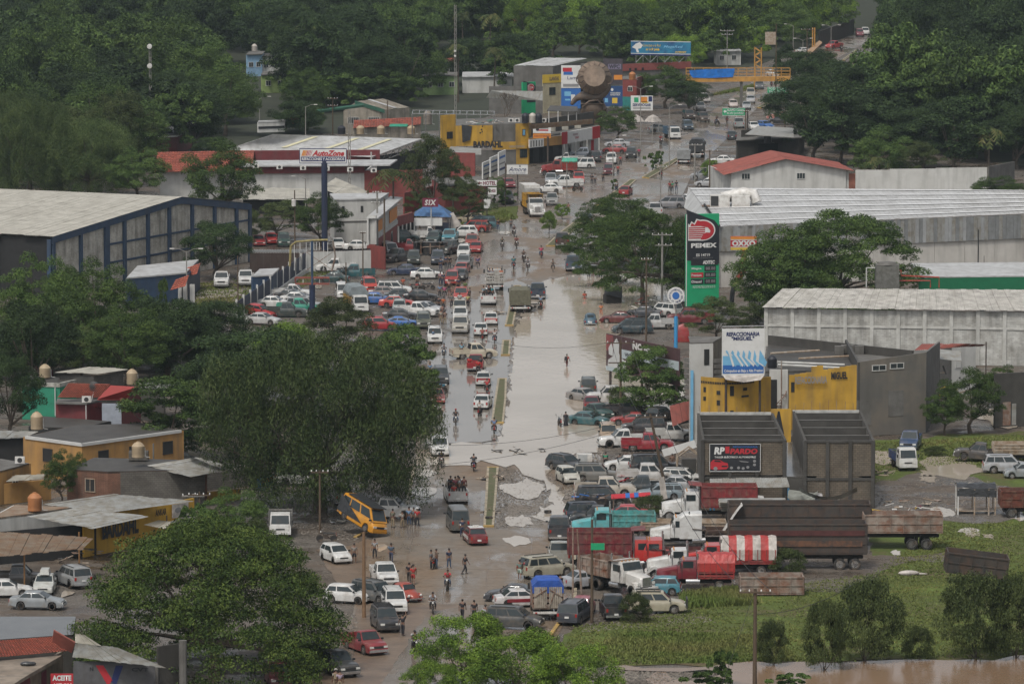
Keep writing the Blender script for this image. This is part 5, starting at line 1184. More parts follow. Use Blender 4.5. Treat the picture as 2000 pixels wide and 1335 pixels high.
def ZG(name,col,mort,w=.4,h=.2,bump=.5):
 """masonry courses too small to be told apart singly at this distance"""
 if name in MATS:return MATS[name]
 m=mat(name,col,.9,var=.35,scale=.7,rain=.5);t=m.node_tree;N=t.nodes;L=t.links;b=N['Principled BSDF']
 src=b.inputs['Base Color'].links[0].from_socket
 tc=N.new('ShaderNodeTexCoord');sp=N.new('ShaderNodeSeparateXYZ');L.new(tc.outputs['Object'],sp.inputs[0])
 ad=N.new('ShaderNodeMath');ad.operation='ADD';L.new(sp.outputs[0],ad.inputs[0]);L.new(sp.outputs[1],ad.inputs[1])
 cb=N.new('ShaderNodeCombineXYZ');L.new(ad.outputs[0],cb.inputs[0]);L.new(sp.outputs[2],cb.inputs[1])
 br=N.new('ShaderNodeTexBrick');S0(br,'Scale',1);S0(br,'Brick Width',w);S0(br,'Row Height',h)
 S0(br,'Mortar Size',.016);S0(br,'Color1',(1,1,1,1));S0(br,'Color2',(.78,.78,.78,1));S0(br,'Mortar',rgb([mort]*3))
 L.new(cb.outputs[0],br.inputs['Vector']);ml=N.new('ShaderNodeMix');ml.data_type='RGBA';ml.blend_type='MULTIPLY';S0(ml,0,1)
 L.new(src,ml.inputs[6]);L.new(br.outputs['Color'],ml.inputs[7]);L.new(ml.outputs[2],b.inputs['Base Color'])
 bp=N.new('ShaderNodeBump');S0(bp,'Distance',.03);S0(bp,'Strength',bump);L.new(br.outputs['Color'],bp.inputs['Height']);L.new(bp.outputs[0],b.inputs['Normal'])
 return m
Aq=ZG('breeze_block',(.17,.14,.105),.45)
Bh=ZG('grey_block',(.13,.12,.105),.5)
B3=ZG('whitewashed_block',(.50,.50,.47),.75)
B1=ZG('cream_block',(.56,.53,.46),.75)
Ck=ZG('red_brick',(.20,.10,.065),.6,.25,.09)
V3=Vector
def flat(p):return V3((p[0],p[1],0))
def Zs(t,p,q,z0,z1,m,th=.22,name='wall',z1b=None,color=None):
 """wall from p to q; z1b is its height at q when the top slopes"""
 p,q=flat(p),flat(q);d=(q-p).normalized();n=V3((-d.y,d.x,0))
 if n.dot(-p)>0:n=-n
 zb=z1 if z1b is None else z1b;a,b,c,e=p,q,q+n*th,p+n*th
 m_=MB().add([(a.x,a.y,z0),(b.x,b.y,z0),(c.x,c.y,z0),(e.x,e.y,z0),(a.x,a.y,z1),(b.x,b.y,zb),(c.x,c.y,zb),(e.x,e.y,z1)],[(0,3,2,1),(4,5,6,7),(0,1,5,4),(1,2,6,5),(2,3,7,6),(3,0,4,7)])
 me=m_.mesh(m);me.flip_normals()if False else None
 return ZI(name,me,t,color=color)
def fixn(me):
 import bmesh;bm=bmesh.new();bm.from_mesh(me);bmesh.ops.recalc_face_normals(bm,faces=bm.faces);bm.to_mesh(me);bm.free()
def Zd(t,name,pts,m,th=.08,color=None):
 me=MB().slab([tuple(p)for p in pts],th).mesh(m);fixn(me);return ZI(name,me,t,color=color)
def outn(p,q):
 d=(flat(q)-flat(p)).normalized();n=V3((-d.y,d.x,0));return n if n.dot(-flat(p))>0 else-n
def Zc(t,p,q,f,z,w,h,frame=Ag,glass=None,nm='window',mull=1,sill=True):
 p,q=flat(p),flat(q);d=(q-p).normalized();n=outn(p,q);c=p+(q-p)*f+n*.02
 fr=MB();M=Matrix(((d.x,n.x,0,0),(d.y,n.y,0,0),(0,0,1,0),(0,0,0,1)))
 T=Matrix.Translation((c.x,c.y,z))
 def bx(x,zz,sx,sz,y=.02,sy=.08):
  fr.box(T@M@V3((x,y,zz)),(sx,sy,sz),M=M)
 bx(0,h/2,w+.1,.07);bx(0,-h/2,w+.1,.07);bx(-w/2,0,.07,h);bx(w/2,0,.07,h)
 for k in range(mull):bx(-w/2+w*(k+1)/(mull+1),0,.05,h)
 me=fr.mesh(frame);fixn(me);o=ZI(nm,me,t)
 g=MB().box(T@M@V3((0,.012,0)),(w,.03,h),M=M).mesh(glass or Ar);fixn(g);ZI('pane',g,o)
 return o
def Zb(t,p,q,f,z,w,h,m=Ah,nm='opening',proud=.03):
 p,q=flat(p),flat(q);d=(q-p).normalized();n=outn(p,q);c=p+(q-p)*f
 M=Matrix(((d.x,n.x,0,0),(d.y,n.y,0,0),(0,0,1,0),(0,0,0,1)))
 g=MB().box((c.x+n.x*proud/2,c.y+n.y*proud/2,z),(w,proud+.02,h),M=M).mesh(m);fixn(g);return ZI(nm,g,t)
def tin(t,A,B,C_,D,n,m=Ab,name='roof_sheet',ribs=4,rough=.04,rh=.05,seed=1):
 """sheeting from edge A-B (low) up to D-C, laid as n separate sheets side by side"""
 A,B,C_,D=map(V3,(A,B,C_,D));r=rR(seed);up=(B-A).cross(D-A).normalized()
 if up.z<0:up=-up
 if abs(up.z)<.2:up=outn(A,B)
 for i in range(n):
  b=MB();f0,f1=i/n+.0002,(i+1)/n-.0002;dz=r.uniform(-rough,rough);e0,e1=r.uniform(-.02,.02),r.uniform(-.01,.01)
  lo,hi=[],[]
  for k in range(ribs*2+1):
   f=Zt(f0,f1,k/(ribs*2));o=up*((rh if k%2 else 0)+dz)
   p=A.lerp(B,f)+o;q=D.lerp(C_,f)+o;p=p+(p-q)*e0*.3;lo.append(p);hi.append(q)
  b.add(lo+hi,[(k,k+1,len(lo)+k+1,len(lo)+k)for k in range(len(lo)-1)])
  ZI(name,b.mesh(m),t)
def Ze(t,A,B,C_,D,rows,cols,m=Cr,name='roof_tiles'):
 """barrel tiles in courses, each course stepping over the next; too many to hold singly"""
 A,B,C_,D=map(V3,(A,B,C_,D));up=(B-A).cross(D-A).normalized();up=up if up.z>0 else-up;b=MB()
 for r_ in range(rows):
  g0,g1=r_/rows,min(1.0,(r_+1.12)/rows)
  for c_ in range(cols):
   vs=[]
   for g,lift in((g0,.10),(g1,.02)):
    for k in range(4):
     f=(c_+k/3)/cols;vs.append(A.lerp(B,f).lerp(D.lerp(C_,f),g)+up*(lift+(.07 if k in(1,2)else 0)))
   b.add(vs,[(0,1,5,4),(1,2,6,5),(2,3,7,6)])
   b.add([vs[0],vs[3],vs[2],vs[1]],[(0,1,2,3)])
 return ZB(ZI(name,b.mesh(m),t))
def solid(t,pts,z0,z1,mw,mr=None,names=('wall','roof'),over=.15,slab=.18):
 """footprint walls, one part each, and a roof slab"""
 for a,b in zip(pts,pts[1:]+pts[:1]):Zs(t,a,b,z0,z1,mw,name=names[0])
 if mr:
  c=sum((flat(p)for p in pts),V3())/len(pts)
  P_=[flat(p)+(flat(p)-c).normalized()*over for p in pts];Zd(t,names[1],[(p.x,p.y,z1+slab)for p in P_],mr,slab)
_FONT={}
def Zg(s,bold=.0,shear=0,sp=1.0):
 key=(s,bold,shear,sp)
 if key in _FONT:return _FONT[key]
 cu=bpy.data.curves.new('lettering','FONT');cu.body=s;cu.size=1;cu.offset=bold;cu.shear=shear;cu.space_character=sp;cu.resolution_u=2
 o=bO.new('lettering',cu);COL.objects.link(o);bpy.context.view_layer.update()
 me=bE.new_from_object(o.evaluated_get(bpy.context.evaluated_depsgraph_get()));bO.remove(o);bpy.data.curves.remove(cu)
 _FONT[key]=me;return me
def text(t,s,c,right,w,h,m,bold=.02,up=V3((0,0,1)),off=.03,shear=0,name='lettering',sp=1.0):
 """flat lettering of width w, height h centred at c, reading along right"""
 me=Zg(s,bold,shear,sp);n=len(me.vertices);co=np.empty(n*3,np.float32);me.vertices.foreach_get('co',co);co=co.reshape(-1,3)
 lo,hi=co.min(0),co.max(0);cen=(lo+hi)/2;sx=w/max(1e-4,hi[0]-lo[0]);sy=h/max(1e-4,hi[1]-lo[1])
 right=V3(right).normalized();up=V3(up).normalized();nn=right.cross(up)
 P=V3(c)+nn*off
 X=(co[:,0]-cen[0])*sx;Y=(co[:,1]-cen[1])*sy
 out=np.stack([P.x+right.x*X+up.x*Y,P.y+right.y*X+up.y*Y,P.z+right.z*X+up.z*Y],1)
 m2=me.copy();m2 .vertices.foreach_set('co',out.astype(np.float32).ravel());m2 .materials.clear();m2 .materials.append(m);m2 .update()
 return ZI(name,m2,t)
INK={}
def ink(name,c,r=.6):return mat('print_'+name,c,r,var=.12,scale=1)
Ai,Aa,Au,Bb,Ay,Ax=ink('black',(.015,.016,.02)),ink('white',(.62,.62,.60)),ink('red',(.42,.02,.03)),ink('blue',(.02,.12,.38)),ink('yellow',(.6,.42,.05)),ink('navy',(.01,.02,.10))
Bj,C1,A8,Av,A3,Bi=ink('green',(.01,.30,.13)),ink('teal',(.02,.25,.33)),ink('orange',(.60,.22,.03)),ink('grey',(.22,.22,.22)),ink('maroon',(.16,.02,.045)),ink('sky',(.16,.40,.60))
class Board:
 """an upright board seen at pixels; local x along the board (right), z up"""
 def __init__(s,t,p,q,z0,z1,th=.15,face=Aa,name='panel'):
  s.t=t;s.p,s.q=flat(p),flat(q);s.z0,s.z1=z0,z1;s.r=(s.q-s.p).normalized();s.w=(s.q-s.p).length;s.h=z1-z0;s.n=s.r.cross(V3((0,0,1)))
  M=Matrix(((s.r.x,s.n.x,0,0),(s.r.y,s.n.y,0,0),(0,0,1,0),(0,0,0,1)));s.M=M;c=(s.p+s.q)/2-s.n*th/2
  me=MB().box((c.x,c.y,(z0+z1)/2),(s.w,th,s.h),M=M).mesh(face);fixn(me);ZI(name,me,t)
 def P(s,x,y,off=0):a=s.p+s.r*(x*s.w)+s.n*off;return V3((a.x,a.y,s.z0+y*s.h))
 def rect(s,x0,y0,x1,y1,m,off=.012,name='print'):
  me=MB().quad(s.P(x0,y0,off),s.P(x1,y0,off),s.P(x1,y1,off),s.P(x0,y1,off)).mesh(m);return ZI(name,me,s.t)
 def poly(s,pts,m,off=.018,name='print'):
  from mathutils.geometry import tessellate_polygon
  P_=[s.P(x,y,off)for x,y in pts];tr=tessellate_polygon([P_]);me=bE.new(name);me.from_pydata([tuple(p)for p in P_],[],[tuple(f)for f in tr]);me.materials.append(m);return ZI(name,me,s.t)
 def txt(s,st,x0,y0,x1,y1,m,bold=.02,shear=0,off=.03,sp=1.0):
  c=s.P((x0+x1)/2,(y0+y1)/2);return text(s.t,st,c,s.r,abs(x1-x0)*s.w,abs(y1-y0)*s.h,m,bold,off=off,shear=shear,sp=sp)
 def ell(s,cx,cy,rx,ry,m,off=.02,n=24,name='print'):return s.poly([(cx+rx*mC(2*PI*k/n),cy+ry*mS(2*PI*k/n))for k in range(n)],m,off,name)
def bpx(t,u0,u1,vt,vb,vg,vt2=None,th=.15,face=Aa,dy=0,name='panel'):
 """board between columns u0,u1 and rows vt,vb, standing above ground row vg; dy turns its right end away"""
 g=G((u0+u1)/2,vg);Y=g.y;p=PD(u0,vb,Y-dy/2);q=PD(u1,vb,Y+dy/2);zt=PD(u0,vt,Y-dy/2).z
 return Board(t,p,q,p.z,zt,th,face,name)
def ZA(t,p,z0,z1,r=.1,m=An,name='post',n=8):
 return ZI(name,MB().tube([(p[0],p[1],z0),(p[0],p[1],z1)],r,n).mesh(m),t)
def Zr(u,v,z,label,m,r=.55,h=1.1,group=None):
 """rooftop water tank standing at height z; v is the row of its foot"""
 p=G(u,v,z);t=Za('water_tank',label,'water tank',p,group=group)
 b=MB();b.lathe([(r*.93,0),(r,.08),(r*.97,h*.3),(r,h*.34),(r*.97,h*.62),(r,h*.66),(r,h*.95),(r*.62,h*1.18),(r*.3,h*1.26),(r*.3,h*1.3),(.001,h*1.31)],n=18);ZI('body',b.mesh(m,30),t)
 ZI('pipe',MB().tube([(r+.03,0,h*.8),(r+.05,0,.1),(r+.5,-.2,.05)],.03,5).mesh(Ag),t);return t
Bd=mat('beige_plastic_tank',(.40,.31,.20),.6,var=.15,rain=.2);Bg=mat('black_plastic_tank',(.02,.022,.03),.5,var=.2);Bw=mat('orange_plastic_tank',(.42,.17,.06),.6,var=.2,rain=.25);Bv=mat('pale_plastic_tank',(.45,.42,.37),.6,var=.15,rain=.2)
def Zq(u,v,z,label,w=.9,group=None):
 p=G(u,v,z);t=Za('air_conditioner',label,'air conditioner',p,group=group)
 ZI('casing',MB().box((0,0,.35),(w,.4,.62)).mesh(At),t);ZI('fan_grille',MB().lathe([(.001,.215),(.22,.215),(.24,.2)],(0,0,.35),12,'Y').mesh(Af),t)
 for ch in t.children:
  if ch.name.startswith('fan'):ch.rotation_euler=(0,0,PI)
 return t
# buildings left of the road
def Zf(p,q,u):
 k=(u-1000)/FPX;t=(k*p.y-p.x)/((q.x-p.x)-k*(q.y-p.y));return p.lerp(q,t)
t=Za('warehouse','long warehouse with pale roof and blue steel pillars in its block gable','warehouse')
A,Cc=G(98,462,8),G(484,397,8);A0,C0=flat(A),flat(Cc);ax=(C0-A0).normalized();bk=V3((-ax.y,ax.x,0))
if bk.x>0:bk=-bk
us=[98,152,203,238,284,326,371,415,458,484];f=lambda u:(Zf(A0,C0,u)-A0).length/(C0-A0).length;tr_=f(347);zr=10.4
def ztop(s):return 8+(zr-8)*(s/tr_ if s<tr_ else(1-s)/(1-tr_))
for a,b in zip(us,us[1:]):
 p,q=Zf(A0,C0,a),Zf(A0,C0,b);Zs(t,p,q,0,ztop(f(a))-.3,B1,name='wall_panel',z1b=ztop(f(b))-.3)
for u in us:
 p=Zf(A0,C0,u);n=outn(A0,C0);wd=.6 if u not in(203,)else 1.1
 ZI('pillar',MB().box((p.x+n.x*.1,p.y+n.y*.1,(ztop(f(u))-.2)/2),(wd,.45,ztop(f(u))-.2),rz=math.atan2(ax.y,ax.x)).mesh(Bc),t)
n=outn(A0,C0)
for zz in(3.2,5.6):
 for a,b in zip(us[2:],us[3:]):
  p,q=Zf(A0,C0,a)+n*.15,Zf(A0,C0,b)+n*.15;Zs(t,p,q,zz,zz+.25,Bc,.15,'tie_beam')
R0_=A0 .lerp(C0,tr_)
for a,b,za,zb in((A0,R0_,8,zr),(R0_,C0,zr,8)):
 p,q=a+n*.35,b+n*.35;m_=MB().add([(p.x,p.y,za-.9),(q.x,q.y,zb-.9),(q.x,q.y,zb),(p.x,p.y,za)]+[(p.x-n.x*.3,p.y-n.y*.3,za-.9),(q.x-n.x*.3,q.y-n.y*.3,zb-.9),(q.x-n.x*.3,q.y-n.y*.3,zb),(p.x-n.x*.3,p.y-n.y*.3,za)],[(0,1,2,3),(4,7,6,5),(0,4,5,1),(3,2,6,7)])
 ZI('rake_beam',m_.mesh(Bc),t)
Ld=75
def up_(p,z):return V3((p.x,p.y,z))
tin(t,up_(A0+n*.5,8.05),up_(A0+bk*Ld,8.05),up_(R0_+bk*Ld,zr+.05),up_(R0_+n*.5,zr+.05),68,A6,ribs=3,rough=.01,rh=.025)
tin(t,up_(C0+n*.5,8.05),up_(C0+bk*Ld,8.05),up_(R0_+bk*Ld,zr+.05),up_(R0_+n*.5,zr+.05),40,A6,ribs=2,rough=.01,rh=.025)
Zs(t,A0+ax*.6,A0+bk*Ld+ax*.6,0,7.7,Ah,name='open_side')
for k in range(6):p=A0+bk*(k*8+.2);ZI('eave_post',MB().box((p.x,p.y,3.8),(.5,.5,7.6)).mesh(Bc),t)
Zs(t,C0,C0+bk*Ld,0,7.7,B1,name='rear_wall')
t=Za('office_building','low blue and white office with two tiled awnings beside the lawn','office building')
a,b,c_=G(248,543,3.6),G(362,533,3.6),G(378,523,3.6);d_=G(270,520,3.6)
solid(t,[flat(a),flat(b),flat(c_)+V3((0,10,0)),flat(d_)],0,3.5,Bc,Ao)
e=flat(b);f_=flat(b)+V3((1.0,14,0));Zs(t,e+V3((.25,-.1,0)),f_,0,3.4,Br,name='side_wall')
for k,(u,v)in enumerate(((353,556),(376,532))):
 p=G(u,v,3.2);Ze(t,p+V3((-1.3,-.6,-.7)),p+V3((.6,-.6,-.2)),p+V3((1.0,.8,1.1)),p+V3((-.7,.8,.5)),5,5)
for u in(345,352,368):p=G(u,603);Zb(t,p,p+V3((1,0,0)),.5,1.6,.6,3.0,Ac,'pier')
t=Za('tiled_house','white house with orange tiled roof between two trees above the warehouse','house')
a,b=G(315,392),G(430,388);solid(t,[a,b,b+V3((0,12,0)),a+V3((0,12,0))],0,4.6,Ac)
Ze(t,a+V3((-1,-1,4.4)),b+V3((5,-1,4.4)),b+V3((5,7,6.9)),a+V3((-1,7,6.9)),12,34);Ze(t,b+V3((5,15,4.4)),a+V3((-1,15,4.4)),a+V3((-1,7,6.9)),b+V3((5,7,6.9)),8,20)
t=Za('low_house','white flat roofed house at the foot of the lattice mast','house')
a,b=G(272,308),G(345,303);solid(t,[a,b,b+V3((2,20,0)),a+V3((2,20,0))],0,3.2,Az,Ao,over=.8)
t=Za('low_house','second pale roof just above the one by the lattice mast','house')
a,b=G(284,290),G(372,284);solid(t,[a,b,b+V3((2,22,0)),a+V3((2,22,0))],0,3.0,Ad,Ao,over=.8)
t=Za('shop_building','long white walled shop with maroon fascia behind the tall car parts sign','shop')
a,b=G(478,388),G(712,386);e=b+V3((8,2,0));solid(t,[a,b,b+V3((2,26,0)),a+V3((2,26,0))],0,4.0,Ac)
for k in range(8):
 p,q=a.lerp(b,k/8)+V3((0,-.35,0)),a.lerp(b,(k+1)/8)+V3((0,-.35,0));Zs(t,p,q,3.9,5.0,Az,.3,'fascia_panel')
Zd(t,'canopy_slab',[(a.x-1,a.y-1.2,5.25),(b.x+4,b.y-1.2,5.25),(b.x+5,b.y+5,5.55),(a.x,a.y+5,5.55)],Ao,.22)
Zs(t,a+V3((0,16,0)),b+V3((2,16,0)),4,6.2,Az,name='parapet')
Zs(t,b+V3((0,-.1,0)),e+V3((1,0,0)),0,4.2,A4,name='red_wall')
Zs(t,e+V3((3,22,0)),e+V3((9,20,0)),0,5.2,A4,name='red_wall')
for k in range(6):Zq(500+k*46,329+k*1.6,5.5,f'{("first","second","third","fourth","fifth","sixth")[k]} air conditioner from the left along the maroon fascia',.9,'air conditioners on the shop roof')
t=Za('market_roof','wide open sided hall with pale metal roof and three cream light strips','hall')
A_,B_,C2,D_=G(440,293,6.3),G(725,307,6.3),G(823,271,6.5),G(533,262,8.2)
B_.y+=14;A_.y+=10;A_,B_=PD(440,293,A_.y),PD(725,307,B_.y)
n_=30;cs=MB()
tin(t,A_,B_,C2,D_,28,Ao,ribs=2,rough=.005,rh=.015,seed=3)
for f0 in(.30,.58,.80):
 up=V3((0,0,.12));q=[A_.lerp(B_,f0),A_.lerp(B_,f0+.035),D_.lerp(C2,f0+.035),D_.lerp(C2,f0)]
 q=[q[0].lerp(q[3],.25)+up,q[1].lerp(q[2],.25)+up,q[1].lerp(q[2],.9)+up,q[0].lerp(q[3],.9)+up];Zd(t,'light_strip',q,mat('cream_light_strip',(.55,.52,.35),.5,var=.1),.02)
for p,q in((B_,C2),):
 b=MB();N_=14
 for i in range(N_):
  a,c3=p.lerp(q,i/N_),p.lerp(q,(i+1)/N_);b.tube([a+V3((0,0,-.2)),c3+V3((0,0,-.2))],.09,4);b.tube([a+V3((0,0,-1.2)),c3+V3((0,0,-1.2))],.09,4);b.tube([a+V3((0,0,-1.2 if i%2 else-.2)),c3+V3((0,0,-.2 if i%2 else-1.2))],.06,4)
 ZI('side_truss',b.mesh(Ak),t)
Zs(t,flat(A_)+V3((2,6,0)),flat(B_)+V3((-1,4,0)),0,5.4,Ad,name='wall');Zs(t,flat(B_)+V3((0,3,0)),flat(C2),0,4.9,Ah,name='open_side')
for k in range(5):p=flat(A_).lerp(flat(B_),k/4);ZA(t,p,0,6.0,.12,Ac)
t=Za('spoil_heap','dark heap of gravel between the metal hall and the maroon fascia','gravel heap',G(700,350))
ZI('heap',MB().lathe([(9,0),(6,1.5),(3,3.6),(1,4.6),(.01,4.8)],n=18).mesh(Bl,60),t)
t=Za('white_block','plain white two storey wall with two small dark windows','building')
a,b=G(655,474),G(742,472);solid(t,[a,b,b+V3((1,9,0)),a+V3((-1,9,0))],0,6.0,Ac,Ao)
for f_ in(.18,.60):Zb(t,a,b,f_,4.7,.38,.9)
Zs(t,a+V3((0,-.12,0)),b+V3((0,-.12,0)),2.95,3.05,Ad,.1,'ledge')
t=Za('lean_to_shed','dark timber shed with sloping beige sheet roof behind the tall sign column','shed')
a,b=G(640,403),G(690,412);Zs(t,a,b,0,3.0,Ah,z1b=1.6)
tin(t,a+V3((-1,-1,2.9)),b+V3((0,-1,1.5)),b+V3((2,6,2.4)),a+V3((1,6,3.9)),7,A6)
t=Za('low_shed','long low shed with pale sheet roof beneath the white shop wall','shed')
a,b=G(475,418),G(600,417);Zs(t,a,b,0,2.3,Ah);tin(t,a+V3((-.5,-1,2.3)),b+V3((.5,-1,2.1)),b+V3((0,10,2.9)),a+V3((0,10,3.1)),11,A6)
t=Za('parts_shop','red and white angular shop front behind two poles','shop')
a,b=G(720,522),G(776,478)
Zs(t,a,b,0,3.0,A4);Zs(t,a+V3((0,-.05,0)),b+V3((0,-.05,0)),3.0,6.6,Ac,name='sign_band',z1b=6.6);Zs(t,a+V3((0,.2,0)),a+V3((2.2,-2.5,0)),0,3.0,A4,name='end_wall')
a2=G(734,522)
nn=outn(a,b)
for f0,f1,z0,z1 in((.25,.45,3.9,5.4),(.7,.97,3.9,5.6)):Zs(t,a.lerp(b,f0)+nn*.12,a.lerp(b,f1)+nn*.12,z0,z1,A8,.05,'orange_panel')
Zs(t,a.lerp(b,.0)+nn*.1,b+nn*.1,3.0,3.5,Ac,.08,'white_stripe')
Zs(t,G(720,522),G(733,523),0,3.1,A4,name='red_pier');Zs(t,G(718,521),G(735,522),3.1,7.0,Ac,name='white_pier')
Zd(t,'roof',[(a.x-.3,a.y,6.7),(a.x+1.3,a.y-.2,6.7),(b.x+.8,b.y,6.7),(b.x-1,b.y+2,6.7)],Ao,.12)
for f0 in(.3,.55,.8):Zb(t,a,b,f0,1.4,1.6,2.3,Ar)
t=Za('shop_canopy','red shop canopy on white posts beside the angular shop front','canopy')
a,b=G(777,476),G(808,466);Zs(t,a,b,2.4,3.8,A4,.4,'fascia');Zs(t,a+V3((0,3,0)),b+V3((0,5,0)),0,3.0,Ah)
for k in range(5):ZA(t,a.lerp(b,k/4)+V3((.1,0,0)),0,2.5,.11,Ac)
t=Za('market_tent','stall with blue tarpaulin hip roof and hanging white banners','market stall',G(845,462))
tarp_=MB().add([(-2.6,-2.4,3.2),(2.6,-2.4,3.0),(2.9,3,3.1),(-2.6,3,3.3),(-.7,0,4.7),(.8,0,4.7)],[(0,1,5,4),(1,2,5),(2,3,4,5),(3,0,4)]);me=tarp_.mesh(mat('sky_blue_tarpaulin',(.05,.13,.28),.5,var=.35,scale=1.5,bump=.4));fixn(me);ZI('tarpaulin_roof',me,t)
for x,y in((-2.4,-2.2),(2.4,-2.2),(2.6,2.8),(-2.4,2.8)):ZI('post',MB().tube([(x,y,0),(x,y,3.2)],.06).mesh(Ak),t)
ZI('banner',MB().box((-.6,-2.45,2.35),(4.0,.04,1.1)).mesh(Aa),t);ZI('side_cloth',MB().box((1.5,-2.0,1.1),(2.2,.06,2.2)).mesh(mat('navy_cloth',(.015,.02,.04),.7)),t)
t=Za('fallen_banner','torn white banner slung down beside the blue roofed stall','banner',G(884,462));me=MB().add([(-.9,0,3.1),(0.1,0,3.5),(1.6,-.3,1.2),(-.6,-.2,.6)],[(0,1,2,3)]).mesh(A9);ZI('cloth',me,t)
def ZF(label,u,vg,u0,u1,vt,vb,post_r=.09,pm=An,face=Aa,dy=0,name='shop_sign',cat='sign'):
 t=Za(name,label,cat);b=bpx(t,u0,u1,vt,vb,vg,face=face,dy=dy);p=G(u,vg);ZA(t,(p.x,p.y+.2,0),0,b.z0+b.h*.5,post_r,pm);return t,b
t,b=ZF('dark red sign reading SIX on a white post over the blue tent',842,466,825,856,387,404,.07,Ag,A3);b.txt('SIX',.14,.18,.88,.82,Aa,.04,.2,sp=1.2)
t=Za('boundary_wall','dark brown wall with barbed top between the big dark tree and blue fence','wall')
a,b=G(488,532),G(597,532)
for k in range(8):Zs(t,a.lerp(b,k/8),a.lerp(b,(k+1)/8-.002),0,2.6,mat('brown_wall_paint',(.055,.035,.028),.8,var=.3,rain=.3),name='wall_panel')
for k in range(22):p=a.lerp(b,k/21.5);Zs(t,p+V3((0,-.02,0)),p+V3((.35,.9,0)),2.62,3.0,Aa,.03,'striped_coping')
t=Za('boundary_wall','white wall behind the crew pickup and black sacks','wall')
a,b=G(598,532),G(725,528)
for k in range(5):Zs(t,a.lerp(b,k/5),a.lerp(b,(k+1)/5-.003),0,2.7,Ac,name='wall_panel')
for k in range(16):p=a.lerp(b,.3+k/23);Zs(t,p,p+V3((.3,.5,0)),2.72,2.95,Ai,.03,'striped_coping')
t=Za('fence','blue boarded fence with white posts running past the two utility pickups','fence')
a,b=G(462,632),G(600,530)
for k in range(11):
 p,q=a.lerp(b,k/11),a.lerp(b,(k+1)/11)
 if k!=5:Zs(t,p,q,.2 if k<6 else .6,2.6,Br,.08,'fence_board')
 ZI('fence_post',MB().box((p.x,p.y-.1,1.5),(.25,.25,3.0)).mesh(Ac),t)
Zs(t,a+V3((.3,-.4,0)),b+V3((.3,-.4,0)),0,.7,Ac,name='plinth')
t=Za('guard_hut','flat roofed blue guard hut on the lawn side of the fence','hut')
a,b=G(494,585),G(532,583);solid(t,[a,b,b+V3((.5,8,0)),a+V3((.5,8,0))],0,2.9,Bc,Ao)
t=Za('paved_court','pale concrete court with bicycles rack between lawn and blue fence','paving');Zd(t,'paving',[G(380,585)+V3((0,0,.05)),G(470,578)+V3((0,0,.05)),G(475,566)+V3((0,0,.05)),G(385,568)+V3((0,0,.05))],mat('court_concrete',(.24,.21,.17),.7,var=.3),.04)
t=Za('wrecked_sign','gutted rounded sign frame with torn yellow skin over a rust red panel frame','sign frame');p=G(610,618)
Y=p.y;P_=lambda u,v:PD(u,v,Y)
ZA(t,P_(610,600),0,P_(610,470).z,.16,Bc);ZI('yellow_skin',MB().tube([P_(566,520),P_(568,480),P_(578,472),P_(612,469),P_(640,468)],.14,5).mesh(mat('torn_yellow_skin',(.30,.25,.10),.7,var=.4,scale=3)),t)
for u in(575,586,598,606,613,618,624,632,640):ZI('rib',MB().tube([P_(u,473),P_(u,488 if 598<u<630 else 528)],.05,4).mesh(Ag),t)
ZI('brace',MB().tube([P_(598,528),P_(650,492)],.05,4).tube([P_(598,492),P_(650,528)],.05,4).tube([P_(650,470),P_(655,500),P_(648,530)],.12,5).mesh(Am),t)
ZI('red_frame',MB().tube([P_(577,542),P_(643,542),P_(643,554),P_(577,554),P_(577,542)],.16,4).mesh(mat('faded_red_frame',(.26,.07,.05),.7,var=.3,rain=.3)),t)
for u in(592,608,624):ZI('frame_bar',MB().tube([P_(u,542),P_(u,554)],.06,4).mesh(Ag),t)
ZI('column',MB().tube([(p.x,p.y,0),(p.x,p.y,P_(610,556).z)],.36,10).mesh(Br),t)
t=Za('pylon_sign','tall dark column carrying the white AutoZone sign with red lettering','sign');b=bpx(t,586,676,291,318,488,face=Aa,th=.6)
p=G(634,488);ZA(t,p+V3((0,.3,0)),0,b.z0+.3,.42,Br,'column')
for x0,y0,x1,y1 in((-.012,-.04,0,1.04),(1,-.04,1.012,1.04),(-.012,1,1.012,1.05),(-.012,-.05,1.012,0)):b.rect(x0,y0,x1,y1,Ax,.02,'frame')
b.rect(.02,.10,.98,.44,Ax);b.txt('REFACCIONES Y ACCESORIOS',.04,.17,.96,.38,Aa,.03);b.txt('AutoZone',.26,.48,.96,.90,Au,.04,.35)
for k in range(7):x=.03+k*.032;b.poly([(x,.5),(x+.028-.003*k,.5),(x+.068-.003*k,.9),(x+.04,.9)],A8 if k<3 else Au)
t,b=ZF('white sign with dark red arrow and the word HOTEL',951,438,931,970,352,363,.08);b.txt('HOTEL',.32,.15,.97,.85,A3,.03);b.poly([(.04,.5),(.16,.82),(.16,.6),(.26,.6),(.26,.4),(.16,.4),(.16,.18)],A3)
b2=bpx(t,953,970,366,380,438);b2 .txt('$ 400',.12,.25,.88,.75,A3,.02);b3=bpx(t,945,958,381,407,438)
t,b=ZF('white framed sign with the name Amore and a small heart',1011,390,990,1031,321,341,.08,An);b.txt('Amore',.08,.3,.92,.75,Ax,.0,.4);b.ell(.62,.82,.05,.10,Av);b.txt('HOTEL BOUTIQUE',.12,.08,.88,.2,Ax,.0);b.rect(0,.95,1,1,Av);b.rect(0,0,1,.05,Av)
t=Za('price_board','tall white advertising boards on a frame beside the Amore sign','sign')
g=G(965,405)
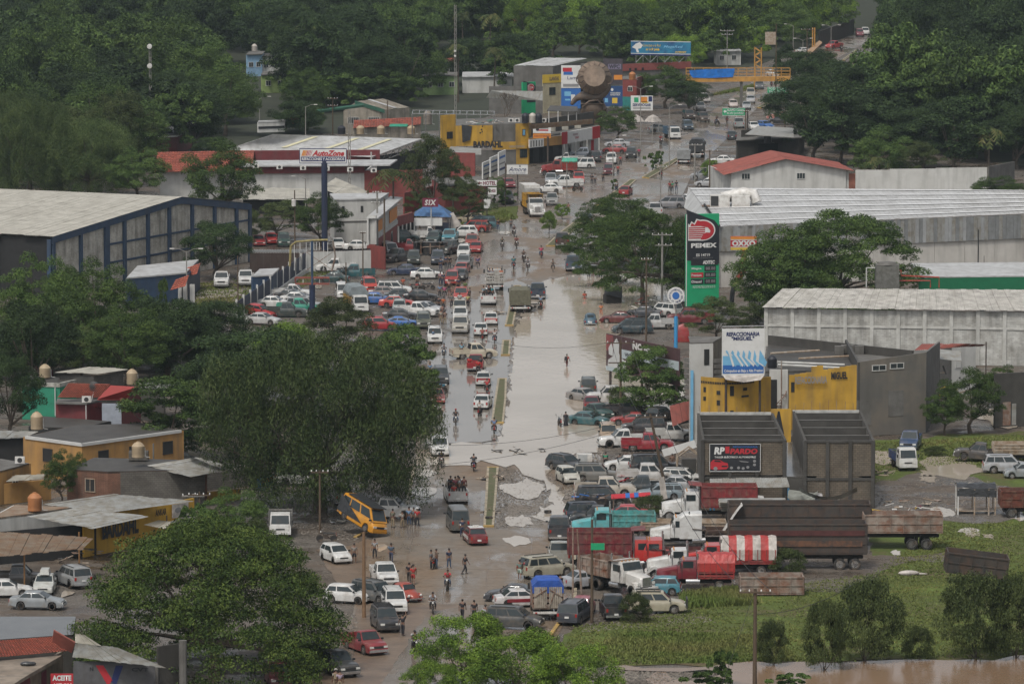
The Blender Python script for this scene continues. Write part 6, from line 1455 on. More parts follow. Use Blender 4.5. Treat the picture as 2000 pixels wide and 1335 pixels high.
for i,(u0,u1,vt,vb)in enumerate(((943,958,318,350),(958,973,308,346),(974,988,298,344))):bb_=bpx(t,u0,u1,vt,vb,405,dy=6);bb_.rect(.1,.7,.9,.8,Bb);bb_.rect(.1,.45,.9,.52,Av);bb_.rect(.1,.2,.9,.3,Ax)
for u in(944,987):ZA(t,G(u,405),0,6.8,.07)
t=Za('garden_bed','trimmed green garden strip with hedges under the hotel sign','garden')
Zd(t,'lawn',[G(890,438)+V3((0,0,.12)),G(1008,428)+V3((0,0,.12)),G(1012,404)+V3((0,0,.12)),G(905,410)+V3((0,0,.12))],B6,.1)
t=Za('hotel_wall','terracotta red hotel wall with arched dark doorway behind the trees','building')
a,b=G(868,420),G(940,415);solid(t,[a,b,b+V3((1,14,0)),a+V3((-2,14,0))],0,4.2,A4,Ad)
a,b=G(790,418),G(862,400);Zs(t,a,b,0,3.2,A4);Zs(t,G(885,374),G(911,374),0,3.8,A4)
t=Za('yellow_shop','yellow two storey shop lettered BARDAHL with a chequered flag','shop')
Yg=322;a,b,c3,d3=G(862,326),G(890,324),G(1008,322),G(1032,321)
Zs(t,a,b,0,8.6,A7);Zs(t,b,G(962,323),3.3,6.7,A7);Zs(t,G(962,323)+V3((0,.4,0)),c3+V3((0,.4,0)),3.3,6.9,Ad,name='bare_wall');Zs(t,c3,d3,0,6.9,A7)
Zs(t,G(962,323)+V3((0,-.1,0)),c3+V3((0,-.1,0)),2.6,3.9,A7);Zs(t,b,c3,0,2.5,Ad,name='lower_wall')
Zs(t,d3,d3+V3((1.5,14,0)),0,6.9,A7);Zd(t,'roof',[(b.x,b.y+.5,6.7),(d3 .x,d3 .y+.5,6.9),(d3 .x+1,d3 .y+16,6.9),(b.x,b.y+16,6.7)],Ad,.2)
Zc(t,a,b,.58,5.2,1.2,1.1,Af,Ah);Zc(t,c3,d3,.6,1.9,1.3,1.4,Af);Zc(t,c3,d3,.62,5.4,.5,1.0,Af,Bi)
Zs(t,G(992,322)+V3((0,-.5,0)),G(1029,321)+V3((0,-.5,0)),2.7,3.6,A7,.3,'sign_band')
rt_=(c3-b).normalized();text(t,'BARDAHL',Zf(b,c3,953)+V3((0,-.3,3.55)),rt_,5.0,1.15,Ai,.05);text(t,'REFACCIONES',Zf(b,d3,1010)+V3((0,-.9,3.1)),rt_,2.6,.38,Av,.02)
fc=Zf(b,c3,944)+V3((0,-.15,5.4))
for i in range(5):
 for j in range(5):
  if(i+j)%2==0:k_=ZI('flag_square',MB().quad(*[fc+rt_*(x*.26+z*.10-.7)+V3((0,-.02,z*.26-x*.10))for x,z in((i,j),(i+1,j),(i+1,j+1),(i,j+1))]).mesh(Ai),t)
ZI('flag_field',MB().quad(*[fc+rt_*(x*.26+z*.10-.7)+V3((0,.0,z*.26-x*.10))for x,z in((0,0),(5,0),(5,5),(0,5))]).mesh(Aa),t)
ZI('hanging_net',MB().add([b+V3((1.0,-.2,6.9)),Zf(b,c3,922)+V3((0,-.2,6.6)),Zf(b,c3,918)+V3((0,-.4,4.3)),Zf(b,c3,903)+V3((0,-.4,3.9))],[(0,1,2,3)]).mesh(A5),t)
ZI('ladder',MB().tube([c3+V3((-2.6,-.1,4.0)),c3+V3((-3.3,.2,6.6))],.05,4).tube([c3+V3((-2.1,-.1,4.0)),c3+V3((-2.8,.2,6.6))],.05,4).mesh(Ag),t)
Zd(t,'awning',[G(872,300,3.6),G(940,302,3.4),G(940,290,3.9),G(880,286,4.0)],Ab,.06)
t=Za('shop_row','two storey shop row with tan roof edge and red and white sign band','shops')
a,b,c3=G(1034,322),G(1098,316),G(1172,302)
Zs(t,a+V3((0,3,0)),b+V3((0,3,0)),0,3.0,Ah);Zs(t,b+V3((0,3,0)),c3+V3((0,3,0)),0,3.0,Ac)
Zs(t,a,b,2.9,4.4,Bk,.3,'fascia_panel');Zs(t,b,c3,2.9,4.9,Aa,.3,'fascia_panel')
for f0,f1 in((0,.14),(.80,1.0)):Zs(t,b.lerp(c3,f0)+V3((0,-.1,0)),b.lerp(c3,f1)+V3((0,-.1,0)),2.9,4.95,Au,.1,'red_panel')
rt_=(c3-b).normalized();text(t,'CORNER',b.lerp(c3,.38)+V3((0,-.15,3.7)),rt_,1.6,.4,Au);text(t,'CENTRO DE SERVICIO',b.lerp(c3,.34)+V3((0,-.15,4.25)),rt_,2.2,.3,A3)
Zs(t,a+V3((0,5,0)),c3+V3((-1,7,0)),4.2,6.9,Ae,name='upper_wall')
Zd(t,'tan_roof',[G(1034,251,7.2),G(1158,240,7.2),G(1158,232,7.9),G(1034,243,7.9)],Bm,.15);Zd(t,'terrace_slab',[(a.x,a.y,4.5),(c3 .x,c3 .y,4.5),(c3 .x,c3 .y+8,4.5),(a.x,a.y+8,4.5)],Ad,.2)
for f0 in(.32,.50,.68):p=a.lerp(c3,f0)+V3((0,1.5,0));ZI('shutter_panel',MB().box((p.x,p.y,5.6),(1.1,.1,1.3)).mesh(A6),t)
for f0 in(.05,.35,.65,.97):ZA(t,b.lerp(c3,f0)+V3((0,-1,0)),0,3.0,.12,Ac)
for f0 in(.2,.5,.8):Zb(t,a+V3((0,3,0)),b+V3((0,3,0)),f0,1.3,1.5,2.4,Af,'door');Zb(t,b+V3((0,3,0)),c3+V3((0,3,0)),f0,1.3,1.2,2.4,Au if f0==.8 else Ar,'door')
t=Za('shop_sign','white lightbox sign with red logo above an orange panel on a thick post','sign');b=bpx(t,1041,1076,246,260,325);b.rect(.2,.3,.85,.5,Au);b.rect(.2,.6,.85,.75,Av);b.ell(.25,.5,.09,.2,Ai);b2=bpx(t,1041,1076,261,270,325,face=A8);b2 .txt('ALINEACION Y BALANCEO',.06,.3,.94,.7,A3,.0);ZA(t,G(1070,325),0,5,.16)
t=Za('banner_sign','long white banner of white columns under the orange fascia','banner');b=bpx(t,1034,1062,273,289,322,dy=3)
for k in range(5):b.rect(.08+k*.19,.1,.14+k*.19,.85,Ai)
for i,(u,lb,m)in enumerate(((1026,'black water tank left of the pale one on the shop roof',Bg),(1040,'pale water tank between two black ones on the shop roof',Bv),(1052,'black water tank right of the pale one on the shop roof',Bg))):Zr(u,240,7.0,lb,m,.6,1.3)
for u,lb in((998,'air conditioner on the shop roof by the ladder'),(1010,'air conditioner left of the black tank'),(1062,'air conditioner right of the black tank')):Zq(u,239,7.0,lb)
t=Za('open_shelter','flat roofed rooftop shelter on slender posts beside the big statue','shelter')
Zd(t,'roof',[G(1068,216,9),G(1128,218,9),G(1128,208,9.3),G(1075,206,9.3)],Ae,.15)
for u in(1072,1090,1110,1126):p=G(u,217,9);ZA(t,p,6.9,9,.08,Ag)
t=Za('steel_frame','bare white steel roof frame above the yellow shop','frame')
b=MB();q0,q1=G(805,222,7.5),G(965,224,7.5)
for dy in(0,8):b.tube([q0+V3((0,dy,0)),q1+V3((0,dy,0))],.1,4)
for k in range(13):p=q0 .lerp(q1,k/12);b.tube([p,p+V3((0,8,0))],.07,4)
ZI('rafters',b.mesh(Ak),t)
for k in range(7):p=q0 .lerp(q1,k/6);ZA(t,p,0,7.5,.09,Ak)
t=Za('gabled_house','weathered stucco house with green gable edge and many wires','house')
a,b,c3=G(671,262),G(745,262),G(800,256)
def gable(p,q,z,zp,m,f=.5):
 r=p.lerp(q,f);m_=MB().add([up_(p,0),up_(q,0),up_(q,z),up_(r,zp),up_(p,z)],[(0,1,2,3,4)]);return ZI('gable_wall',m_.mesh(m),t)
MSTUC=mat('stained_stucco',(.30,.27,.22),.85,var=.35,scale=.8,rain=.6)
gable(a,b,4.2,5.7,MSTUC,.3);Zs(t,b,c3,0,4.2,MSTUC);r_=a.lerp(b,.3)
for f_ in(.26,.80):Zc(t,a,b,f_,2.5,2.0,1.1,Ag,Ah,mull=5)
bkv=c3-b
tin(t,up_(b,4.3),up_(b+bkv,4.3),up_(r_+bkv,5.9),up_(r_,5.9),12,mat('mossy_sheet',(.13,.11,.085),.8,var=.5,col2=(.25,.23,.19),scale=.8));
Zd(t,'light_strip',[up_(b.lerp(b+bkv,.45),4.5),up_(b.lerp(b+bkv,.55),4.5),up_(r_.lerp(r_+bkv,.55),6.05),up_(r_.lerp(r_+bkv,.45),6.05)],Ao,.03)
MGR=mat('green_fascia',(.07,.20,.14),.7,var=.2)
Zd(t,'fascia',[G(617,214,4.0),G(710,202,6.2),G(710,206,5.8),G(617,218,3.6)],MGR,.3);Zd(t,'fascia',[up_(r_,6.1),up_(b+V3((.6,-.3,0)),4.5),up_(b+V3((.6,-.3,0)),4.1),up_(r_,5.7)],MGR,.3)
t=Za('low_house','low red tiled house front with green awning under the gabled house','house')
a,b=G(690,275),G(822,268);Zs(t,a,b,0,2.4,MSTUC);Ze(t,a+V3((0,-.5,2.2)),b+V3((0,-.5,2.2)),b+V3((0,4,3.3)),a+V3((0,4,3.3)),6,26);Zd(t,'awning',[G(760,247,3.2),G(795,247,3.2),G(797,242,3.6),G(762,242,3.6)],mat('green_awning',(.02,.22,.14),.6),.05)
for u,m,lb in((667,Bg,'black water tank left of three beige ones behind the hall roof'),(704,Bd,'squat beige water tank, leftmost behind the hall roof'),(744,Bd,'beige water tank in the middle behind the hall roof'),(803,Bd,'beige water tank, rightmost behind the hall roof'),(576,Bw,'orange capped water tank beside the white lorry body')):Zr(u,262 if u>600 else 243,2.4 if u>600 else 1.5,lb,m,.7,1.2)
Zr(835,243,4.5,'grey brown cylinder tank under the bare steel frame',mat('grey_tank',(.22,.19,.16),.7,var=.3),.75,1.9)
t=Za('lorry_body','white container body with dark stripes beyond the hall roof','container');a,b=G(505,268),G(556,266);solid(t,[a,b,b+V3((0,3,0)),a+V3((0,3,0))],.8,2.6,Ac,Ao);Zs(t,a+V3((0,-.1,0)),b+V3((0,-.1,0)),1.5,1.9,Ai,.05,'stripe')
def Zz(label,u0,u1,vg,h,mw,mr=Ad,depth=9,wins=2,tiles_=False):
 t=Za('hill_house',label,'house');a,b=G(u0,vg),G(u1,vg-1);solid(t,[a,b,b+V3((0,depth,0)),a+V3((0,depth,0))],0,h,mw,None if tiles_ else mr,over=.5)
 if tiles_:Ze(t,a+V3((-.5,-.6,h)),b+V3((.5,-.6,h)),b+V3((0,depth,h+1.5)),a+V3((0,depth,h+1.5)),5,14)
 for k in range(wins):Zc(t,a,b,(k+.5)/wins,h*.55,1.0,1.0,Ag)
 return t
Zz('pale blue house carrying a beige tank among dark trees',483,512,150,4.6,mat('pale_blue_paint',(.22,.36,.50),.8,var=.2))
Zr(497,100,4.8,'beige tank on the pale blue house',Bv,.6,1.2)
Zz('white and grey houses behind the lime green one',512,575,148,4.0,Ac,Ae,wins=4)
Zz('lime green house with grey roof on the left hillside',512,560,182,3.6,mat('lime_paint',(.22,.30,.10),.8,var=.2),Ad,wins=2)
Zz('green house with arched porch right of the tall trees',828,893,186,3.8,mat('apple_paint',(.20,.30,.12),.8,var=.2),Ad,wins=3)
Zz('small orange roofed cottage above the green house',845,895,152,2.6,Ac,tiles_=True)
Zz('brick red house wall glimpsed through trees at the upper left',160,195,150,4,mat('brick_paint',(.28,.08,.055),.8,var=.2),wins=0)
Zz('blue shed glimpsed between trees at the upper left',48,75,148,3,mat('shed_blue',(.03,.20,.30),.7),wins=0)
Zz('low grey roofed hall right of the green house',905,1000,182,3.2,Ac,Ao,14,0)
Zz('pink roofed cottage on the green slope',1003,1026,70,2.6,Ac,tiles_=True)
Zz('white roof glimpsed at the top edge of the slope',1070,1105,22,3.0,Ac,Ao)
Zz('white roof at the top edge beside the dense wood',1403,1450,20,3.0,Ac,Ao)
Zz('pale house under the trees left of the footbridge',1398,1445,128,3.0,Ac,Ao)
t=Za('grey_hall','grey hall with a bright white roof behind the giant statue','hall')
A_,B_,C2,D_=G(1003,128,8),G(1080,129,8),G(1146,114,8.6),G(1062,113,9)
tin(t,A_,B_,C2,D_,14,Ao,ribs=2);Zs(t,flat(A_),flat(B_),0,7.9,Ad);Zs(t,flat(B_),flat(C2),0,8.0,Ad)
t=Za('cream_shop','cream shop with yellow LLANTAS band beside the laminate billboard','shop')
a,b=G(1060,222),G(1097,220);Zs(t,a,b,0,6.5,mat('cream_paint',(.42,.38,.26),.8,var=.2,rain=.3));Zs(t,a+V3((0,-.1,0)),b+V3((0,-.1,0)),5.8,7.4,Ay,.1,'sign_band');text(t,'LLANTAS',a.lerp(b,.6)+V3((0,-.25,6.6)),b-a,2.2,.7,Ax);Zc(t,a,b,.5,4.2,1.4,1.4,Af,Ar)
Zd(t,'grey_roof',[G(950,190,5),G(1060,196,6),G(1060,178,7.5),G(960,176,6.5)],Ab,.1);Zs(t,G(955,222),a,0,5.2,Ad)
t=Za('advert_wall','big building side covered in blue and white advertisements behind the statue','building')
Yw=G(1150,226).y;P_=lambda u,v:PD(u,v,Yw)
def adv(u0,u1,vt,vb,m):
 p,q=P_(u0,vb),P_(u1,vb);return Board(t,p,q,p.z,P_(u0,vt).z,.3,m)
bd=adv(1096,1134,128,172,Aa);bd.rect(.08,.72,.55,.9,Au);bd.rect(.12,.58,.6,.72,Bb);bd.txt('Lamin',.32,.38,.98,.52,Ax,.0);bd.rect(.1,.05,.9,.18,Av);bd.rect(.02,.02,.98,.04,Aa)
bl=adv(1096,1160,173,212,Bb);bl.rect(.1,.62,.3,.85,Bi);bl.rect(.3,.3,.42,.7,Aa);bl.rect(.12,.4,.28,.48,Bi)
wp=adv(1178,1216,115,166,mat('dusky_panel',(.06,.05,.06),.7,var=.3));wp.rect(.25,.6,.92,.8,ink('lilac',(.17,.15,.22)));wp.txt('WPC',.3,.62,.85,.78,Ai,.03);wp.rect(.55,.2,.98,.38,A8)
br_=adv(1175,1216,168,208,mat('ad_blue',(.015,.06,.18),.6,var=.25));br_.txt('INGENIERIA',.42,.62,.9,.69,Aa,.02);br_.txt('MAESTRIA',.42,.53,.88,.6,Aa,.02);br_.rect(.5,.15,.75,.42,Ay);br_.ell(.5,.82,.06,.07,Aa);br_.rect(.15,.2,.3,.4,Bi)
adv(1134,1178,124,226,Ad);adv(1096,1216,212,226,Ae)
t=Za('red_shop','small bright red shop with white script and a tank on its roof','shop')
a,b,c3=G(1216,215),G(1243,216),G(1262,208);Zs(t,a,b,2.6,5.9,A4);Zs(t,b,c3,2.6,6.2,A4);Zs(t,a,b,0,2.6,mat('sea_green_paint',(.02,.20,.19),.7));Zs(t,b,c3,0,2.6,Ah);Zd(t,'roof',[up_(a,6),up_(b,6),up_(c3,6.2),up_(a+V3((0,8,0)),6)],Ad,.15);Zc(t,a,b,.55,4.1,1.0,.8,Ag);text(t,'TACOS',b.lerp(c3,.5)+outn(b,c3)*.1+V3((0,0,4.6)),c3-b,1.6,1.0,Aa,.0,shear=.3)
Zr(1235,156,6.1,'orange tank on the small bright red shop',Bw,.65,1.2)
t,b=ZF('white SERVIHOGAR shop board with coloured pictures',1250,240,1232,1275,187,216,.1,An,dy=0);b.txt('SERVIHOGAR',.08,.28,.92,.48,Ax,.03);b.rect(.45,.55,.75,.92,A8);b.rect(.15,.55,.35,.88,Bj);b.rect(.8,.6,.97,.95,Ax);b.rect(.5,.5,.8,.6,Ay);b.rect(.1,.12,.9,.2,Av)
t=Za('red_roofed_band','long low building with a brick red parapet under the internet billboard','building')
a,b=G(1214,190),G(1350,184);solid(t,[a,b,b+V3((0,12,0)),a+V3((0,12,0))],0,5.2,Ad,None);Zs(t,a+V3((0,-.2,0)),b+V3((0,-.2,0)),5.2,6.6,mat('brick_red_paint',(.25,.07,.06),.8,var=.2),.3,'parapet')
for f_ in(.12,.2,.3):Zb(t,a+V3((0,-.2,0)),b+V3((0,-.2,0)),f_,5.5,.5,.5)
t=Za('billboard','wide turquoise billboard advertising fast internet with a leaping figure','billboard');bb_=bpx(t,1232,1349,80,108,188,face=mat('billboard_teal',(.02,.20,.32),.5,var=.6,scale=.35,col2=(.01,.04,.14)),dy=-3,th=.25)
bb_.txt('Conectate a la Red',.2,.62,.5,.8,Ay,.0,.3);bb_.txt('más Rápida',.25,.3,.48,.52,Ay,.04,.3);bb_.txt('INTERNET',.74,.2,.93,.32,Ay,.03,.3);bb_.txt('MegaRed',.55,.5,.87,.72,Bi,.02,.3);bb_.rect(.0,.0,1,.1,Ax,.02);bb_.rect(.0,.11,1,.15,Aa,.02);bb_.rect(0,.96,1,1,Aa,.02)
bb_.poly([(.08,.8),(.15,.92),(.2,.7),(.17,.5),(.12,.45),(.14,.2),(.10,.2),(.08,.45),(.02,.55)],Aa)
Yb=G(1290,188).y
tb=MB()
for k in range(8):
 u=1242+k*14;tb.tube([PD(u,108,Yb+.5),PD(u,123,Yb+.5)],.07,4);tb.tube([PD(u,108 if k%2 else 122,Yb+.5),PD(u+14,122 if k%2 else 108,Yb+.5)],.05,4)
ZI('truss',tb.mesh(Ak),t)
def fuel_pylon(label,u0,u1,vt,vb,vg,dy,big):
 t=Za('fuel_station_sign',label,'sign');b=bpx(t,u0,u1,vt+(vb-vt)*.02,vb,vg,face=Bj,th=.5,dy=dy)
 b.poly([(0,.50 if big else .35),(1,.46 if big else .35),(1,.86),(.85,.93),(0,1.05)],mat('pylon_black',(.02,.022,.028),.4,var=.1),.03,'black_panel')
 if not big:b.rect(0,0,.28,1,Bj,.04)
 x0=.05 if big else .35;x1=.88
 def X(f):return Zt(x0,x1,f)
 n=22;arc=[(X(.52+.48*mC(a)),.825+.115*mS(a))for a in np.linspace(-1.35,1.75,n)]
 b.poly(arc+[(X(.30),.95),(X(.22),.90),(X(.12),.925),(X(.05),.885),(X(0),.90),(X(0),.715),(X(.55),.71)],Aa,.05,'emblem_rim')
 arc2=[(X(.52+.43*mC(a)),.823+.103*mS(a))for a in np.linspace(-1.3,1.75,n)]
 b.poly(arc2+[(X(.33),.935),(X(.24),.885),(X(.13),.905),(X(.08),.87),(X(.45),.87),(X(.72),.855),(X(.82),.82),(X(.80),.795),(X(.66),.80),(X(.52),.77),(X(.46),.722)],Au,.07,'emblem')
 for k in range(6):
  z=.735+k*.022;b.rect(X(.02),z,X(.50 if k<2 else .62),z+.012,Au,.075,'emblem_stripe')
 b.txt('PEMEX',.14 if big else .32,.635,.92,.685,Aa,.05,off=.09,sp=1.05)
 if big:
  b.txt('ES 14719',.30,.54,.72,.57,Aa,.02,off=.08);b.txt('PL/9597/EXP/ES/2015',.2,.518,.8,.53,Av,.0,off=.08);b.txt('ADITEC',.50,.455,.86,.495,Aa,.04,off=.08);b.rect(.14,.445,.97,.505,Ai,.05)
  for k,(nm,mm)in enumerate((('Magna',None),('Premium',Au),('Diesel',Ai))):
   z=.385-k*.07
   if mm:b.rect(.14,z-.005,.52,z+.05,mm,.05)
   b.txt(nm,.16,z+.008,.46,z+.036,Aa,.02,off=.08);b.rect(.55,z-.005,.90,z+.052,Ai,.05,'price_display');b.txt('88.88',.59,z+.005,.88,z+.04,Av,.01,off=.08)
  b.txt('MULTICOMBUSTIBLES CASTRO SA DE CV',.2,.195,.88,.222,Aa,.0,off=.08);b.rect(-.01,0,.015,1.0,Aa,.04,'edge')
 g=G((u0+u1)/2,vg);ZI('base',MB().box((g.x,g.y+.3,b.z0/2),(b.w*.7,.5,b.z0)).mesh(Ad),t);return t
fuel_pylon('tall fuel sign lettered PEMEX with an eagle head over green price panel',1340,1404,415,598,626,1.0,True)
fuel_pylon('small distant fuel sign with red eagle emblem beyond the yellow shop',1022,1046,160,222,250,2.0,False)
# buildings right of the road
t=Za('white_house','white house with red sheet roof and two small windows behind the grey warehouse','house')
a,b=G(1428,382),G(1652,380);rd=G(1533,381)
m_=MB().add([up_(a,0),up_(b,0),up_(b,3.9),up_(rd,5.6),up_(a,3.4)],[(0,1,2,3,4)]);ZI('front_wall',m_.mesh(Ac),t);Zs(t,a,a+V3((-3,16,0)),0,3.4,Ac)
bkv=V3((-1.5,16,0))
tin(t,up_(a+V3((-1.2,-.7,0)),3.3),up_(a+V3((-1.2,0,0))+bkv,3.3),up_(rd+bkv,5.75),up_(rd+V3((0,-.7,0)),5.75),14,Bo);tin(t,up_(b+V3((1.2,-.7,0)),3.8),up_(b+V3((1.2,0,0))+bkv,3.8),up_(rd+bkv,5.75),up_(rd+V3((0,-.7,0)),5.75),14,Bo)
for u in(1458,1566):p=Zf(a,b,u);Zc(t,a,b,(p-a).length/(b-a).length,3.0,1.3,.9,Ag,Ar,mull=2)
t=Za('compound_wall','long stained white wall with a rusty metal door right of the white house','wall')
c3=G(1931,383)
us_=[1652,1660,1673,1740,1830,1931]
for u,w in zip(us_,us_[1:]):
 p,q=Zf(b,c3,u)+V3((0,.3,0)),Zf(b,c3,w)+V3((0,.3,0))
 if(u,w)==(1660,1673):Zs(t,p,q,0,3.3,mat('rusty_door',(.22,.08,.05),.7,var=.5,scale=1),name='door')
 else:Zs(t,p,q,0,3.7+(w-1673)*.0022,Ac,name='wall_panel',z1b=3.7+(w-1673)*.003)
Zs(t,c3,c3+V3((5,10,0)),0,4.6,Ad,name='end_wall')
t=Za('flat_roofed_shop','dark flat roofed shop with roof junk and a black tank behind the white house','shop')
a,b=G(1440,312),G(1560,306);solid(t,[a,b,b+V3((2,18,0)),a+V3((2,18,0))],0,3.2,Ae,Ad,over=.8);Zs(t,a+V3((1,6,0)),b+V3((0,6,0)),3.3,4.6,Ae,name='parapet');Zd(t,'upper_roof',[G(1455,262,5),G(1550,268,5),G(1550,250,5.2),G(1480,246,5.2)],Ab,.1);Zb(t,a,b,.5,1.4,4,2.2)
Zr(1499,279,3.4,'black water tank on the dark flat roofed shop',Bg,.6,1.1)
t=Za('warehouse','very large warehouse with pale ribbed roof and grey cladding behind the fuel sign','warehouse')
A_,B_,C2,D_=G(1402,442,8),G(2120,412,8),G(2100,372,10.3),G(1345,366,9.6)
n_=76
tin(t,A_,B_,C2,D_,n_,Ao,ribs=1,rough=.004,rh=.012,seed=8)
for k in range(6):
 f=(k+.6)/6;p,q=A_.lerp(D_,f),B_.lerp(C2,f);o=V3((0,0,.12));w_=V3((0,.5,.03));ZI('roof_seam',MB().quad(p+o,q+o,q+o+w_,p+o+w_).mesh(mat('bright_seam',(.75,.75,.74),.5,var=.08)),t)
p0,q0=flat(A_),flat(B_);r=rR(5)
for k in range(100):
 c_=r.choice((Ab,Ab,mat('cladding_dark',(.21,.22,.22),.6,var=.25,rain=.3),mat('cladding_light',(.32,.33,.33),.6,var=.2,rain=.3)))
 o=V3((0,r.uniform(-.02,.03),0));Zs(t,p0 .lerp(q0,k/100)+o,p0 .lerp(q0,(k+1)/100-.0006)+o,4.7,7.9,c_,.05,'cladding_sheet')
for k in range(12):Zs(t,p0 .lerp(q0,k/12)+V3((0,.3,0)),p0 .lerp(q0,(k+1)/12-.001)+V3((0,.3,0)),0,4.7,mat('white_stained_wall',(.50,.48,.44),.8,var=.15,scale=.3,rain=.25),name='wall_panel')
Zs(t,flat(A_),flat(D_),0,7.9,Ab,z1b=9.4)
E_=G(1336,404,7.6);Zd(t,'side_roof',[A_+V3((0,0,.1)),D_+V3((0,0,.1)),G(1348,372,8.2),E_,G(1372,425,7.4)],Ao,.12)
b=MB();b.tube([A_+V3((.2,-.3,.1)),A_.lerp(D_,.5)+V3((.2,0,.25))],.16,5);ZI('gutter',b.mesh(Ah),t)
t=Za('roof_cooler','large white air handling unit with bent duct on the warehouse corner','air conditioner',G(1432,406,8.6))
ZI('casing',MB().box((-1.8,0,1.0),(2.6,1.6,1.6)).box((1.0,0.2,.9),(2.4,1.4,1.5)).mesh(At),t);ZI('louvre',MB().box((-2.5,-.82,1.0),(1.0,.05,1.3)).mesh(Af),t);ZI('duct',MB().tube([(-1.5,1.6,1.2),(1.5,1.8,1.9),(2.8,1.6,1.7),(3.2,1.4,.6)],.75,10).mesh(At,40),t);ZI('skid',MB().box((-.8,0,.12),(5,2,.12)).box((-3.4,0,.3),(1.6,1.4,.1)).mesh(Am),t)
for x in(-2.8,1.2):ZI('skid_leg',MB().box((x,-.8,-.2),(.12,.12,.7)).mesh(Am),t)
t=Za('block_warehouse','whitewashed block warehouse with stained pale roof at the right','warehouse')
A_,B_,C2,D_=G(1488,600,6.3),G(2120,609,6.3),G(2080,566,7.8),G(1528,563,7.8)
tin(t,A_,B_,C2,D_,46,mat('streaked_roof',(.46,.44,.40),.6,var=.3,col2=(.30,.285,.25),scale=.9,rain=.35),ribs=3,rh=.03,seed=4)
p0,q0=flat(A_)+V3((.5,.5,0)),flat(B_)+V3((0,.5,0));N_=12
for k in range(N_):
 for z0,z1 in((0,4.1),(4.3,6.1)):Zs(t,p0 .lerp(q0,k/N_),p0 .lerp(q0,(k+1)/N_),z0,z1,B3,name='wall_panel')
 p=p0 .lerp(q0,k/N_);ZI('column',MB().box((p.x,p.y-.0,3.1),(.42,.3,6.2)).mesh(mat('plain_column',(.48,.48,.45),.8,var=.2,rain=.35)),t)
Zs(t,p0+V3((0,-.1,0)),q0+V3((0,-.1,0)),4.08,4.32,MATS['plain_column'],name='tie_beam');Zs(t,flat(A_)+V3((.5,.6,0)),flat(D_),0,6.2,B3,name='side_wall')
t=Za('metal_fence','pale corrugated fence with black posts at the left of the block warehouse','fence')
a,b=G(1464,612),G(1614,562)
for k in range(16):
 p,q=a.lerp(b,k/16),a.lerp(b,(k+1)/16-.003);Zs(t,p,q,.3,2.8,Ab,.05,'fence_sheet')
 ZI('fence_post',MB().box((p.x,p.y-.1,1.5),(.1,.1,3.0)).mesh(Af),t)
t=Za('fuel_canopy','long flat fuel station canopy with a dark green edge band','canopy')
A_,B_=G(1795,561,5.0),G(2060,558,5.0);Zs(t,A_,B_,4.6,6.1,mat('station_green',(.005,.13,.055),.5,var=.15),.4,'edge_band');Zd(t,'roof',[(A_.x,A_.y,6.3),(B_.x,B_.y,6.3),(B_.x,B_.y+14,6.5),(A_.x,A_.y+14,6.5)],Ao,.15)
for f_ in(.15,.5,.85):p=A_.lerp(B_,f_);ZA(t,p+V3((0,6,0)),0,4.8,.3,Ac)
ZA(t,G(1921,600)+V3((0,8,0)),0,9.0,.08,Af,'lamp_post')
t=Za('red_window_frame','dark window opening with red frame in the warehouse wall','window');g=G(1815,560);bb_=bpx(t,1790,1846,517,532,560,face=Ah);
for x0,y0,x1,y1 in((0,0,.04,1),(.96,0,1,1),(0,0,1,.12),(0,.88,1,1)):bb_.rect(x0,y0,x1,y1,Au)
t=Za('water_tank','big wrapped grey tank with red and white pipes on the block warehouse','water tank',G(1735,565,7.6)+V3((0,2,0)))
ZI('body',MB().box((0,0,1.35),(2.7,2.2,2.7),taper=.97).mesh(mat('tank_net',(.14,.14,.125),.8,var=.4,scale=2,bump=.6)),t);ZI('lid',MB().lathe([(1.2,0),(1.0,.25),(.01,.35)],(0,0,2.7),16).mesh(Ad),t)
ZI('white_pipe',MB().tube([(-1.4,0,2.3),(-2.4,0,2.3),(-2.4,0,0)],.08,5).mesh(Ag),t);ZI('red_pipe',MB().tube([(1.4,0,2.0),(1.6,0,2.0),(1.6,-.1,1.4),(6.0,-.1,1.2),(6.0,-.1,0)],.08,5).tube([(1.4,0,.8),(5,0,.8),(5,0,0)],.08,5).mesh(ink('pipe_red',(.36,.05,.03))),t)
t=Za('rendered_building','tall grey rendered building with two white framed windows','building')
a,b=G(1674,852),G(1808,845);Cn=mat('grey_render',(.105,.10,.09),.8,var=.45,scale=.35,col2=(.15,.13,.105),rain=.4);Zs(t,a,b,0,7.6,Cn,z1b=8.3);c3=b+V3((2.9,18,0));Zs(t,b,c3,0,8.3,Ad,z1b=7.3);Zs(t,a,a+V3((0,20,0)),0,7.6,Ae)
for u,v in((1722,718),(1757,714)):p=Zf(a,b,u);Zc(t,a,b,(p-a).length/(b-a).length,(PD(u,v,p.y)).z,1.5,.55,Ag,Ar)
for u,w,h in((1692,1.7,3.0),(1756,1.7,3.8)):p=Zf(a,b,u);Zb(t,a,b,(p-a).length/(b-a).length,h-.6,w,2.6,Ad,'blocked_door')
Zd(t,'roof',[up_(a+V3((0,.3,0)),6.4),up_(b+V3((0,.3,0)),6.4),up_(c3,6.4),up_(a+V3((0,20,0)),6.4)],Ad,.2)
t=Za('long_parapet','long dark parapet wall with concrete caissons behind the yellow shop','wall')
Zs(t,G(1500,660,7),G(1782,690,7),5.0,7.3,Ae,name='parapet');Zs(t,G(1505,660,7)+V3((0,.4,0)),G(1780,690,7)+V3((0,.4,0)),0,5,Ae)
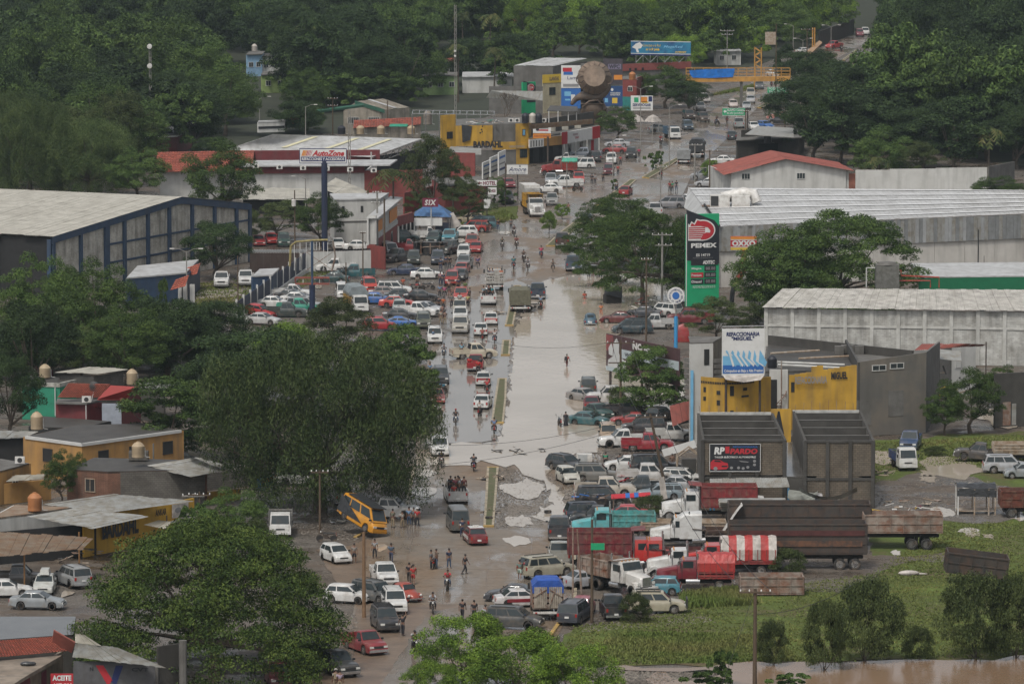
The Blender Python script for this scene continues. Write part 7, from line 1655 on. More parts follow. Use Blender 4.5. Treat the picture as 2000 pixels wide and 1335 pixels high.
t=Za('flat_roof','rubble strewn flat roof with pipes behind the yellow lettered wall','building');q=[G(1495,725,6.3),G(1662,722,6.3),G(1690,690,6.3),G(1500,672,6.3)]
Zd(t,'roof',q,Ae,.2);solid(t,[flat(p)for p in q],0,6.1,Ad)
for k,(u0,v0,u1,v1)in enumerate(((1500,706,1650,712),(1520,712,1640,718),(1505,690,1600,684),(1560,700,1660,695))):ZI('roof_pipe',MB().tube([G(u0,v0,6.6),G(u1,v1,6.6)],.12,6).mesh(Ac if k<2 else Ap),t)
for k,(u,v)in enumerate(((1639,692),(1652,690),(1666,690),(1678,691))):
 p=G(u,v,6.4);o=ZI('concrete_box',MB().box((0,0,.45),(.95,1,.9)).mesh(Ad),None,p);tag(o,f'{("first","second","third","fourth")[k]} concrete box from the left on the rubble roof','box','concrete boxes on the rubble strewn roof')
Zr(1508,718,6.6,'black water tank on a rust frame beside the blue billboard',Bg,.5,1.0)
t=Za('roof_shed','white annexe with a red brown sheet roof right of the rendered building','shed')
a,b,c3=G(1806,790),G(1858,775),G(1905,770);Zs(t,G(1858,775),c3,0,5.5,Ac);Zs(t,a+V3((1,4,0)),b,0,5.6,Ad);Zc(t,b,c3,.25,4.0,.7,1.7,Ag,Ac,mull=0)
tin(t,G(1785,684,5.9),G(1918,676,5.9),G(1925,672,6.3),G(1800,671,6.3),9,Bo);ZA(t,G(1925,775),0,6.0,.07)
t=Za('yellow_workshop','yellow workshop with stepped cut outs and faded REFACCIONARIA MIGUEL lettering','workshop')
def cyl(u0,u1,v,z0,z1,m,bulge=.5,name='wall',n=8):
 a,b=G(u0,v),G(u1,v);pts=[a.lerp(b,k/n)+V3((0,-bulge*mS(PI*k/n),0))for k in range(n+1)]
 for p,q in zip(pts,pts[1:]):Zs(t,p,q,z0,z1,m,name=name)
 return pts
pl=cyl(1368,1472,880,2.0,7.45,A7,1.5);a1,b1=G(1472,880),G(1505,878);Zs(t,a1,b1,2.0,7.35,A7)
Zs(t,G(1505,876)+V3((0,3,0)),G(1541,876)+V3((0,3,0)),1,7.6,Ac,name='recess_wall');Zb(t,G(1505,876)+V3((0,3,0)),G(1541,876)+V3((0,3,0)),.2,5.0,.8,3.2)
a2,b2=G(1541,878),G(1672,874)
N_=12
for k in range(N_):
 p,q=a2 .lerp(b2,k/N_),a2 .lerp(b2,(k+1)/N_);h=7.5+.9*k/N_+(.5 if k in(4,5)else 0);Zs(t,p,q,2.0,h,A7)
rt_=(b2-a2).normalized();text(t,'REFACCIONARIA',Zf(a2,b2,1588)+V3((0,-.3,7.0)),rt_,3.3,.75,Av,.03);text(t,'MIGUEL',Zf(a2,b2,1644)+V3((0,-.08,7.35)),rt_,1.7,.75,Ai,.04)
for f_,z,w,h in((.05,6.3,.35,1.0),(.38,2.9,.6,.5),(.52,3.1,.35,.5),(.62,3.2,.35,.5),(.72,3.3,.35,.5)):Zb(t,a2,b2,f_,z,w,h)
for(k,z,w,h)in((0,6.2,.3,.5),(0,5.3,.3,.4),(2,6.0,.4,.4),(2,5.0,.35,.5),(1,3.7,.4,.6),(4,6.2,.4,1.0),(4,4.0,.35,.5),(6,6.3,.5,.3),(6,5.6,.9,.2),(6,3.5,.4,.8),(4,3.0,.5,.5),(0,3.4,.3,.8)):
 Zb(t,pl[k],pl[k+1],.6,z,w,h)
for k in range(8):
 for f_ in(.15,.4,.65,.9):Zb(t,pl[k],pl[k+1],f_,6.95,.13,.22)
g=G(1527,872)+V3((0,1.5,0));b=MB();pts=[(g.x+.5*mC(i*.6),g.y+.5*mS(i*.6),2.5+i*.28)for i in range(16)]
b.tube([(g.x,g.y,1),(g.x,g.y,8.5)],.06,6).tube(pts,.05,5)
for p in pts:b.tube([(g.x,g.y,p[2]-.2),(p[0],p[1],p[2]-.2)],.04,4)
ZI('spiral_stair',b.mesh(Am),t)
p=G(1525,882);Board(t,p-V3((1.0,0,0)),p+V3((1.0,0,0)),0,4.3,.2,A7).txt('A',.12,.42,.66,.95,Ai,.06)
t=Za('billboard','white and blue billboard reading REFACCIONARIA MIGUEL with hydraulic hoses','billboard');bb_=bpx(t,1410,1493,642,733,885,face=Aa,dy=.5);Yb=G(1450,885).y
bb_.txt('REFACCIONARIA',.10,.84,.88,.93,Ax,.04,.1);bb_.txt('"MIGUEL"',.22,.75,.76,.83,Ax,.04,.1);bb_.rect(.02,.04,.98,.42,Bi,.012);bb_.rect(.02,.04,.98,.22,Bb,.014)
r=rR(2)
for k in range(13):x=.08+k*.065;x2=x+r.uniform(.1,.25);bb_.poly([(x,.52-.02*k%3),(x+.03,.54),(x2+.04,.2+r.uniform(0,.08)),(x2,.18)],Aa if k%2 else Bi,.02+.001*k)
bb_.txt('Crimpados en Baja y Alta Presion',.05,.05,.96,.13,Aa,.03)
ZI('loose_sheet',MB().add([bb_.P(.02,0,.0),bb_.P(1,0,.0),bb_.P(.9,-.1,.3),bb_.P(.5,-.14,.4),bb_.P(.08,-.08,.4)],[(0,1,2,3,4)]).mesh(A9),t)
ZI('top_rail',MB().tube([bb_.P(-.01,1.0),bb_.P(-.01,1.05),bb_.P(1.01,1.05),bb_.P(1.01,1.0)],.05,4).mesh(Ak),t)
for f_ in(.1,.9):ZA(t,bb_.P(f_,0)+V3((0,.5,0)),0,bb_.z0+2,.12)
t=Za('white_tower','narrow white stair tower with a tall dark slot and ribbed concrete drum','building')
a,b,c3=G(1347,868),G(1392,866),G(1410,856)
Zs(t,a,b,0,10.2,Ac);Zs(t,b,c3,0,10.3,mat('raw_render',(.20,.17,.13),.9,var=.3,rain=.5));Zb(t,a,b,.72,8.8,.55,1.6);Zd(t,'roof',[up_(a,10.3),up_(b,10.3),up_(c3,10.4),up_(a+V3((0,5,0)),10.4)],Ad,.12)
for k in range(6):
 z=5.4+k*.55;q=[G(1362,862)+V3((2.2*mC(x)+.8,-1.4*mS(x),0))for x in np.linspace(0.2,PI-.2,7)]
 b_=MB();b_.loft([[(p.x,p.y,z),(p.x,p.y+.25,z),(p.x,p.y+.25,z+.4),(p.x,p.y,z+.4)]for p in q]);ZI('drum_ring',b_.mesh(Ad),t)
ZI('blue_edge',MB().box((a.x+.2,a.y-.12,3.8),(.3,.12,7.5)).mesh(Bi),t)
t=Za('block_shell','roofless breeze block shell of two bays with cross walls','unfinished building')
def bay(ul,ur,vf,ub0,ub1,vb):
 a,b=G(ul,vf,6.2),G(ur,vf,6.2);c_,d=G(ub1,vb,6.2),G(ub0,vb,6.2);a,b,c_,d=map(flat,(a,b,c_,d))
 n_=3
 for k in range(n_):
  p,q=a.lerp(b,k/n_),a.lerp(b,(k+1)/n_);Zs(t,p,q,0,2.6,Aq,name='wall_panel');Zs(t,p,q,2.85,6.2,Aq,name='wall_panel')
  ZI('concrete_column',MB().box((p.x,p.y-.06,3.15),(.32,.3,6.3)).mesh(Ae),t)
 ZI('concrete_column',MB().box((b.x,b.y-.06,3.15),(.32,.3,6.3)).mesh(Ae),t)
 Zs(t,a+V3((0,-.08,0)),b+V3((0,-.08,0)),2.6,2.85,Ae,.3,'tie_beam');Zs(t,a+V3((0,-.08,0)),b+V3((0,-.08,0)),6.1,6.3,Ae,.3,'tie_beam')
 for s_,e_ in((b,c_),(a,d)):Zs(t,s_,e_,0,6.2,Bh,name='side_wall')
 for f_ in(.25,.5,.75,1.0):
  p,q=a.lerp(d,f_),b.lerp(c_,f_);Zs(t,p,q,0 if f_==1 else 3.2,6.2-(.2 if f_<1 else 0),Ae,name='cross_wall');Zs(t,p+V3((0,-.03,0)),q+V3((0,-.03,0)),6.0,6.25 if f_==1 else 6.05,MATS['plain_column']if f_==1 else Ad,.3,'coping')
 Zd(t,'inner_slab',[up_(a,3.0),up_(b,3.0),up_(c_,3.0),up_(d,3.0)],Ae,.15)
 for k in range(8):p=d.lerp(c_,(k+.3)/8);ZI('rebar',MB().tube([up_(p,6.2),up_(p+V3((R.uniform(-.1,.1),0,0)),7.0+R.uniform(-.2,.3))],.025,4).mesh(Am),t)
 return a,b,c_,d
A1=bay(1372,1532,860,1362,1506,806);A2=bay(1572,1705,862,1548,1678,802)
Zd(t,'alley_roof',[up_(A1[1],2.9),up_(A2[0],2.9),up_(A2[3],3.2),up_(A1[2],3.2)],mat('wet_slab',(.12,.115,.11),.12,var=.4,scale=.8,rain=.6),.15);Zs(t,A1[1],A2[0],0,2.8,Ae,name='alley_wall')
bb_=Board(t,Zf(A1[0],A1[1],1389)+V3((0,-.25,0)),Zf(A1[0],A1[1],1490)+V3((0,-.25,0)),3.35,5.95,.1,Ai,'banner');
for q in((0,0,1,.02),(0,.98,1,1),(0,0,.01,1),(.99,0,1,1)):bb_.rect(*q,Aa)
bb_.txt('RP',.09,.62,.30,.88,Aa,.05,.15);bb_.txt('PARDO',.40,.63,.94,.83,Au,.05,.15);bb_.txt('REFACCIONARIA',.46,.86,.94,.92,Bb,.02);bb_.rect(.31,.66,.39,.9,Au);bb_.txt('TALLER ELÉCTRICO AUTOMOTRIZ',.10,.49,.91,.57,Aa,.03,.1)
bb_.poly([(.02,.10),(.02,.33),(.07,.42),(.2,.43),(.28,.34),(.36,.30),(.37,.16),(.33,.09),(.1,.06)],Au);bb_.poly([(.09,.36),(.11,.41),(.2,.41),(.24,.34)],Ai,.03);bb_.ell(.12,.11,.04,.07,Av,.03);bb_.rect(.24,.17,.35,.22,Ai,.03)
for x,y in((.43,.14),(.57,.14),(.66,.12),(.75,.16),(.88,.25),(.88,.38)):bb_.ell(x,y,.03,.05,Av)
bb_.poly([(.57,.4),(.76,.36),(.76,.33),(.62,.35)],Av)
p,q=G(1384,992),G(1545,992)
t=Za('tin_canopy','pale corrugated canopy on blue posts below the black PARDO banner','canopy');z_=1.9
tin(t,G(1388,953,2.3),G(1543,951,2.3),G(1537,932,2.95),G(1386,934,2.95),12,Ab,ribs=4)
for u in(1388,1395,1540):ZA(t,G(u,953,2.3),0,2.3,.09,ink('post_blue',(.03,.16,.30)))
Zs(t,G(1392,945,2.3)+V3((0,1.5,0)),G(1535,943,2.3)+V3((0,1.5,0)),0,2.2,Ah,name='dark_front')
t=Za('fallen_canopy','torn grey canopy cloth slumped over cars by the block shell','canopy');me=MB().add([G(1540,955,2.2),G(1590,962,2.0),G(1598,958,2.1),G(1580,1000,.7),G(1560,985,1.0),G(1538,972,1.6)],[(0,1,2,3,4,5)]).mesh(mat('grey_cloth',(.20,.21,.185),.7,var=.35,bump=.5));ZI('cloth',me,t)
t=Za('shade_net','black shade net sagging from the right bay of the block shell','shade net');b=MB();rows=[]
for k in range(9):u=1560+k*14;v=950+8*mS(PI*k/8);rows.append([G(u,v,3.0)+V3((0,-.4,-.5*mS(PI*k/8))),G(u,v+2,2.2)+V3((0,-2.2,-.5*mS(PI*k/8)))])
b.loft(rows,close=False,caps=False);ZI('net',b.mesh(A5),t)
t=Za('collapsed_sheets','stack of collapsed dirty white roof sheets over parked cars','roof sheets');r=rR(4)
for k in range(8):
 v=975+k*2.2;z=2.3-k*.12;p,q=G(1406+r.uniform(-3,6),v+6,z),G(1540+r.uniform(-6,44 if k>5 else 6),v+5+r.uniform(-2,2),z);Zd(t,'roof_sheet',[p,q,q+V3((0,1.6,.15)),p+V3((0,1.6,.15))],A6 if k%2 else Ab,.04)
for u in(1412,1470,1535):ZA(t,G(u,1006),0,1.8,.07)
t=Za('awning','tilted red sheet awning left of the yellow workshop','awning');tin(t,G(1314,832,2.4),G(1362,812,2.4),G(1356,780,3.9),G(1308,792,3.9),5,Bo);ZA(t,G(1316,850),0,2.5,.07);ZA(t,G(1360,838),0,2.5,.07)
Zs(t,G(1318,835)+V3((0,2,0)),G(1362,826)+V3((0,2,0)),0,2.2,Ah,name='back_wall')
t=Za('leaning_board','long white advertising board leaning across posts beside the silver pickup','board');g=G(1325,905);me=MB().add([PD(1292,878,g.y),PD(1297,891,g.y),PD(1361,873,g.y),PD(1357,859,g.y)],[(0,1,2,3)]).add([PD(1292,878,g.y)+V3((0,.2,0)),PD(1297,891,g.y)+V3((0,.2,0)),PD(1361,873,g.y)+V3((0,.2,0)),PD(1357,859,g.y)+V3((0,.2,0))],[(0,3,2,1)]).mesh(Aa);ZI('board_face',me,t)
for u in(1318,1324):ZA(t,PD(u,885,g.y)+V3((0,.1,0)),0,PD(u,885,g.y).z,.05)
t=Za('hanging_banner','white cloth banner hung upright on the leaning pole','banner');g=G(1296,985);me=MB().add([PD(1286,932,g.y),PD(1292,976,g.y),PD(1304,973,g.y),PD(1297,930,g.y)],[(0,1,2,3)]).mesh(A9);ZI('cloth',me,t)
t=Za('kiosk_frame','ruined wooden kiosk with pitched top in front of the block wall','kiosk',G(1346,932))
ZI('frame',MB().tube([(-1.2,0,0),(-1.1,0,2.0),(0,0,2.8),(1.1,0,2.0),(1.2,0,0)],.09,5).tube([(-1.2,1.5,0),(-1.1,1.5,2.0),(0,1.5,2.8),(1.1,1.5,2.0),(1.2,1.5,0)],.09,5).mesh(Ap),t);ZI('panel',MB().box((0,.6,.9),(1.4,1,1.7)).mesh(Ae),t)
t=Za('billboard','brown campaign billboard reading NO PERMITAS with pale figures','billboard');bb_=bpx(t,1184,1326,651,722,800,vt2=None,face=mat('billboard_brown',(.085,.045,.048),.6,var=.25),dy=-14)
bb_.txt('NO',.37,.72,.51,.92,Aa,.06);bb_.txt('PERMITAS',.53,.70,.82,.84,Aa,.04);bb_.rect(.2,.42,1.0,.66,ink('pale_blue',(.42,.48,.50)),.012);bb_.txt('VIOLENCIA POLÍTICA',.26,.48,.80,.61,Ai,.03);bb_.txt('EN MÉXICO',.29,.32,.6,.38,Aa,.02)
fg=ink('figure_white',(.50,.51,.50));bb_.poly([(.02,.05),(.03,.30),(.10,.42),(.11,.62),(.17,.60),(.20,.44),(.27,.35),(.29,.05)],fg,.03);bb_.poly([(.11,.5),(.10,.78),(.15,.94),(.185,.8),(.18,.52)],fg,.032);bb_.poly([(.04,.45),(.035,.62),(.075,.78),(.10,.62),(.095,.42)],fg,.031);bb_.rect(0,0,.3,.12,ink('pale_blue',(.42,.48,.50)),.035)
bb_.rect(.0,.55,.10,.98,ink('dull_red',(.22,.06,.06)),.012)
for f_ in(.06,.5,.97):ZA(t,bb_.P(f_,0)+V3((0,.3,0)),0,bb_.z1-.2,.14)
t=Za('round_sign','round white sign with blue centre on a sky blue column','sign');g=G(1320,690);Y=g.y;b=MB();c_=PD(1320,577,Y)
ZI('disc',MB().lathe([(.001,-.1),(.98,-.1),(.98,.1),(.001,.1)],(c_.x,c_.y,c_.z),28,'Y').mesh(Aa,30),t);ZI('centre',MB().lathe([(.001,-.14),(.42,-.14),(.42,-.1)],(c_.x,c_.y,c_.z),20,'Y').mesh(Bb),t)
w_='VULCANIZADORA SERVICIO 24 HRS '
for i,ch in enumerate(w_.strip()):
 if ch==' ':continue
 a=PI*.95-2*PI*i/29;text(t,ch,c_+V3((.72*mC(a),-.12,.72*mS(a))),V3((mS(a),0,-mC(a))),.12,.2,Ax,.02,up=V3((mC(a),0,mS(a))))
ZI('column',MB().tube([(g.x,g.y+.2,0),(g.x,g.y+.2,PD(1320,618,Y).z)],.22,8).mesh(ink('column_blue',(.04,.25,.50))),t);ZA(t,(g.x,g.y+.2,0),0,c_.z-.5,.08,Ak)
t=Za('shop_sign','OXXO sign in red and yellow on a bent red column','sign');bb_=bpx(t,1427,1478,462,488,615,face=Au,th=.5);bb_.rect(0,.78,1,1,A8,.02);bb_.rect(0,0,1,.2,Ay,.02);bb_.rect(0,.74,1,.79,Aa,.03);bb_.rect(0,.19,1,.24,Aa,.03)
bb_.txt('OXXO',.05,.27,.95,.72,Aa,.06)
Y=G(1452,615).y;ZI('column',MB().tube([PD(1453,488,Y+.3),PD(1454,522,Y+.3),PD(1452,530,Y+.3),PD(1441,543,Y+.3)],.33,8).mesh(ink('column_red',(.30,.03,.03)),40),t)
ZI('torn_base',MB().add([PD(1430,555,Y),PD(1436,543,Y),PD(1452,543,Y+.5),PD(1445,556,Y)],[(0,1,2,3)]).mesh(mat('cardboard',(.40,.33,.20),.8)),t);ZI('stump',MB().tube([PD(1434,556,Y+.2),PD(1430,575,Y+.2),(PD(1428,590,Y).x,Y+.2,0)],.3,6).mesh(A5),t)
def gantry(label,u0,u1,vt,vb,vg,lines,upole):
 t=Za('road_sign',label,'road sign');b=bpx(t,u0,u1,vt,vb,vg,face=Bj,th=.12)
 for i,s_ in enumerate(lines):y1=.9-i*.45;b.txt(s_,.2 if lines[0][0]!='P' else .06,y1-.32,.95 if lines[0][0]!='P' else .78,y1,Aa,.02)
 b.poly([(.04,.55),(.12,.8),(.12,.65),(.18,.65),(.18,.45),(.12,.45),(.12,.3)]if lines[0][0]!='P' else[(.84,.3),(.89,.75),(.86,.72),(.92,.9),(.97,.72),(.93,.75),(.9,.3)],Aa)
 for q in((0,0,1,.05),(0,.95,1,1)):b.rect(*q,Aa)
 ZA(t,G(upole,vg)+V3((0,.2,0)),0,b.z1,.13)
 ZI('arm',MB().tube([G(upole,vg)+V3((0,.2,b.z1-.4)),b.P(.5,.8)+V3((0,.2,0))],.07,5).mesh(An),t)
gantry('green road sign with ALAMO Centro and a left arrow',1411,1455,211,226,268,('ALAMO Centro','BLVD JUAREZ'),1460)
gantry('green road sign with POZA RICA and TIHUATLAN',1499,1540,170,183,235,('POZA RICA','TIHUATLAN'),1521)
t=Za('footbridge','yellow pedestrian bridge over the road with railings','footbridge');Y=G(1440,208).y;P_=lambda u,v:PD(u,v,Y)
dk=MB();p,q=P_(1340,160),P_(1543,158);dk.slab([(p.x,Y-1,p.z+.9),(q.x,Y-1,q.z+.9),(q.x,Y+1,q.z+.9),(p.x,Y+1,p.z+.9)],.9);MYB=mat('bridge_yellow',(.48,.25,.05),.6,var=.25,rain=.3);ZI('deck',dk.mesh(MYB),t)
for s_ in(-1,1):
 b=MB()
 for k in range(13):x=Zt(p.x,q.x,k/12);b.tube([(x,Y+s_,p.z+.9),(x,Y+s_,p.z+2.7)],.05,4)
 for z in(1.5,2.1,2.7):b.tube([(p.x,Y+s_,p.z+z),(q.x,Y+s_,p.z+z)],.05,4)
 ZI('railing',b.mesh(MYB),t)
for u in(1345,1448,1541):x=P_(u,160).x;ZI('pier',MB().box((x,Y,p.z/2),(.5,1.2,p.z)).mesh(Ad),t)
for u0,u1 in((1326,1334),(1343,1349)):ZI('stair_post',MB().tube([P_(u0,158),P_(u1-4,145)],.12,5).mesh(MYB),t)
o=ZI('bridge_banner',MB().add([tuple(P_(u,v)+V3((0,-1.12+dy,0)))for u,v,dy in((1346,137,0),(1375,135,.06),(1405,134,-.04),(1434,133,0),(1434,140,.05),(1431,150,0),(1405,151,-.1),(1375,152,.05),(1352,151,0),(1347,143,-.04))],[(0,1,8,9),(1,2,7,8),(2,3,4,5,6,7)]).mesh(mat('vivid_blue_tarpaulin',(.01,.16,.55),.45,var=.3,scale=1,bump=.6,bscale=2)));tag(o,'bright blue tarpaulin hung along the footbridge railing','tarpaulin')
t=Za('stair_tower','yellow stair tower of the footbridge among the trees','stair');Y2=G(1480,172).y
for k in range(5):a_,b_=PD(1474 if k%2 else 1486,132-k*8,Y2),PD(1486 if k%2 else 1474,124-k*8,Y2);ZI('stair_flight',MB().slab([a_,b_,b_+V3((0,1.4,0)),a_+V3((0,1.4,0))],.3).mesh(MYB),t)
for u in(1474,1487):ZA(t,PD(u,130,Y2),0,PD(u,93,Y2).z,.14,MYB)
ZI('landing_board',MB().box((PD(1505,70,Y2).x,Y2,PD(1505,75,Y2).z),(2.2,.2,2.6)).mesh(Ap),t)
t=Za('yellow_posts','pair of tall yellow gantry posts beside the ramp','posts');
for u in(1587,1591):p=G(u,104);ZA(t,p,0,(104-54)/S(104),.16,MYB)
t=Za('ramp','tan concrete ramp climbing beside the tall yellow posts','ramp');Zd(t,'slab',[G(1550,122),G(1600,96)+V3((0,0,2.0)),G(1606,100)+V3((0,0,2.0)),G(1560,128)],mat('tan_concrete',(.34,.22,.13),.8),.3)
t=Za('boundary_wall','dark retaining wall beside the far road under trees','wall');Zs(t,G(1600,92),G(1668,66),0,3.6,Ae)
t=Za('shack','shack frame under a crumpled black tarpaulin in the rubble','shack',G(1905,1002))
b=MB();rr=rR(6);g_=[[(-1.8+i*.6,-1.2+j*.8,2.5+.35*mS(PI*j/3)+rr.uniform(-.12,.12))for i in range(7)]for j in range(4)]
vs=[p for row in g_ for p in row];b.add(vs,[(j*7+i,j*7+i+1,j*7+i+8,j*7+i+7)for j in range(3)for i in range(6)]);b.add([(-1.8,-1.25,2.5),(1.8,-1.25,2.5),(1.8,-1.3,1.7),(-1.8,-1.3,1.8)],[(0,1,2,3)]);ZI('tarpaulin',b.mesh(A5),t)
for x in(-1.7,-.2,1.1,1.7):
 for y in(-1.2,1.1):ZI('post',MB().box((x,y,1.2),(.12,.12,2.4)).mesh(Ag if x<-1 else Ap),t)
ZI('shelf',MB().box((0,.2,.3),(3.4,1.6,.1)).mesh(Ap),t)
t=Za('dark_wall','dark wet block wall with rusty gate standing in brown water at the right edge','wall');a,b=G(1942,835),G(2060,828);Zs(t,a,b,0,5.6,Ae);Zb(t,a,b,.2,1.4,.9,2.4,Am,'rusty_gate');Zb(t,a,b,.32,1.3,.5,2.2,Ab,'tin_panel')
t=Za('collapsed_porch','collapsed porch of beams and tin between the rendered wall and the vines','porch');g=G(1840,800);rr=rR(8)
for k in range(9):p=V3((g.x+rr.uniform(-1.6,1.8),g.y+rr.uniform(-2,2),rr.uniform(1,5)));ZI('beam',MB().tube([p,p+V3((rr.uniform(-1.8,1.8),rr.uniform(-.8,.8),rr.uniform(-.9,.9)))],.1,4).mesh(Aw if k%2 else Ap),t)
Zd(t,'tin_roof',[g+V3((-1.6,0,5.6)),g+V3((2.0,0,5.2)),g+V3((2.2,3,5.9)),g+V3((-1.0,3,6.2))],Ab,.05)
ZI('yellow_frame',MB().tube([g+V3((-1.5,-1,1.9)),g+V3((.2,-1,2.6)),g+V3((1.5,-1,2.3)),g+V3((.2,-1,1.6)),g+V3((-1.5,-1,1.9))],.08,4).mesh(Ay),t);ZA(t,g+V3((-.9,0,0)),0,5,.18)
t=Za('giant_statue','giant bronze coloured statue seen from behind bearing a huge round basket on its back','statue',G(1157,262));Bu=mat('statue_bronze',(.16,.115,.085),.55,.15,var=.4,scale=.5,bump=.5,bscale=1.2,rain=.4)
def Zu(vs,ed,rad,m,sub=2,name='figure'):
 me=bE.new(name);me.from_pydata(vs,ed,[]);o=bO.new(name,me);COL.objects.link(o)
 mo=o.modifiers.new('s','SKIN');mo.use_smooth_shade=True
 for i,rr_ in enumerate(rad):me.skin_vertices[0].data[i].radius=(rr_,rr_)if not isinstance(rr_,tuple)else rr_
 for d_ in me.skin_vertices[0].data:d_.use_root=False
 me.skin_vertices[0].data[0].use_root=True
 if sub:s_=o.modifiers.new('b','SUBSURF');s_.levels=sub;s_.render_levels=sub
 bpy.context.view_layer.update();out=bE.new_from_object(o.evaluated_get(bpy.context.evaluated_depsgraph_get()));bO.remove(o);out.materials.clear();out.materials.append(m);out.name=name;return out
vs=[(0,-.3,4.6),(0,-.1,5.6),(0,-.5,7.0),(0,-.9,7.8),(1.3,-.7,7.4),(2.6,-.9,8.2),(3.0,-.8,9.4),(-1.5,-.6,7.2),(-2.9,-.5,6.6),(-3.9,-.7,5.3),(.7,.1,3.0),(.8,.2,1.5),(.8,.4,.0),(-.7,.1,3.0),(-.7,.3,1.5),(-.7,.5,.0),(1.7,-.3,5.2),(2.4,-1.0,4.3)]
ed=[(0,1),(1,2),(2,3),(2,4),(4,5),(5,6),(2,7),(7,8),(8,9),(0,10),(10,11),(11,12),(0,13),(13,14),(14,15),(1,16),(16,17)]
ZI('figure',Zu(vs,ed,[2.3,2.1,2.1,1.3,1.2,.9,.6,1.1,.6,.35,1.5,1.2,1.0,1.5,1.2,1.0,.7,.5],Bu),t)
b=MB();ax_=[]
prof=[(.001,-2.2),(1.95,-2.2),(2.0,-2.05),(2.95,-.9),(3.05,-.4),(3.0,.2),(2.6,1.0),(1.2,1.9),(.001,2.2)]
b.lathe([(r_,h_)for r_,h_ in prof],n=26,axis='Y');o=ZI('basket',b.mesh(mat('basket_bronze',(.24,.175,.125),.6,.1,var=.45,scale=.7,bump=.5,bscale=2,rain=.3),35),t,(.3,-1.2,10.2),(mR(-14),0,0))
for sg in(-1,1):ZI('ring_handle',MB().tube([(.3+sg*(2.5+.75*mC(a)),-3.1,10.1+.85*mS(a))for a in np.linspace(-1.7,1.7,10)]if sg>0 else[(.3-(2.5+.75*mC(a)),-3.1,10.1+.85*mS(a))for a in np.linspace(-1.7,1.7,10)],.10,6).mesh(Bu,40),t)
rib=MB()
for k in range(16):a=2*PI*k/16;rib.tube([(2.0*mC(a),-2.12,2.0*mS(a)),(2.97*mC(a),-.85,2.97*mS(a)),(3.05*mC(a),.1,3.05*mS(a))],.09,4)
ZI('basket_ribs',rib.mesh(Bu),t,(.3,-1.2,10.2),(mR(-14),0,0))
ZI('strap',MB().tube([(-1.9,-1.9,5.0),(-.6,-2.25,6.1),(.9,-2.2,6.3),(2.0,-1.7,5.2)],.16,6).mesh(Bu,40),t)
# houses at the lower left
def Zp(t,px,z,mw,mr,th=.2,over=.0,edge=None):
 P_=[G(u,v,z)for u,v in px]
 for p,q in zip(P_,P_[1:]+P_[:1]):Zs(t,p,q,0,z-.05,mw)
 Zd(t,'roof',P_,mr,th)
 return[flat(p)for p in P_]
t=Za('green_house','green flat roofed house with a peeling white roof edge','house');P1=Zp(t,[(47,748),(117,750),(164,739),(60,733)],3.8,Cd,Ae)
for p,q in((P1[0],P1[1]),(P1[1],P1[2])):Zs(t,p+V3((0,-.1,0)),q+V3((0,-.1,0)),3.5,3.9,mat('peeling_white',(.42,.42,.38),.8,var=.5,scale=2,rain=.6),.3,'roof_edge')
ZI('drain_pipe',MB().tube([up_(P1[1]+V3((-.5,-.2,0)),3.5),up_(P1[1]+V3((-.5,-.2,0)),.5)],.06,5).mesh(Ag),t)
Zr(88,737,3.9,'beige water tank on the green house',Bd,.6,1.1)
t=Za('block_house','grey block house with pale sheet roof behind the red tiled one','house');q=[G(u,v,4.6)for u,v in((106,727),(188,730),(250,721),(174,716))]
tin(t,q[0],q[1],q[2],q[3],10,A6,ribs=4);Zs(t,q[0]+V3((.5,.4,0)),q[1]+V3((-.3,.3,0)),0,4.3,Ae);Zs(t,q[1]+V3((-.3,.3,0)),q[2]+V3((-.5,0,0)),0,4.3,Bh)
Zr(258,750,3.6,'beige water tank right of the red tiled roof',Bd,.58,1.25)
t=Za('house','pale sheet roofed house partly hidden by the tiered tree','house');q=[G(u,v,3.4)for u,v in((272,756),(320,762),(350,748),(290,744))];tin(t,*q,8,Ab);Zs(t,q[0],q[1],0,3.2,Ae)
t=Za('red_house','maroon house with two red tiled roof slopes and a satellite dish','house')
a=[G(112,776,4.6),G(198,776,4.6),G(216,750,6.0),G(134,748,6.0)];Ze(t,a[0],a[1],a[2],a[3],14,22)
b=[G(190,779,4.6),G(245,779,4.6),G(269,755,6.0),G(216,752,6.0)];Zd(t,'roof_slope',b,ink('roof_red',(.30,.035,.03)),.1)
Zs(t,G(109,786,4.1),G(170,788,4.1),0,4.0,Az);Zs(t,G(170,788,4.1),G(200,783,4.1),0,4.0,Az);Zd(t,'flat_roof',[G(109,786,4.2),G(170,787,4.2),G(200,780,4.2),G(112,778,4.2)],Ad,.15)
Zs(t,G(199,788,4.3),G(237,788,4.3),0,4.3,mat('pale_lilac_wall',(.30,.33,.38),.8,var=.2));Zs(t,G(237,788,4.3),G(275,770,4.3),0,4.8,Az)
Ze(t,G(206,829,1.2),G(226,826,1.2),G(199,794,3.6),G(170,797,3.6),8,6,ink('roof_red2',(.33,.05,.03)))
for u in(168,):ZI('drain_pipe',MB().tube([up_(G(168,789,4.1)+V3((0,-.1,0)),4.0),up_(G(168,789,4.1)+V3((0,-.1,0)),.2)],.06,5).mesh(Ag),t)
Zq(169,786,4.2,'air conditioner on the maroon house beside the dish')
t=Za('satellite_dish','dark satellite dish on the flat roof of the maroon house','satellite dish',G(184,784,4.2));ZI('mast',MB().tube([(-.3,0,0),(0,0,1.2)],.05,5).mesh(Ag),t);ZI('dish',MB().lathe([(.001,-.12),(.4,-.06),(.62,.08)],(0,0,1.45),16,'Y').mesh(Af,40),t)
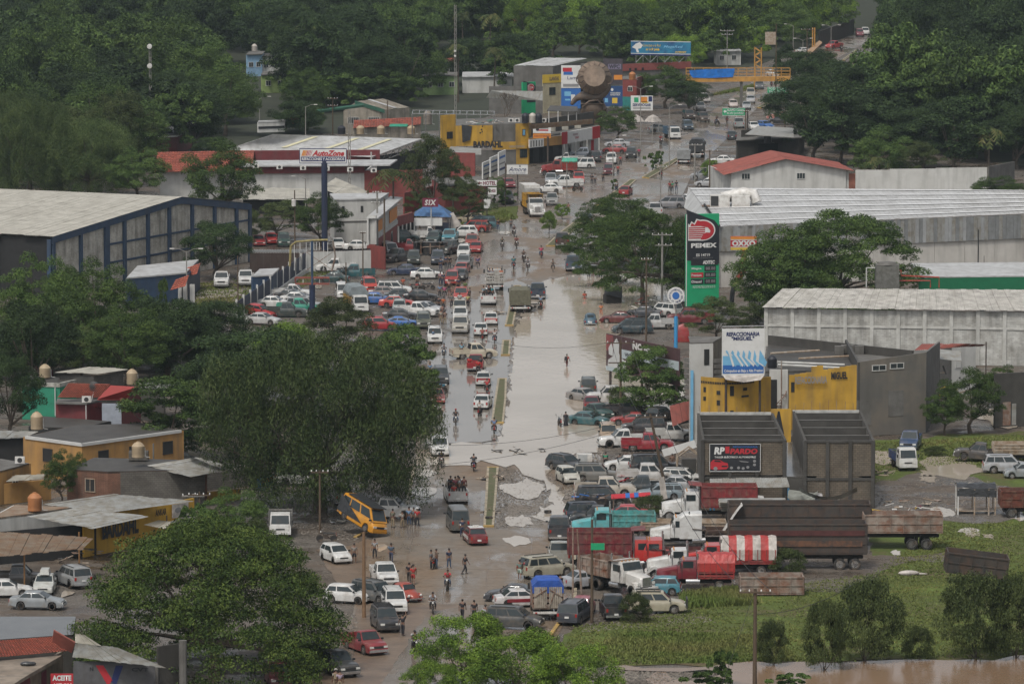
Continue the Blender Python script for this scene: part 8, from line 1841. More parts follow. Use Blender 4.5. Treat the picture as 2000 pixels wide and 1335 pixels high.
t=Za('dark_shed','dark lean to roof between the maroon and the orange house','shed');Zp(t,[(60,832),(150,836),(215,822),(80,812)],2.6,Ah,Ae)
Zr(72,838,3.4,'pale orange water tank left of the maroon house',Bd,.6,1.35)
t=Za('orange_house','long orange house with black square windows and dark slab roof','house');P2=Zp(t,[(49,852),(160,867),(355,840),(280,826),(149,830)],3.7,Bk,Ae)
for p,q in((P2[0],P2[1]),(P2[1],P2[2])):Zs(t,p+V3((0,-.15,0)),q+V3((0,-.15,0)),3.5,3.78,Ag,.25,'roof_edge')
for(p,q),us_ in(((P2[0],P2[1]),(85,)),((P2[1],P2[2]),(194,255,321))):
 for u in us_:x=Zf(p,q,u);Zc(t,p,q,(x-p).length/(q-p).length,2.2,1.25,1.2,Af,Ah,mull=0)
t=Za('tin_shed','ridged grey tin roof at the left edge beside the orange house','shed');tin(t,G(-20,857,3.0),G(48,855,3.0),G(75,843,3.5),G(-10,840,3.5),7,Ab);Zs(t,G(-20,857,3)+V3((0,.5,0)),G(48,855,3)+V3((0,.5,0)),0,2.9,Ah)
t=Za('corner_house','orange corner house with white framed window under a flat slab','house');P3=Zp(t,[(-30,925),(5,918),(57,904),(0,895)],3.2,Bk,Ad);Zc(t,P3[1],P3[2],.45,1.9,1.0,.9,Ag);tin(t,G(10,940,2.2),G(80,936,2.2),G(92,926,2.6),G(30,927,2.6),6,A6);Zs(t,G(0,985),G(100,975),0,1.9,Bk)
Zq(39,905,3.3,'air conditioner on the orange corner house')
t=Za('brick_house','old brick and block house with dark roof below the orange one','house');P4=Zp(t,[(135,915),(210,920),(400,916),(345,897),(185,893)],3.3,Ck,Ae)
Zs(t,Zf(P4[1],P4[2],228)+V3((0,-.1,0)),P4[2]+V3((0,-.1,0)),0,3.2,Bh,name='block_wall');Zc(t,P4[0],P4[1],.55,1.9,1.0,1.2,Ap,Ah,mull=1);Zb(t,P4[1],P4[2],.45,2.1,1.2,.9);Zb(t,P4[1],P4[2],.62,2.1,1.6,.9)
o=ZI('tank_stand',MB().box((0,0,.4),(1.8,1.2,.8)).mesh(Bh),None,G(271,897,3.4));tag(o,'low block stand under the tank on the brick house roof','tank stand')
Zr(270,893,4.2,'beige water tank on a block stand over the brick house',Bd,.6,1.15)
t=Za('tin_roof','white ribbed tin roof with one corner flipped up beside the drooping tree','canopy');tin(t,G(287,909,3.4),G(372,932,3.0),G(474,911,3.4),G(385,893,4.0),12,Ab,seed=5);tin(t,G(370,888,4.2),G(440,908,3.8),G(432,900,4.4),G(367,878,5.0),7,Ab)
for u,v in((300,930),(371,960),(400,955),(452,950)):ZA(t,G(u,v),0,3.2,.08,Ad)
Zs(t,G(372,960),G(520,945),0,1.6,Bh,name='yard_wall');Zs(t,G(372,985),G(470,975),0,1.0,A7,name='yellow_wall')
t=Za('yellow_workshop','yellow workshop wall lettered BARDAHL and ANKAR under tin roofs','workshop')
a,b=G(165,1088),G(380,1046);Zs(t,a,b,0,3.4,A7);rt_=(b-a).normalized();nn=outn(a,b)
text(t,'BARDAHL',Zf(a,b,224)+nn*.15+V3((0,0,2.05)),rt_,4.9,1.5,Ai,.05);text(t,'ANKAR',Zf(a,b,304)+nn*.15+V3((0,0,2.75)),rt_,1.5,.6,Ai,.04)
bb_=Board(t,Zf(a,b,326)+nn*.2,Zf(a,b,358)+nn*.2,2.0,3.2,.04,A9,'banner');bb_.ell(.35,.55,.2,.2,Av);bb_.ell(.7,.35,.2,.2,Ai)
tin(t,G(85,985,3.9),G(212,1000,3.6),G(378,978,4.0),G(222,965,4.5),16,Ab,seed=2);tin(t,G(52,1008,3.5),G(180,1032,3.1),G(290,1008,3.6),G(150,991,3.9),14,Ab,seed=3)
for u,v in((152,1078),(255,1068),(260,1066)):ZA(t,G(u,v),0,3.2,.07,mat('rusty_post',(.25,.13,.05),.7))
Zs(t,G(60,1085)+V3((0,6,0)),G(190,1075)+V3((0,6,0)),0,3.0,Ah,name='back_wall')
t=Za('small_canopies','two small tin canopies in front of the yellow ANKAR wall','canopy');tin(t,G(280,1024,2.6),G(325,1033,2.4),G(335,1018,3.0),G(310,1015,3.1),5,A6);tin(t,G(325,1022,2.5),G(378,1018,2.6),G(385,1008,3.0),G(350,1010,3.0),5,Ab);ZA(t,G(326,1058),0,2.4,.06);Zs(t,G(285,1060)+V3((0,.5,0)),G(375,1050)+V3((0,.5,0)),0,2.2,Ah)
t=Za('white_annexe','white walled annexe with small dark window left of the tin roofs','shed');Zp(t,[(-20,1012),(52,1003),(140,990),(30,985)],3.3,Ac,Bm);Zb(t,G(-20,1075),G(52,1068),.4,1.2,.5,.6)
Zr(68,997,3.4,'bright orange ribbed water tank on the white annexe',Bw,.62,1.25)
t=Za('rusty_shelter','wide rusty sheet roof over parked cars at the left edge','shelter')
tin(t,G(-40,1090,3.2),G(160,1072,3.0),G(182,1050,3.3),G(-20,1036,3.9),18,Bm,rough=.07,seed=7)
for u,v in((48,1152),(155,1108),(-5,1160)):ZA(t,G(u,v),0,3.1,.07,MATS['rusty_post'])
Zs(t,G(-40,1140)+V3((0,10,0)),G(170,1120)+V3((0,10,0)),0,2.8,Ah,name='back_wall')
o=ZI('hanging_cloth',MB().add([G(135,1062,3.0),G(162,1056,3.0),G(158,1072,2.6),G(146,1074,2.4)],[(0,1,2,3)]).mesh(A9));tag(o,'ragged grey cloth hanging from the rusty shelter roof','cloth')
t=Za('wet_roof','dark flat roof with shining rain puddles at the lower left','building');P5=Zp(t,[(-60,1252),(143,1238),(148,1203),(-40,1203)],3.0,Ae,mat('rain_wet_roof',(.075,.07,.065),.14,var=.6,scale=.35,rain=.5))
t=Za('tiled_shop','low shop with clay tile roof and red ACEITE sign at the bottom left','shop')
Ze(t,G(-60,1290,3.4),G(140,1272,3.4),G(104,1244,4.2),G(-60,1256,4.2),12,34);Zd(t,'roof_gable',[G(102,1250,4.3),G(140,1272,3.5),G(147,1252,4.5),G(105,1228,5.3)],ink('clay_pink',(.33,.11,.085)),.1)
Zd(t,'flat_roof',[G(-60,1390,3.2),G(50,1320,3.2),G(124,1277,3.2),G(-60,1290,3.2)],mat('dirty_cream_roof',(.27,.22,.17),.7,var=.4,scale=.5,rain=.5),.25);Zs(t,G(60,1386),G(124,1345),0,2.9,mat('tan_wall',(.24,.19,.14),.8,var=.3));Zb(t,G(60,1386),G(124,1345),.4,1.2,1.2,2.2,A3,'red_door');Zs(t,G(-60,1400),G(60,1388),0,2.9,Az)
bb_=bpx(t,99,143,1315,1345,1385,face=Au,name='sign_panel');bb_.txt('ACEITE',.08,.56,.92,.92,Aa,.05);bb_.txt('AKRON',.08,.05,.92,.4,Aa,.05)
t=Za('tin_shop','tin roofed shop front with blue and red V emblem under the umbrella tree','shop')
tin(t,G(141,1283,3.4),G(326,1304,3.1),G(230,1264,3.9),G(147,1256,4.1),17,Ab,seed=9);tin(t,G(146,1254,4.1),G(200,1262,4.0),G(165,1240,4.5),G(147,1236,4.6),5,A6)
a,b=G(144,1372),G(307,1374);Zs(t,a,b,0,3.1,mat('dark_grey_paint',(.10,.10,.105),.8,var=.3,rain=.4));bb_=Board(t,a+V3((0,-.1,0)),b+V3((0,-.1,0)),.2,3.0,.05,MATS['dark_grey_paint'])
bb_.poly([(.27,.95),(.36,.95),(.47,.55),(.41,.42)],Au);bb_.poly([(.51,.95),(.60,.95),(.51,.42),(.45,.52)],Ax);bb_.txt('Valvoline',.27,.16,.66,.34,Ai,.04);bb_.txt('N',.20,.80,.24,.9,Ai,.03);bb_.txt('CVT',.70,.80,.90,.9,Ai,.03)
ZA(t,G(307,1376),0,3.1,.12,Ad);Zs(t,G(310,1372),G(362,1364),0,4.2,Ae,name='side_wall');ZA(t,G(358,1370),0,4.6,.3,Ad)
for u,v,lb in((35,1305,'boots and rags lying on the dirty cream roof'),):o=ZI('rag_heap',MB().sphere((0,0,.1),(.5,.25,.18),7).sphere((.4,.1,.1),(.3,.2,.15),6).mesh(A5),None,G(52,1298,3.25));tag(o,lb,'rags')
t=Za('light_box_sign','small orange and blue street sign box beside the drooping tree','sign');bb_=bpx(t,511,533,934,958,1000,face=Bb,dy=1.5,th=.5);bb_.rect(0,.6,1,1,A8);bb_.rect(.0,.0,.06,1,Aa);ZA(t,G(508,1000),0,3.2,.08,Ag)
t=Za('low_house','maroon and white shed roofs glimpsed in the wood above the green house','house');a,b=G(72,735),G(104,733);Zs(t,a,b,0,3.6,Az);tin(t,G(70,676,3.9),G(105,676,3.9),G(135,664,4.4),G(95,664,4.4),5,Ab)
t=Za('water_tank','black tank with white label by the blue office','water tank',G(282,612));ZI('body',MB().lathe([(.7,0),(.72,1.2),(.4,1.6),(.001,1.7)],n=16).mesh(Bg,30),t);ZI('tank_label',MB().box((0,-.72,1.0),(.6,.03,.2)).mesh(Aa),t)
Zr(272,563,2.0,'beige tank behind the bright crown by the blue office',Bv,.75,1.3)
# people
B9=mat('skin',(.16,.085,.055),.6,var=.1);Ca=mat('hair',(.012,.010,.009),.6,var=.2);Bf=mat('cloth',rough=.85,var=.25,objcol=True);Cv=mat('shoe',(.03,.028,.025),.7)
def hand(vs,ed,rad,w,d,s,side):
 """palm and five unequal curled fingers from wrist index w, pointing along d"""
 wv=V3(vs[w]);d=V3(d).normalized();up=V3((1,0,0))if abs(d.x)<.7 else V3((0,0,1));lat=d.cross(up).normalized();pn=lat.cross(d).normalized()
 i=len(vs);vs.append(tuple(wv+d*.09));ed.append((w,i));rad.append((.036*s,.02*s))
 for k,L_ in enumerate((.062,.074,.078,.068)):
  b=V3(vs[i])+lat*(k-1.5)*.020;j=len(vs);vs.append(tuple(b+d*L_*.5));ed.append((i,j));rad.append(.0095);vs.append(tuple(b+d*L_*.85-pn*.028));ed.append((j,j+1));rad.append(.0085)
 j=len(vs);vs.append(tuple(wv+d*.05+lat*.045*side));ed.append((w,j));rad.append(.011);vs.append(tuple(wv+d*.10+lat*.062*side-pn*.015));ed.append((j,j+1));rad.append(.009)
POSE={}
def pose(name,pel=.92,lean=0,legs=None,arms=None,turn=0):
 """legs: two lists of hip-relative knee and foot; arms: shoulder-relative elbow and hand. figure faces +X"""
 sh=V3((mS(lean)*.50,0,pel+mC(lean)*.50));P=V3((0,0,pel));ch=P.lerp(sh,.62);nk=sh+V3((mS(lean)*.06,0,.07));hd=nk+V3((.015+mS(lean)*.05,0,.13));top=hd+V3((0,0,.075))
 vs,ed,rad=[tuple(P)],[],[(.15,.115)]
 def add(p,frm,r):vs.append(tuple(p));ed.append((frm,len(vs)-1));rad.append(r);return len(vs)-1
 c=add(ch,0,(.165,.11));s=add(sh+V3((0,0,-.03)),c,(.14,.09));n=add(nk,s,.055);h=add(hd,n,(.078,.088));add(top,h,(.062,.070))
 body_arm=[]
 for k,sg in enumerate((1,-1)):
  e,ha=arms[k];sv=sh+V3((0,sg*.19,-.02));i1=add(sv,s,.055);ev=sv+V3(e);i2=add(ev,i1,.041);hv=ev+V3(ha);i3=add(hv,i2,.030);hand(vs,ed,rad,i3,V3(ha),1,sg);body_arm.append((sv,ev,hv))
 leg_j=[]
 for k,sg in enumerate((1,-1)):
  kn,ft=legs[k];hv=P+V3((0,sg*.09,-.05));i1=add(hv,0,.085);kv=hv+V3(kn);i2=add(kv,i1,.056);fv=kv+V3(ft);i3=add(fv,i2,.038);i4=add(fv+V3((.15,0,-.04)),i3,.033);leg_j.append((hv,kv,fv))
 sk=Zu(vs,ed,rad,B9,1,'body')
 v2=[tuple(P+V3((0,0,.05))),tuple(ch),tuple(sh+V3((0,0,-.01)))];e2=[(0,1),(1,2)];r2=[(.172,.135),(.19,.135),(.155,.105)]
 for sv,ev,hv in body_arm:
  j=len(v2);v2+=[tuple(sv),tuple(sv.lerp(ev,.8))];e2+=[(2,j),(j,j+1)];r2+=[.082,.066]
 shirt=Zu(v2,e2,r2,Bf,1,'shirt')
 v3=[tuple(P+V3((0,0,.06))),tuple(P)];e3=[(0,1)];r3=[(.16,.125),(.165,.13)];v4=list(v3);e4=list(e3);r4=list(r3)
 for hv,kv,fv in leg_j:
  j=len(v3);v3+=[tuple(hv),tuple(kv),tuple(kv.lerp(fv,.92))];e3+=[(1,j),(j,j+1),(j+1,j+2)];r3+=[.108,.074,.062]
  j=len(v4);v4+=[tuple(hv),tuple(hv.lerp(kv,.85))];e4+=[(1,j),(j,j+1)];r4+=[.11,.095]
 tr=Zu(v3,e3,r3,Bf,1,'trousers');so=Zu(v4,e4,r4,Bf,1,'shorts')
 hr=MB().sphere((hd.x-.018,0,hd.z+.045),(.098,.092,.095),8).mesh(Ca,60)
 f=MB();f.box((hd.x+.088,0,hd.z+.005),(.03,.022,.045),taper=.5)
 for sg in(1,-1):f.sphere((hd.x,sg*.09,hd.z),(.018,.012,.03),5);f.sphere((hd.x+.074,sg*.032,hd.z+.028),(.012,.014,.009),5,1)
 f.box((hd.x+.080,0,hd.z-.045),(.012,.045,.009),mi=2)
 fm=f.mesh([B9,Ca,ink('lip',(.16,.04,.035))],60)
 shoes=MB()
 for hv,kv,fv in leg_j:shoes.box((fv.x+.055,fv.y,fv.z-.045),(.27,.10,.08),taper=.8)
 POSE[name]=dict(body=sk,shirt=shirt,trousers=tr,shorts=so,hair=hr,face=fm,shoes=shoes.mesh(Cv),head=hd)
DN=(0,0,-.42);DF=(0,0,-.41)
pose('stand',legs=(((.02,.03,-.42),(0,.02,-.38)),((-.02,-.03,-.42),(0,-.02,-.38))),arms=(((-.02,.05,-.28),(.05,.02,-.25)),((-.02,-.05,-.28),(.05,-.02,-.25))))
pose('talk',lean=.05,legs=(((.05,.06,-.41),(0,.02,-.38)),((-.05,-.05,-.41),(0,0,-.38))),arms=(((.03,.12,-.26),(.2,-.08,.05)),((-.03,-.08,-.27),(.12,.10,-.18))))
pose('walk',pel=.90,lean=.06,legs=(((.17,0,-.38),(-.02,0,-.39)),((-.10,0,-.40),(-.24,0,-.30))),arms=(((-.13,.06,-.25),(.02,0,-.25)),((.13,-.06,-.25),(.13,0,-.20))))
pose('stride',pel=.88,lean=.10,legs=(((.24,0,-.34),(.0,0,-.40)),((-.16,0,-.38),(-.26,0,-.26))),arms=(((-.17,.06,-.22),(-.02,0,-.25)),((.17,-.06,-.22),(.17,0,-.16))))
pose('carry',pel=.92,lean=.0,legs=(((.08,.03,-.41),(0,0,-.39)),((-.08,-.03,-.41),(-.03,0,-.39))),arms=(((.02,.16,-.22),(.05,.10,-.24)),((.0,-.10,.26),(.08,.08,.16))))
pose('ride',pel=.0,lean=.22,legs=(((.38,.13,-.06),(-.12,.0,-.38)),((.38,-.13,-.06),(-.12,0,-.38))),arms=(((.18,.10,-.18),(.26,-.02,-.05)),((.18,-.10,-.18),(.26,.02,-.05))))
pose('sit',pel=.0,lean=.08,legs=(((.38,.08,.05),(.06,.0,-.38)),((.38,-.08,.05),(.06,0,-.38))),arms=(((.06,.08,-.26),(.22,-.03,-.06)),((.06,-.08,-.26),(.22,.03,-.06))))
pose('bend',pel=.86,lean=1.0,legs=(((.06,.06,-.40),(-.05,0,-.38)),((.0,-.06,-.40),(-.05,0,-.38))),arms=(((.10,.03,-.27),(.06,0,-.25)),((.10,-.03,-.27),(.10,0,-.25))))
def Zl(pz,loc,hd,shirt,legs,label,sc=1.0,shorts=False,group=None,hat=None,skirt=False,bag=None,up=0):
 P_=POSE[pz];t=Za('person',label,'person',loc,mR(hd),group);t.location.z+=up;t.scale=(sc,)*3
 ZI('body',P_['body'],t);ZI('shirt',P_['shirt'],t,color=shirt);ZI('shorts' if shorts else 'trousers',P_['shorts' if shorts else 'trousers'],t,color=legs);ZI('hair',P_['hair'],t);ZI('face',P_['face'],t)
 if not shorts:ZI('shoes',P_['shoes'],t)
 h=P_['head']
 if hat:ZI('hat',MB().lathe([(.16,.06),(.10,.075),(.10,.13),(.06,.16),(.001,.165)],(h.x,0,h.z),12).mesh(Bf,40),t,color=hat)
 if skirt:ZI('dress',MB().lathe([(.26,.30),(.22,.6),(.17,.98),(.19,1.25),(.14,1.42)],n=12).mesh(Bf,50),t,color=shirt)
 if bag:ZI('backpack',MB().box((-.2,0,1.22),(.16,.30,.42),taper=.85).mesh(Bf),t,color=bag)
 return t
def pp(pz,u,v,hd,shirt,legs,label,**k):return Zl(pz,G(u,v),hd,shirt,legs,label,**k)
NV,DK,JN=(.03,.04,.08),(.02,.02,.025),(.045,.07,.12);SK,LG,KH=(.15,.25,.38),(.30,.31,.31),(.25,.20,.13)
pp('walk',908,1121,25,DK,DK,'man in black striding alone across the muddy road',sc=1.02)
pp('stand',877,1109,-60,NV,JN,'man in dark blue standing beside the pair with a motorcycle')
pp('talk',853,1110,200,(.10,.07,.05),JN,'man in brown pushing the parked motorcycle from its right side')
pp('stand',842,1112,0,(.12,.13,.14),DK,'man in grey holding the motorcycle from its left side')
pp('stand',732,1090,-90,(.28,.28,.28),DK,'man in checked grey shirt walking below the tilted yellow van')
pp('walk',764,1098,-90,(.07,.10,.14),NV,'man in blue shirt walking right of the checked shirt man')
pp('stand',692,1099,-90,(.22,.20,.18),DK,'man in pale vest and black shorts beside the white hatchback',shorts=True)
pp('walk',799,1137,90,DK,DK,'person in black walking left of the one in red')
pp('walk',807,1141,90,(.35,.03,.025),(.3,.03,.025),'person in red shirt and red shorts walking away',shorts=True)
pp('carry',787,1240,60,DK,DK,'person in black carrying a pale sack beside the black suv')
pp('stand',767,1030,60,(.14,.14,.10),KH,'man in olive at the front wheel of the big white pickup')
pp('talk',786,1030,140,(.36,.34,.30),KH,'man in pale shirt crouched by the white pickup bumper',sc=.9)
pp('stand',799,1026,-90,SK,JN,'person in blue shirt between the pale and the red shirts')
pp('stand',808,1027,-100,(.10,.12,.14),DK,'person in grey behind the one in red by the white pickup')
pp('stand',815,1028,-90,(.40,.03,.03),DK,'man in red shirt with white cap by the big white pickup',hat=(.6,.6,.6))
pp('walk',1015,1131,90,(.14,.20,.18),(.30,.38,.33),'man in green shirt and pale shorts walking away by the tan suv',shorts=True)
pp('stand',1027,1130,80,(.22,.03,.04),DK,'woman in dark red beside the man in pale shorts')
pp('stand',903,1048,95,NV,NV,'man in navy walking right behind the mud grey van')
pp('stand',656,1350,90,(.26,.24,.20),KH,'person with a tan backpack at the bottom edge',hat=(.35,.33,.3),bag=(.25,.2,.13))
pp('stand',664,1352,90,(.32,.26,.32),KH,'person in pale lilac beside the tan backpack')
pp('stand',818,1345,95,(.30,.33,.38),DK,'person in pale blue shirt at the bottom edge left of the bright bush')
pp('walk',948,1221,90,(.36,.37,.38),DK,'person in pale shirt behind the bright green bush')
pp('walk',926,1212,90,DK,DK,'person in black behind the bright bush, left of the pale shirt')
pp('walk',903,1210,80,DK,DK,'person in black with white collar behind the bright bush')
pp('stand',1094,1160,60,(.02,.02,.025),JN,'person in black beside the rusty leaning pole')
pp('walk',1107,716,60,(.38,.06,.06),(.10,.03,.03),'wader in red with a dark backpack alone in the wide flood',bag=(.03,.03,.035),up=-.25)
pp('stand',1105,832,95,DK,DK,'dark figure wading beside the parked scooter in the flood',skirt=True,up=-.2)
pp('stand',1150,541,90,DK,DK,'first dark wader from the left in the row before the acacia',up=-.2)
pp('stand',1158,541,-90,(.30,.05,.03),(.10,.03,.03),'wader in red with arms folded in the row before the acacia',up=-.2)
pp('stand',1168,542,-90,(.28,.28,.28),DK,'wader in grey in the row before the acacia',up=-.2)
pp('stand',1173,541,90,DK,NV,'wader in black with an orange cap, last of the row before the acacia',up=-.2,hat=(.5,.2,.08))
pp('stand',1142,584,90,(.38,.06,.03),(.3,.05,.03),'lone person in orange waist deep below the acacia row',up=-.7)
pp('stand',1174,614,90,(.5,.18,.08),(.4,.15,.08),'orange marker like figure standing near the blue round backed car',up=-.3)
for u,v,h,s,l,lb in((861,528,-90,JN,NV,'man in blue beside the dark blue suv with white grille'),(871,524,80,NV,DK,'person in navy left of the one in black near the queue'),(878,524,90,DK,DK,'person in black right of the navy one near the queue'),(787,567,-90,(.50,.10,.05),(.1,.04,.03),'person in orange red beside the parked motorcycles'),(860,556,-80,(.40,.25,.27),NV,'person in pink and white left of the red suv'),(866,557,90,NV,NV,'person in navy shorts behind the pink and white shirt'),(877,571,90,(.42,.22,.22),DK,'man in pink shirt standing left of the queue'),(859,581,-90,SK,DK,'person in blue and white on foot among the bicycles'),(857,606,90,DK,DK,'person in black left of the orange shirt by the queue'),(866,606,90,(.5,.13,.04),DK,'person in bright orange shirt by the queue'),(861,632,90,(.35,.32,.27),KH,'person in cream left of the brown one at the road edge'),(869,634,90,(.15,.10,.08),KH,'person in brown at the road edge'),(864,622,90,(.2,.12,.1),DK,'person in dark red behind the cream shirt at the road edge'),(973,450,90,DK,JN,'person with a dark backpack walking by the garden strip'),(998,449,90,(.09,.10,.11),DK,'person in grey walking near the garden kerb'),(952,455,60,(.08,.09,.10),DK,'person walking behind the teal minivan'),(1156,360,90,DK,DK,'dark figure left of the pair on the forecourt'),(1162,360,-90,LG,DK,'person in grey middle of the forecourt three'),(1178,356,-90,DK,DK,'person standing alone between forecourt and road'),(1207,342,-90,(.36,.03,.03),DK,'person in red at the side of the maroon suv'),(1204,374,90,LG,NV,'person standing on the median beside the street lamp'),(1212,323,90,(.35,.05,.05),DK,'person in faded red beside the white suv'),(1248,308,90,(.42,.04,.12),DK,'person in pink near the black suv'),(1308,375,-90,(.30,.03,.03),DK,'person in red, left of the three on the far carriageway'),(1313,375,-90,(.03,.25,.13),DK,'person in green in the middle of the far three'),(1321,373,-90,DK,JN,'person in black with a child, right of the far three'),(1110,418,90,(.30,.15,.13),DK,'person in rust beside the two median trees'),(846,670,0,SK,DK,'person leaning at the white suv by the drooping tree'),(840,737,-90,SK,DK,'person in pale blue beside the dark jeep like suv')):
 pp('stand',u,v,h,s,l,lb)
pp('bend',1183,912,90,(.02,.18,.10),DK,'person in green shirt bending behind the white saloon')
pp('bend',1203,915,40,DK,DK,'person in dark clothes bending at the smashed front')
pp('stand',1313,920,-90,(.15,.09,.06),KH,'bare backed man near the kiosk frame')
pp('bend',494,1318,-60,(.30,.27,.22),DK,'person in a pale shirt bending under the umbrella tree')
def Zm(vehlabel,offs):
 t=next(o for o in COL.objects if o.get('label')==vehlabel)
 M=Matrix.Translation(t.location)@t.rotation_euler.to_matrix().to_4x4()
 for(x,y,z,pz,hd,s,lb)in offs:Zl(pz,M@V3((x,y,z)),math.degrees(t.rotation_euler.z)+hd,s,DK,lb)
Zm('white pickup crowded with passengers ahead of the grey van',[(-2.3,-.6,.85,'stand',0,(.12,.04,.04),'standing passenger with dark hair at the left of the crowded pickup bed'),(-1.6,-.1,.85,'stand',180,(.03,.04,.04),'tallest passenger at the front of the crowded pickup bed'),(-2.2,.2,.85,'stand',0,(.25,.08,.10),'passenger in a rose headscarf in the crowded pickup bed'),(-2.5,-.15,.85,'stand',90,(.28,.30,.33),'passenger in grey at the tailgate of the crowded pickup'),(-1.7,.6,.85,'stand',0,DK,'long haired passenger in black on the right of the crowded pickup'),(-2.75,.35,.3,'stand',0,(.4,.06,.05),'child in red behind the crowded pickup')])
Zm('white pickup driving away with standing passengers',[(-2.3,.6,.75,'stand',0,(.16,.22,.25),'passenger in grey blue standing left in the white pickup bed'),(-1.8,.2,.75,'sit',180,(.35,.25,.26),'passenger in white and pink in the white pickup bed'),(-2.2,-.5,.75,'stand',-60,(.03,.28,.32),'passenger in turquoise standing right in the white pickup bed'),(-1.6,-.1,.75,'stand',30,DK,'passenger in black behind the cab of the white pickup')])
Zm('red pickup in the queue carrying people on its load',[(-.2,.5,1.75,'sit',0,(.10,.14,.05),'person in green sitting on the red pickup roof'),(-.7,-.4,1.2,'stand',0,NV,'person in navy behind the cab of the red pickup'),(.4,1.1,0,'stand',100,(.13,.12,.12),'person in grey walking at the side of the red pickup'),(-1.6,-.5,1.0,'stand',0,(.2,.03,.05),'person in maroon in the red pickup bed')])
Zm('pale suv with passengers hanging on both sides',[(.2,1.0,.75,'stand',0,(.45,.40,.15),'passenger in yellow hanging on the right of the pale suv'),(.2,-1.0,.75,'stand',0,(.1,.12,.12),'passenger in dark cloth hanging on the left of the pale suv'),(-.2,0,1.75,'sit',0,(.40,.40,.39),'passenger in white on the roof of the pale suv')])
Zm('white stake truck driving away with people above its bed',[(-2.2,.7,1.2,'stand',0,NV,'person in navy standing left in the stake truck'),(-2.5,.35,1.2,'stand',0,(.25,.27,.3),'person in grey standing beside the navy one in the stake truck'),(-2.3,-.8,1.2,'stand',0,(.5,.14,.06),'person in orange standing right in the stake truck')])
v1=c('pickup',(.48,.43,.33),925,703,15,'cream crew pickup crossing the water with a man in its bed',None)
v2=c('cabpickup',(.28,.025,.03),929,727,88,'red pickup with people sitting in its bed behind the cream one',None)
v3=c('sedan',(.50,.50,.48),944,755,90,'white taxi with red boot in the water',None,'taxi','taxi');ZE(v3,None,None,(.30,.02,.03))
v4=c('sedan',WH,943,801,84,'white saloon beside the long grassy median',None)
v5=c('suv',(.055,.06,.065),861,752,-88,'dark jeep like suv facing us at the left water edge',None)
v6=c('sedan',(.42,.10,.09),852,790,-85,'red and white taxi half hidden by the drooping tree',None,'taxi','taxi')
v7=c('suv',WH,858,893,-86,'white suv in the road edge shallows under the drooping tree',None)
Zm(v1['label'],[(-1.4,0,1.1,'sit',90,(.20,.36,.45),'man in light blue sitting high in the cream pickup')]);Zm(v2['label'],[(-1.6,.6,.9,'sit',180,(.42,.03,.03),'person in red on the left bed wall of the red pickup'),(-1.4,-.6,.9,'sit',180,(.05,.05,.055),'person in black on the right bed wall of the red pickup'),(-2.7,-.4,.7,'sit',180,(.42,.03,.03),'person in red at the tailgate of the red pickup')])
# motorcycles and bicycles
def moto_parts():
 w=MB();w.lathe([(.24,-.045),(.30,-.05),(.31,0),(.30,.05),(.24,.045)],axis='Y',n=16);w.lathe([(.001,-.03),(.05,-.04),(.05,.04),(.001,.03)],axis='Y',n=8,mi=1)
 for k in range(6):a=PI*k/6;w.box((0,0,0),(.5,.012,.02),M=Matrix.Rotation(a,4,'Y'),mi=1)
 wm=w.mesh([Bq,Cg],40)
 tank_=MB().loft([[(x,-wy,z0),(x,-wy*.8,z1),(x,wy*.8,z1),(x,wy,z0)]for x,wy,z0,z1 in((-.12,.10,.72,.84),(.08,.14,.70,.92),(.32,.10,.74,.90))]).loft([[(x,-.09,z),(x,-.07,z+.09),(x,.07,z+.09),(x,.09,z)]for x,z in((-.78,.80),(-.45,.74))]).mesh(Al,50)
 fr=MB().tube([(.62,0,.31),(.50,0,.62),(.38,0,.98)],.03,6).tube([(-.62,0,.31),(-.2,0,.42),(.1,0,.36),(.40,0,.80)],.03,6).tube([(-.7,0,.75),(-.1,0,.70),(.38,0,.80)],.025,6).box((.02,0,.46),(.32,.24,.30)).tube([(.1,-.14,.4),(-.3,-.18,.30),(-.75,-.19,.38)],.045,6).box((.60,0,.66),(.34,.12,.02)).box((-.66,0,.68),(.3,.14,.02)).mesh(An)
 seat=MB().box((-.36,0,.82),(.62,.24,.09),taper=.85).mesh(Af);bar=MB().tube([(.30,.36,1.02),(.40,.10,1.0),(.40,-.10,1.0),(.30,-.36,1.02)],.02,5).mesh(Ak)
 lamp=MB().sphere((.52,0,.90),(.07,.09,.09),7).mesh(Bn,60);tl=MB().box((-.84,0,.80),(.04,.12,.06)).box((-.88,0,.62),(.02,.18,.12)).mesh(B0)
 mir=MB().tube([(.38,.2,1.02),(.36,.30,1.2)],.008,4).box((.36,.31,1.22),(.02,.10,.07)).tube([(.38,-.2,1.02),(.36,-.30,1.2)],.008,4).box((.36,-.31,1.22),(.02,.10,.07)).mesh(Af)
 return wm,tank_,fr,seat,bar,lamp,tl,mir
MOTO=moto_parts()
def moto(u,v,hd,col,label,group=None,z=0):
 t=Za('motorcycle',label,'motorcycle',G(u,v),mR(hd),group);t.location.y+=.9*abs(mS(mR(hd)));t.location.z+=z
 wm,tk,fr,se,ba,la,tl,mi=MOTO
 for x in(.62,-.62):ZI('wheel',wm,t,(x,0,.31))
 ZI('tank',tk,t,color=col);ZI('frame',fr,t);ZI('seat',se,t);ZI('handlebar',ba,t);ZI('headlamp',la,t);ZI('tail_lamp',tl,t);ZI('mirrors',mi,t);return t
def rider(m,shirt,legs,label,x=-.25,hat=None):M=Matrix.Translation(m.location)@m.rotation_euler.to_matrix().to_4x4();return Zl('ride',M@V3((x,0,.92)),math.degrees(m.rotation_euler.z),shirt,legs,label,hat=hat)
MG='motorcycles ridden on the road'
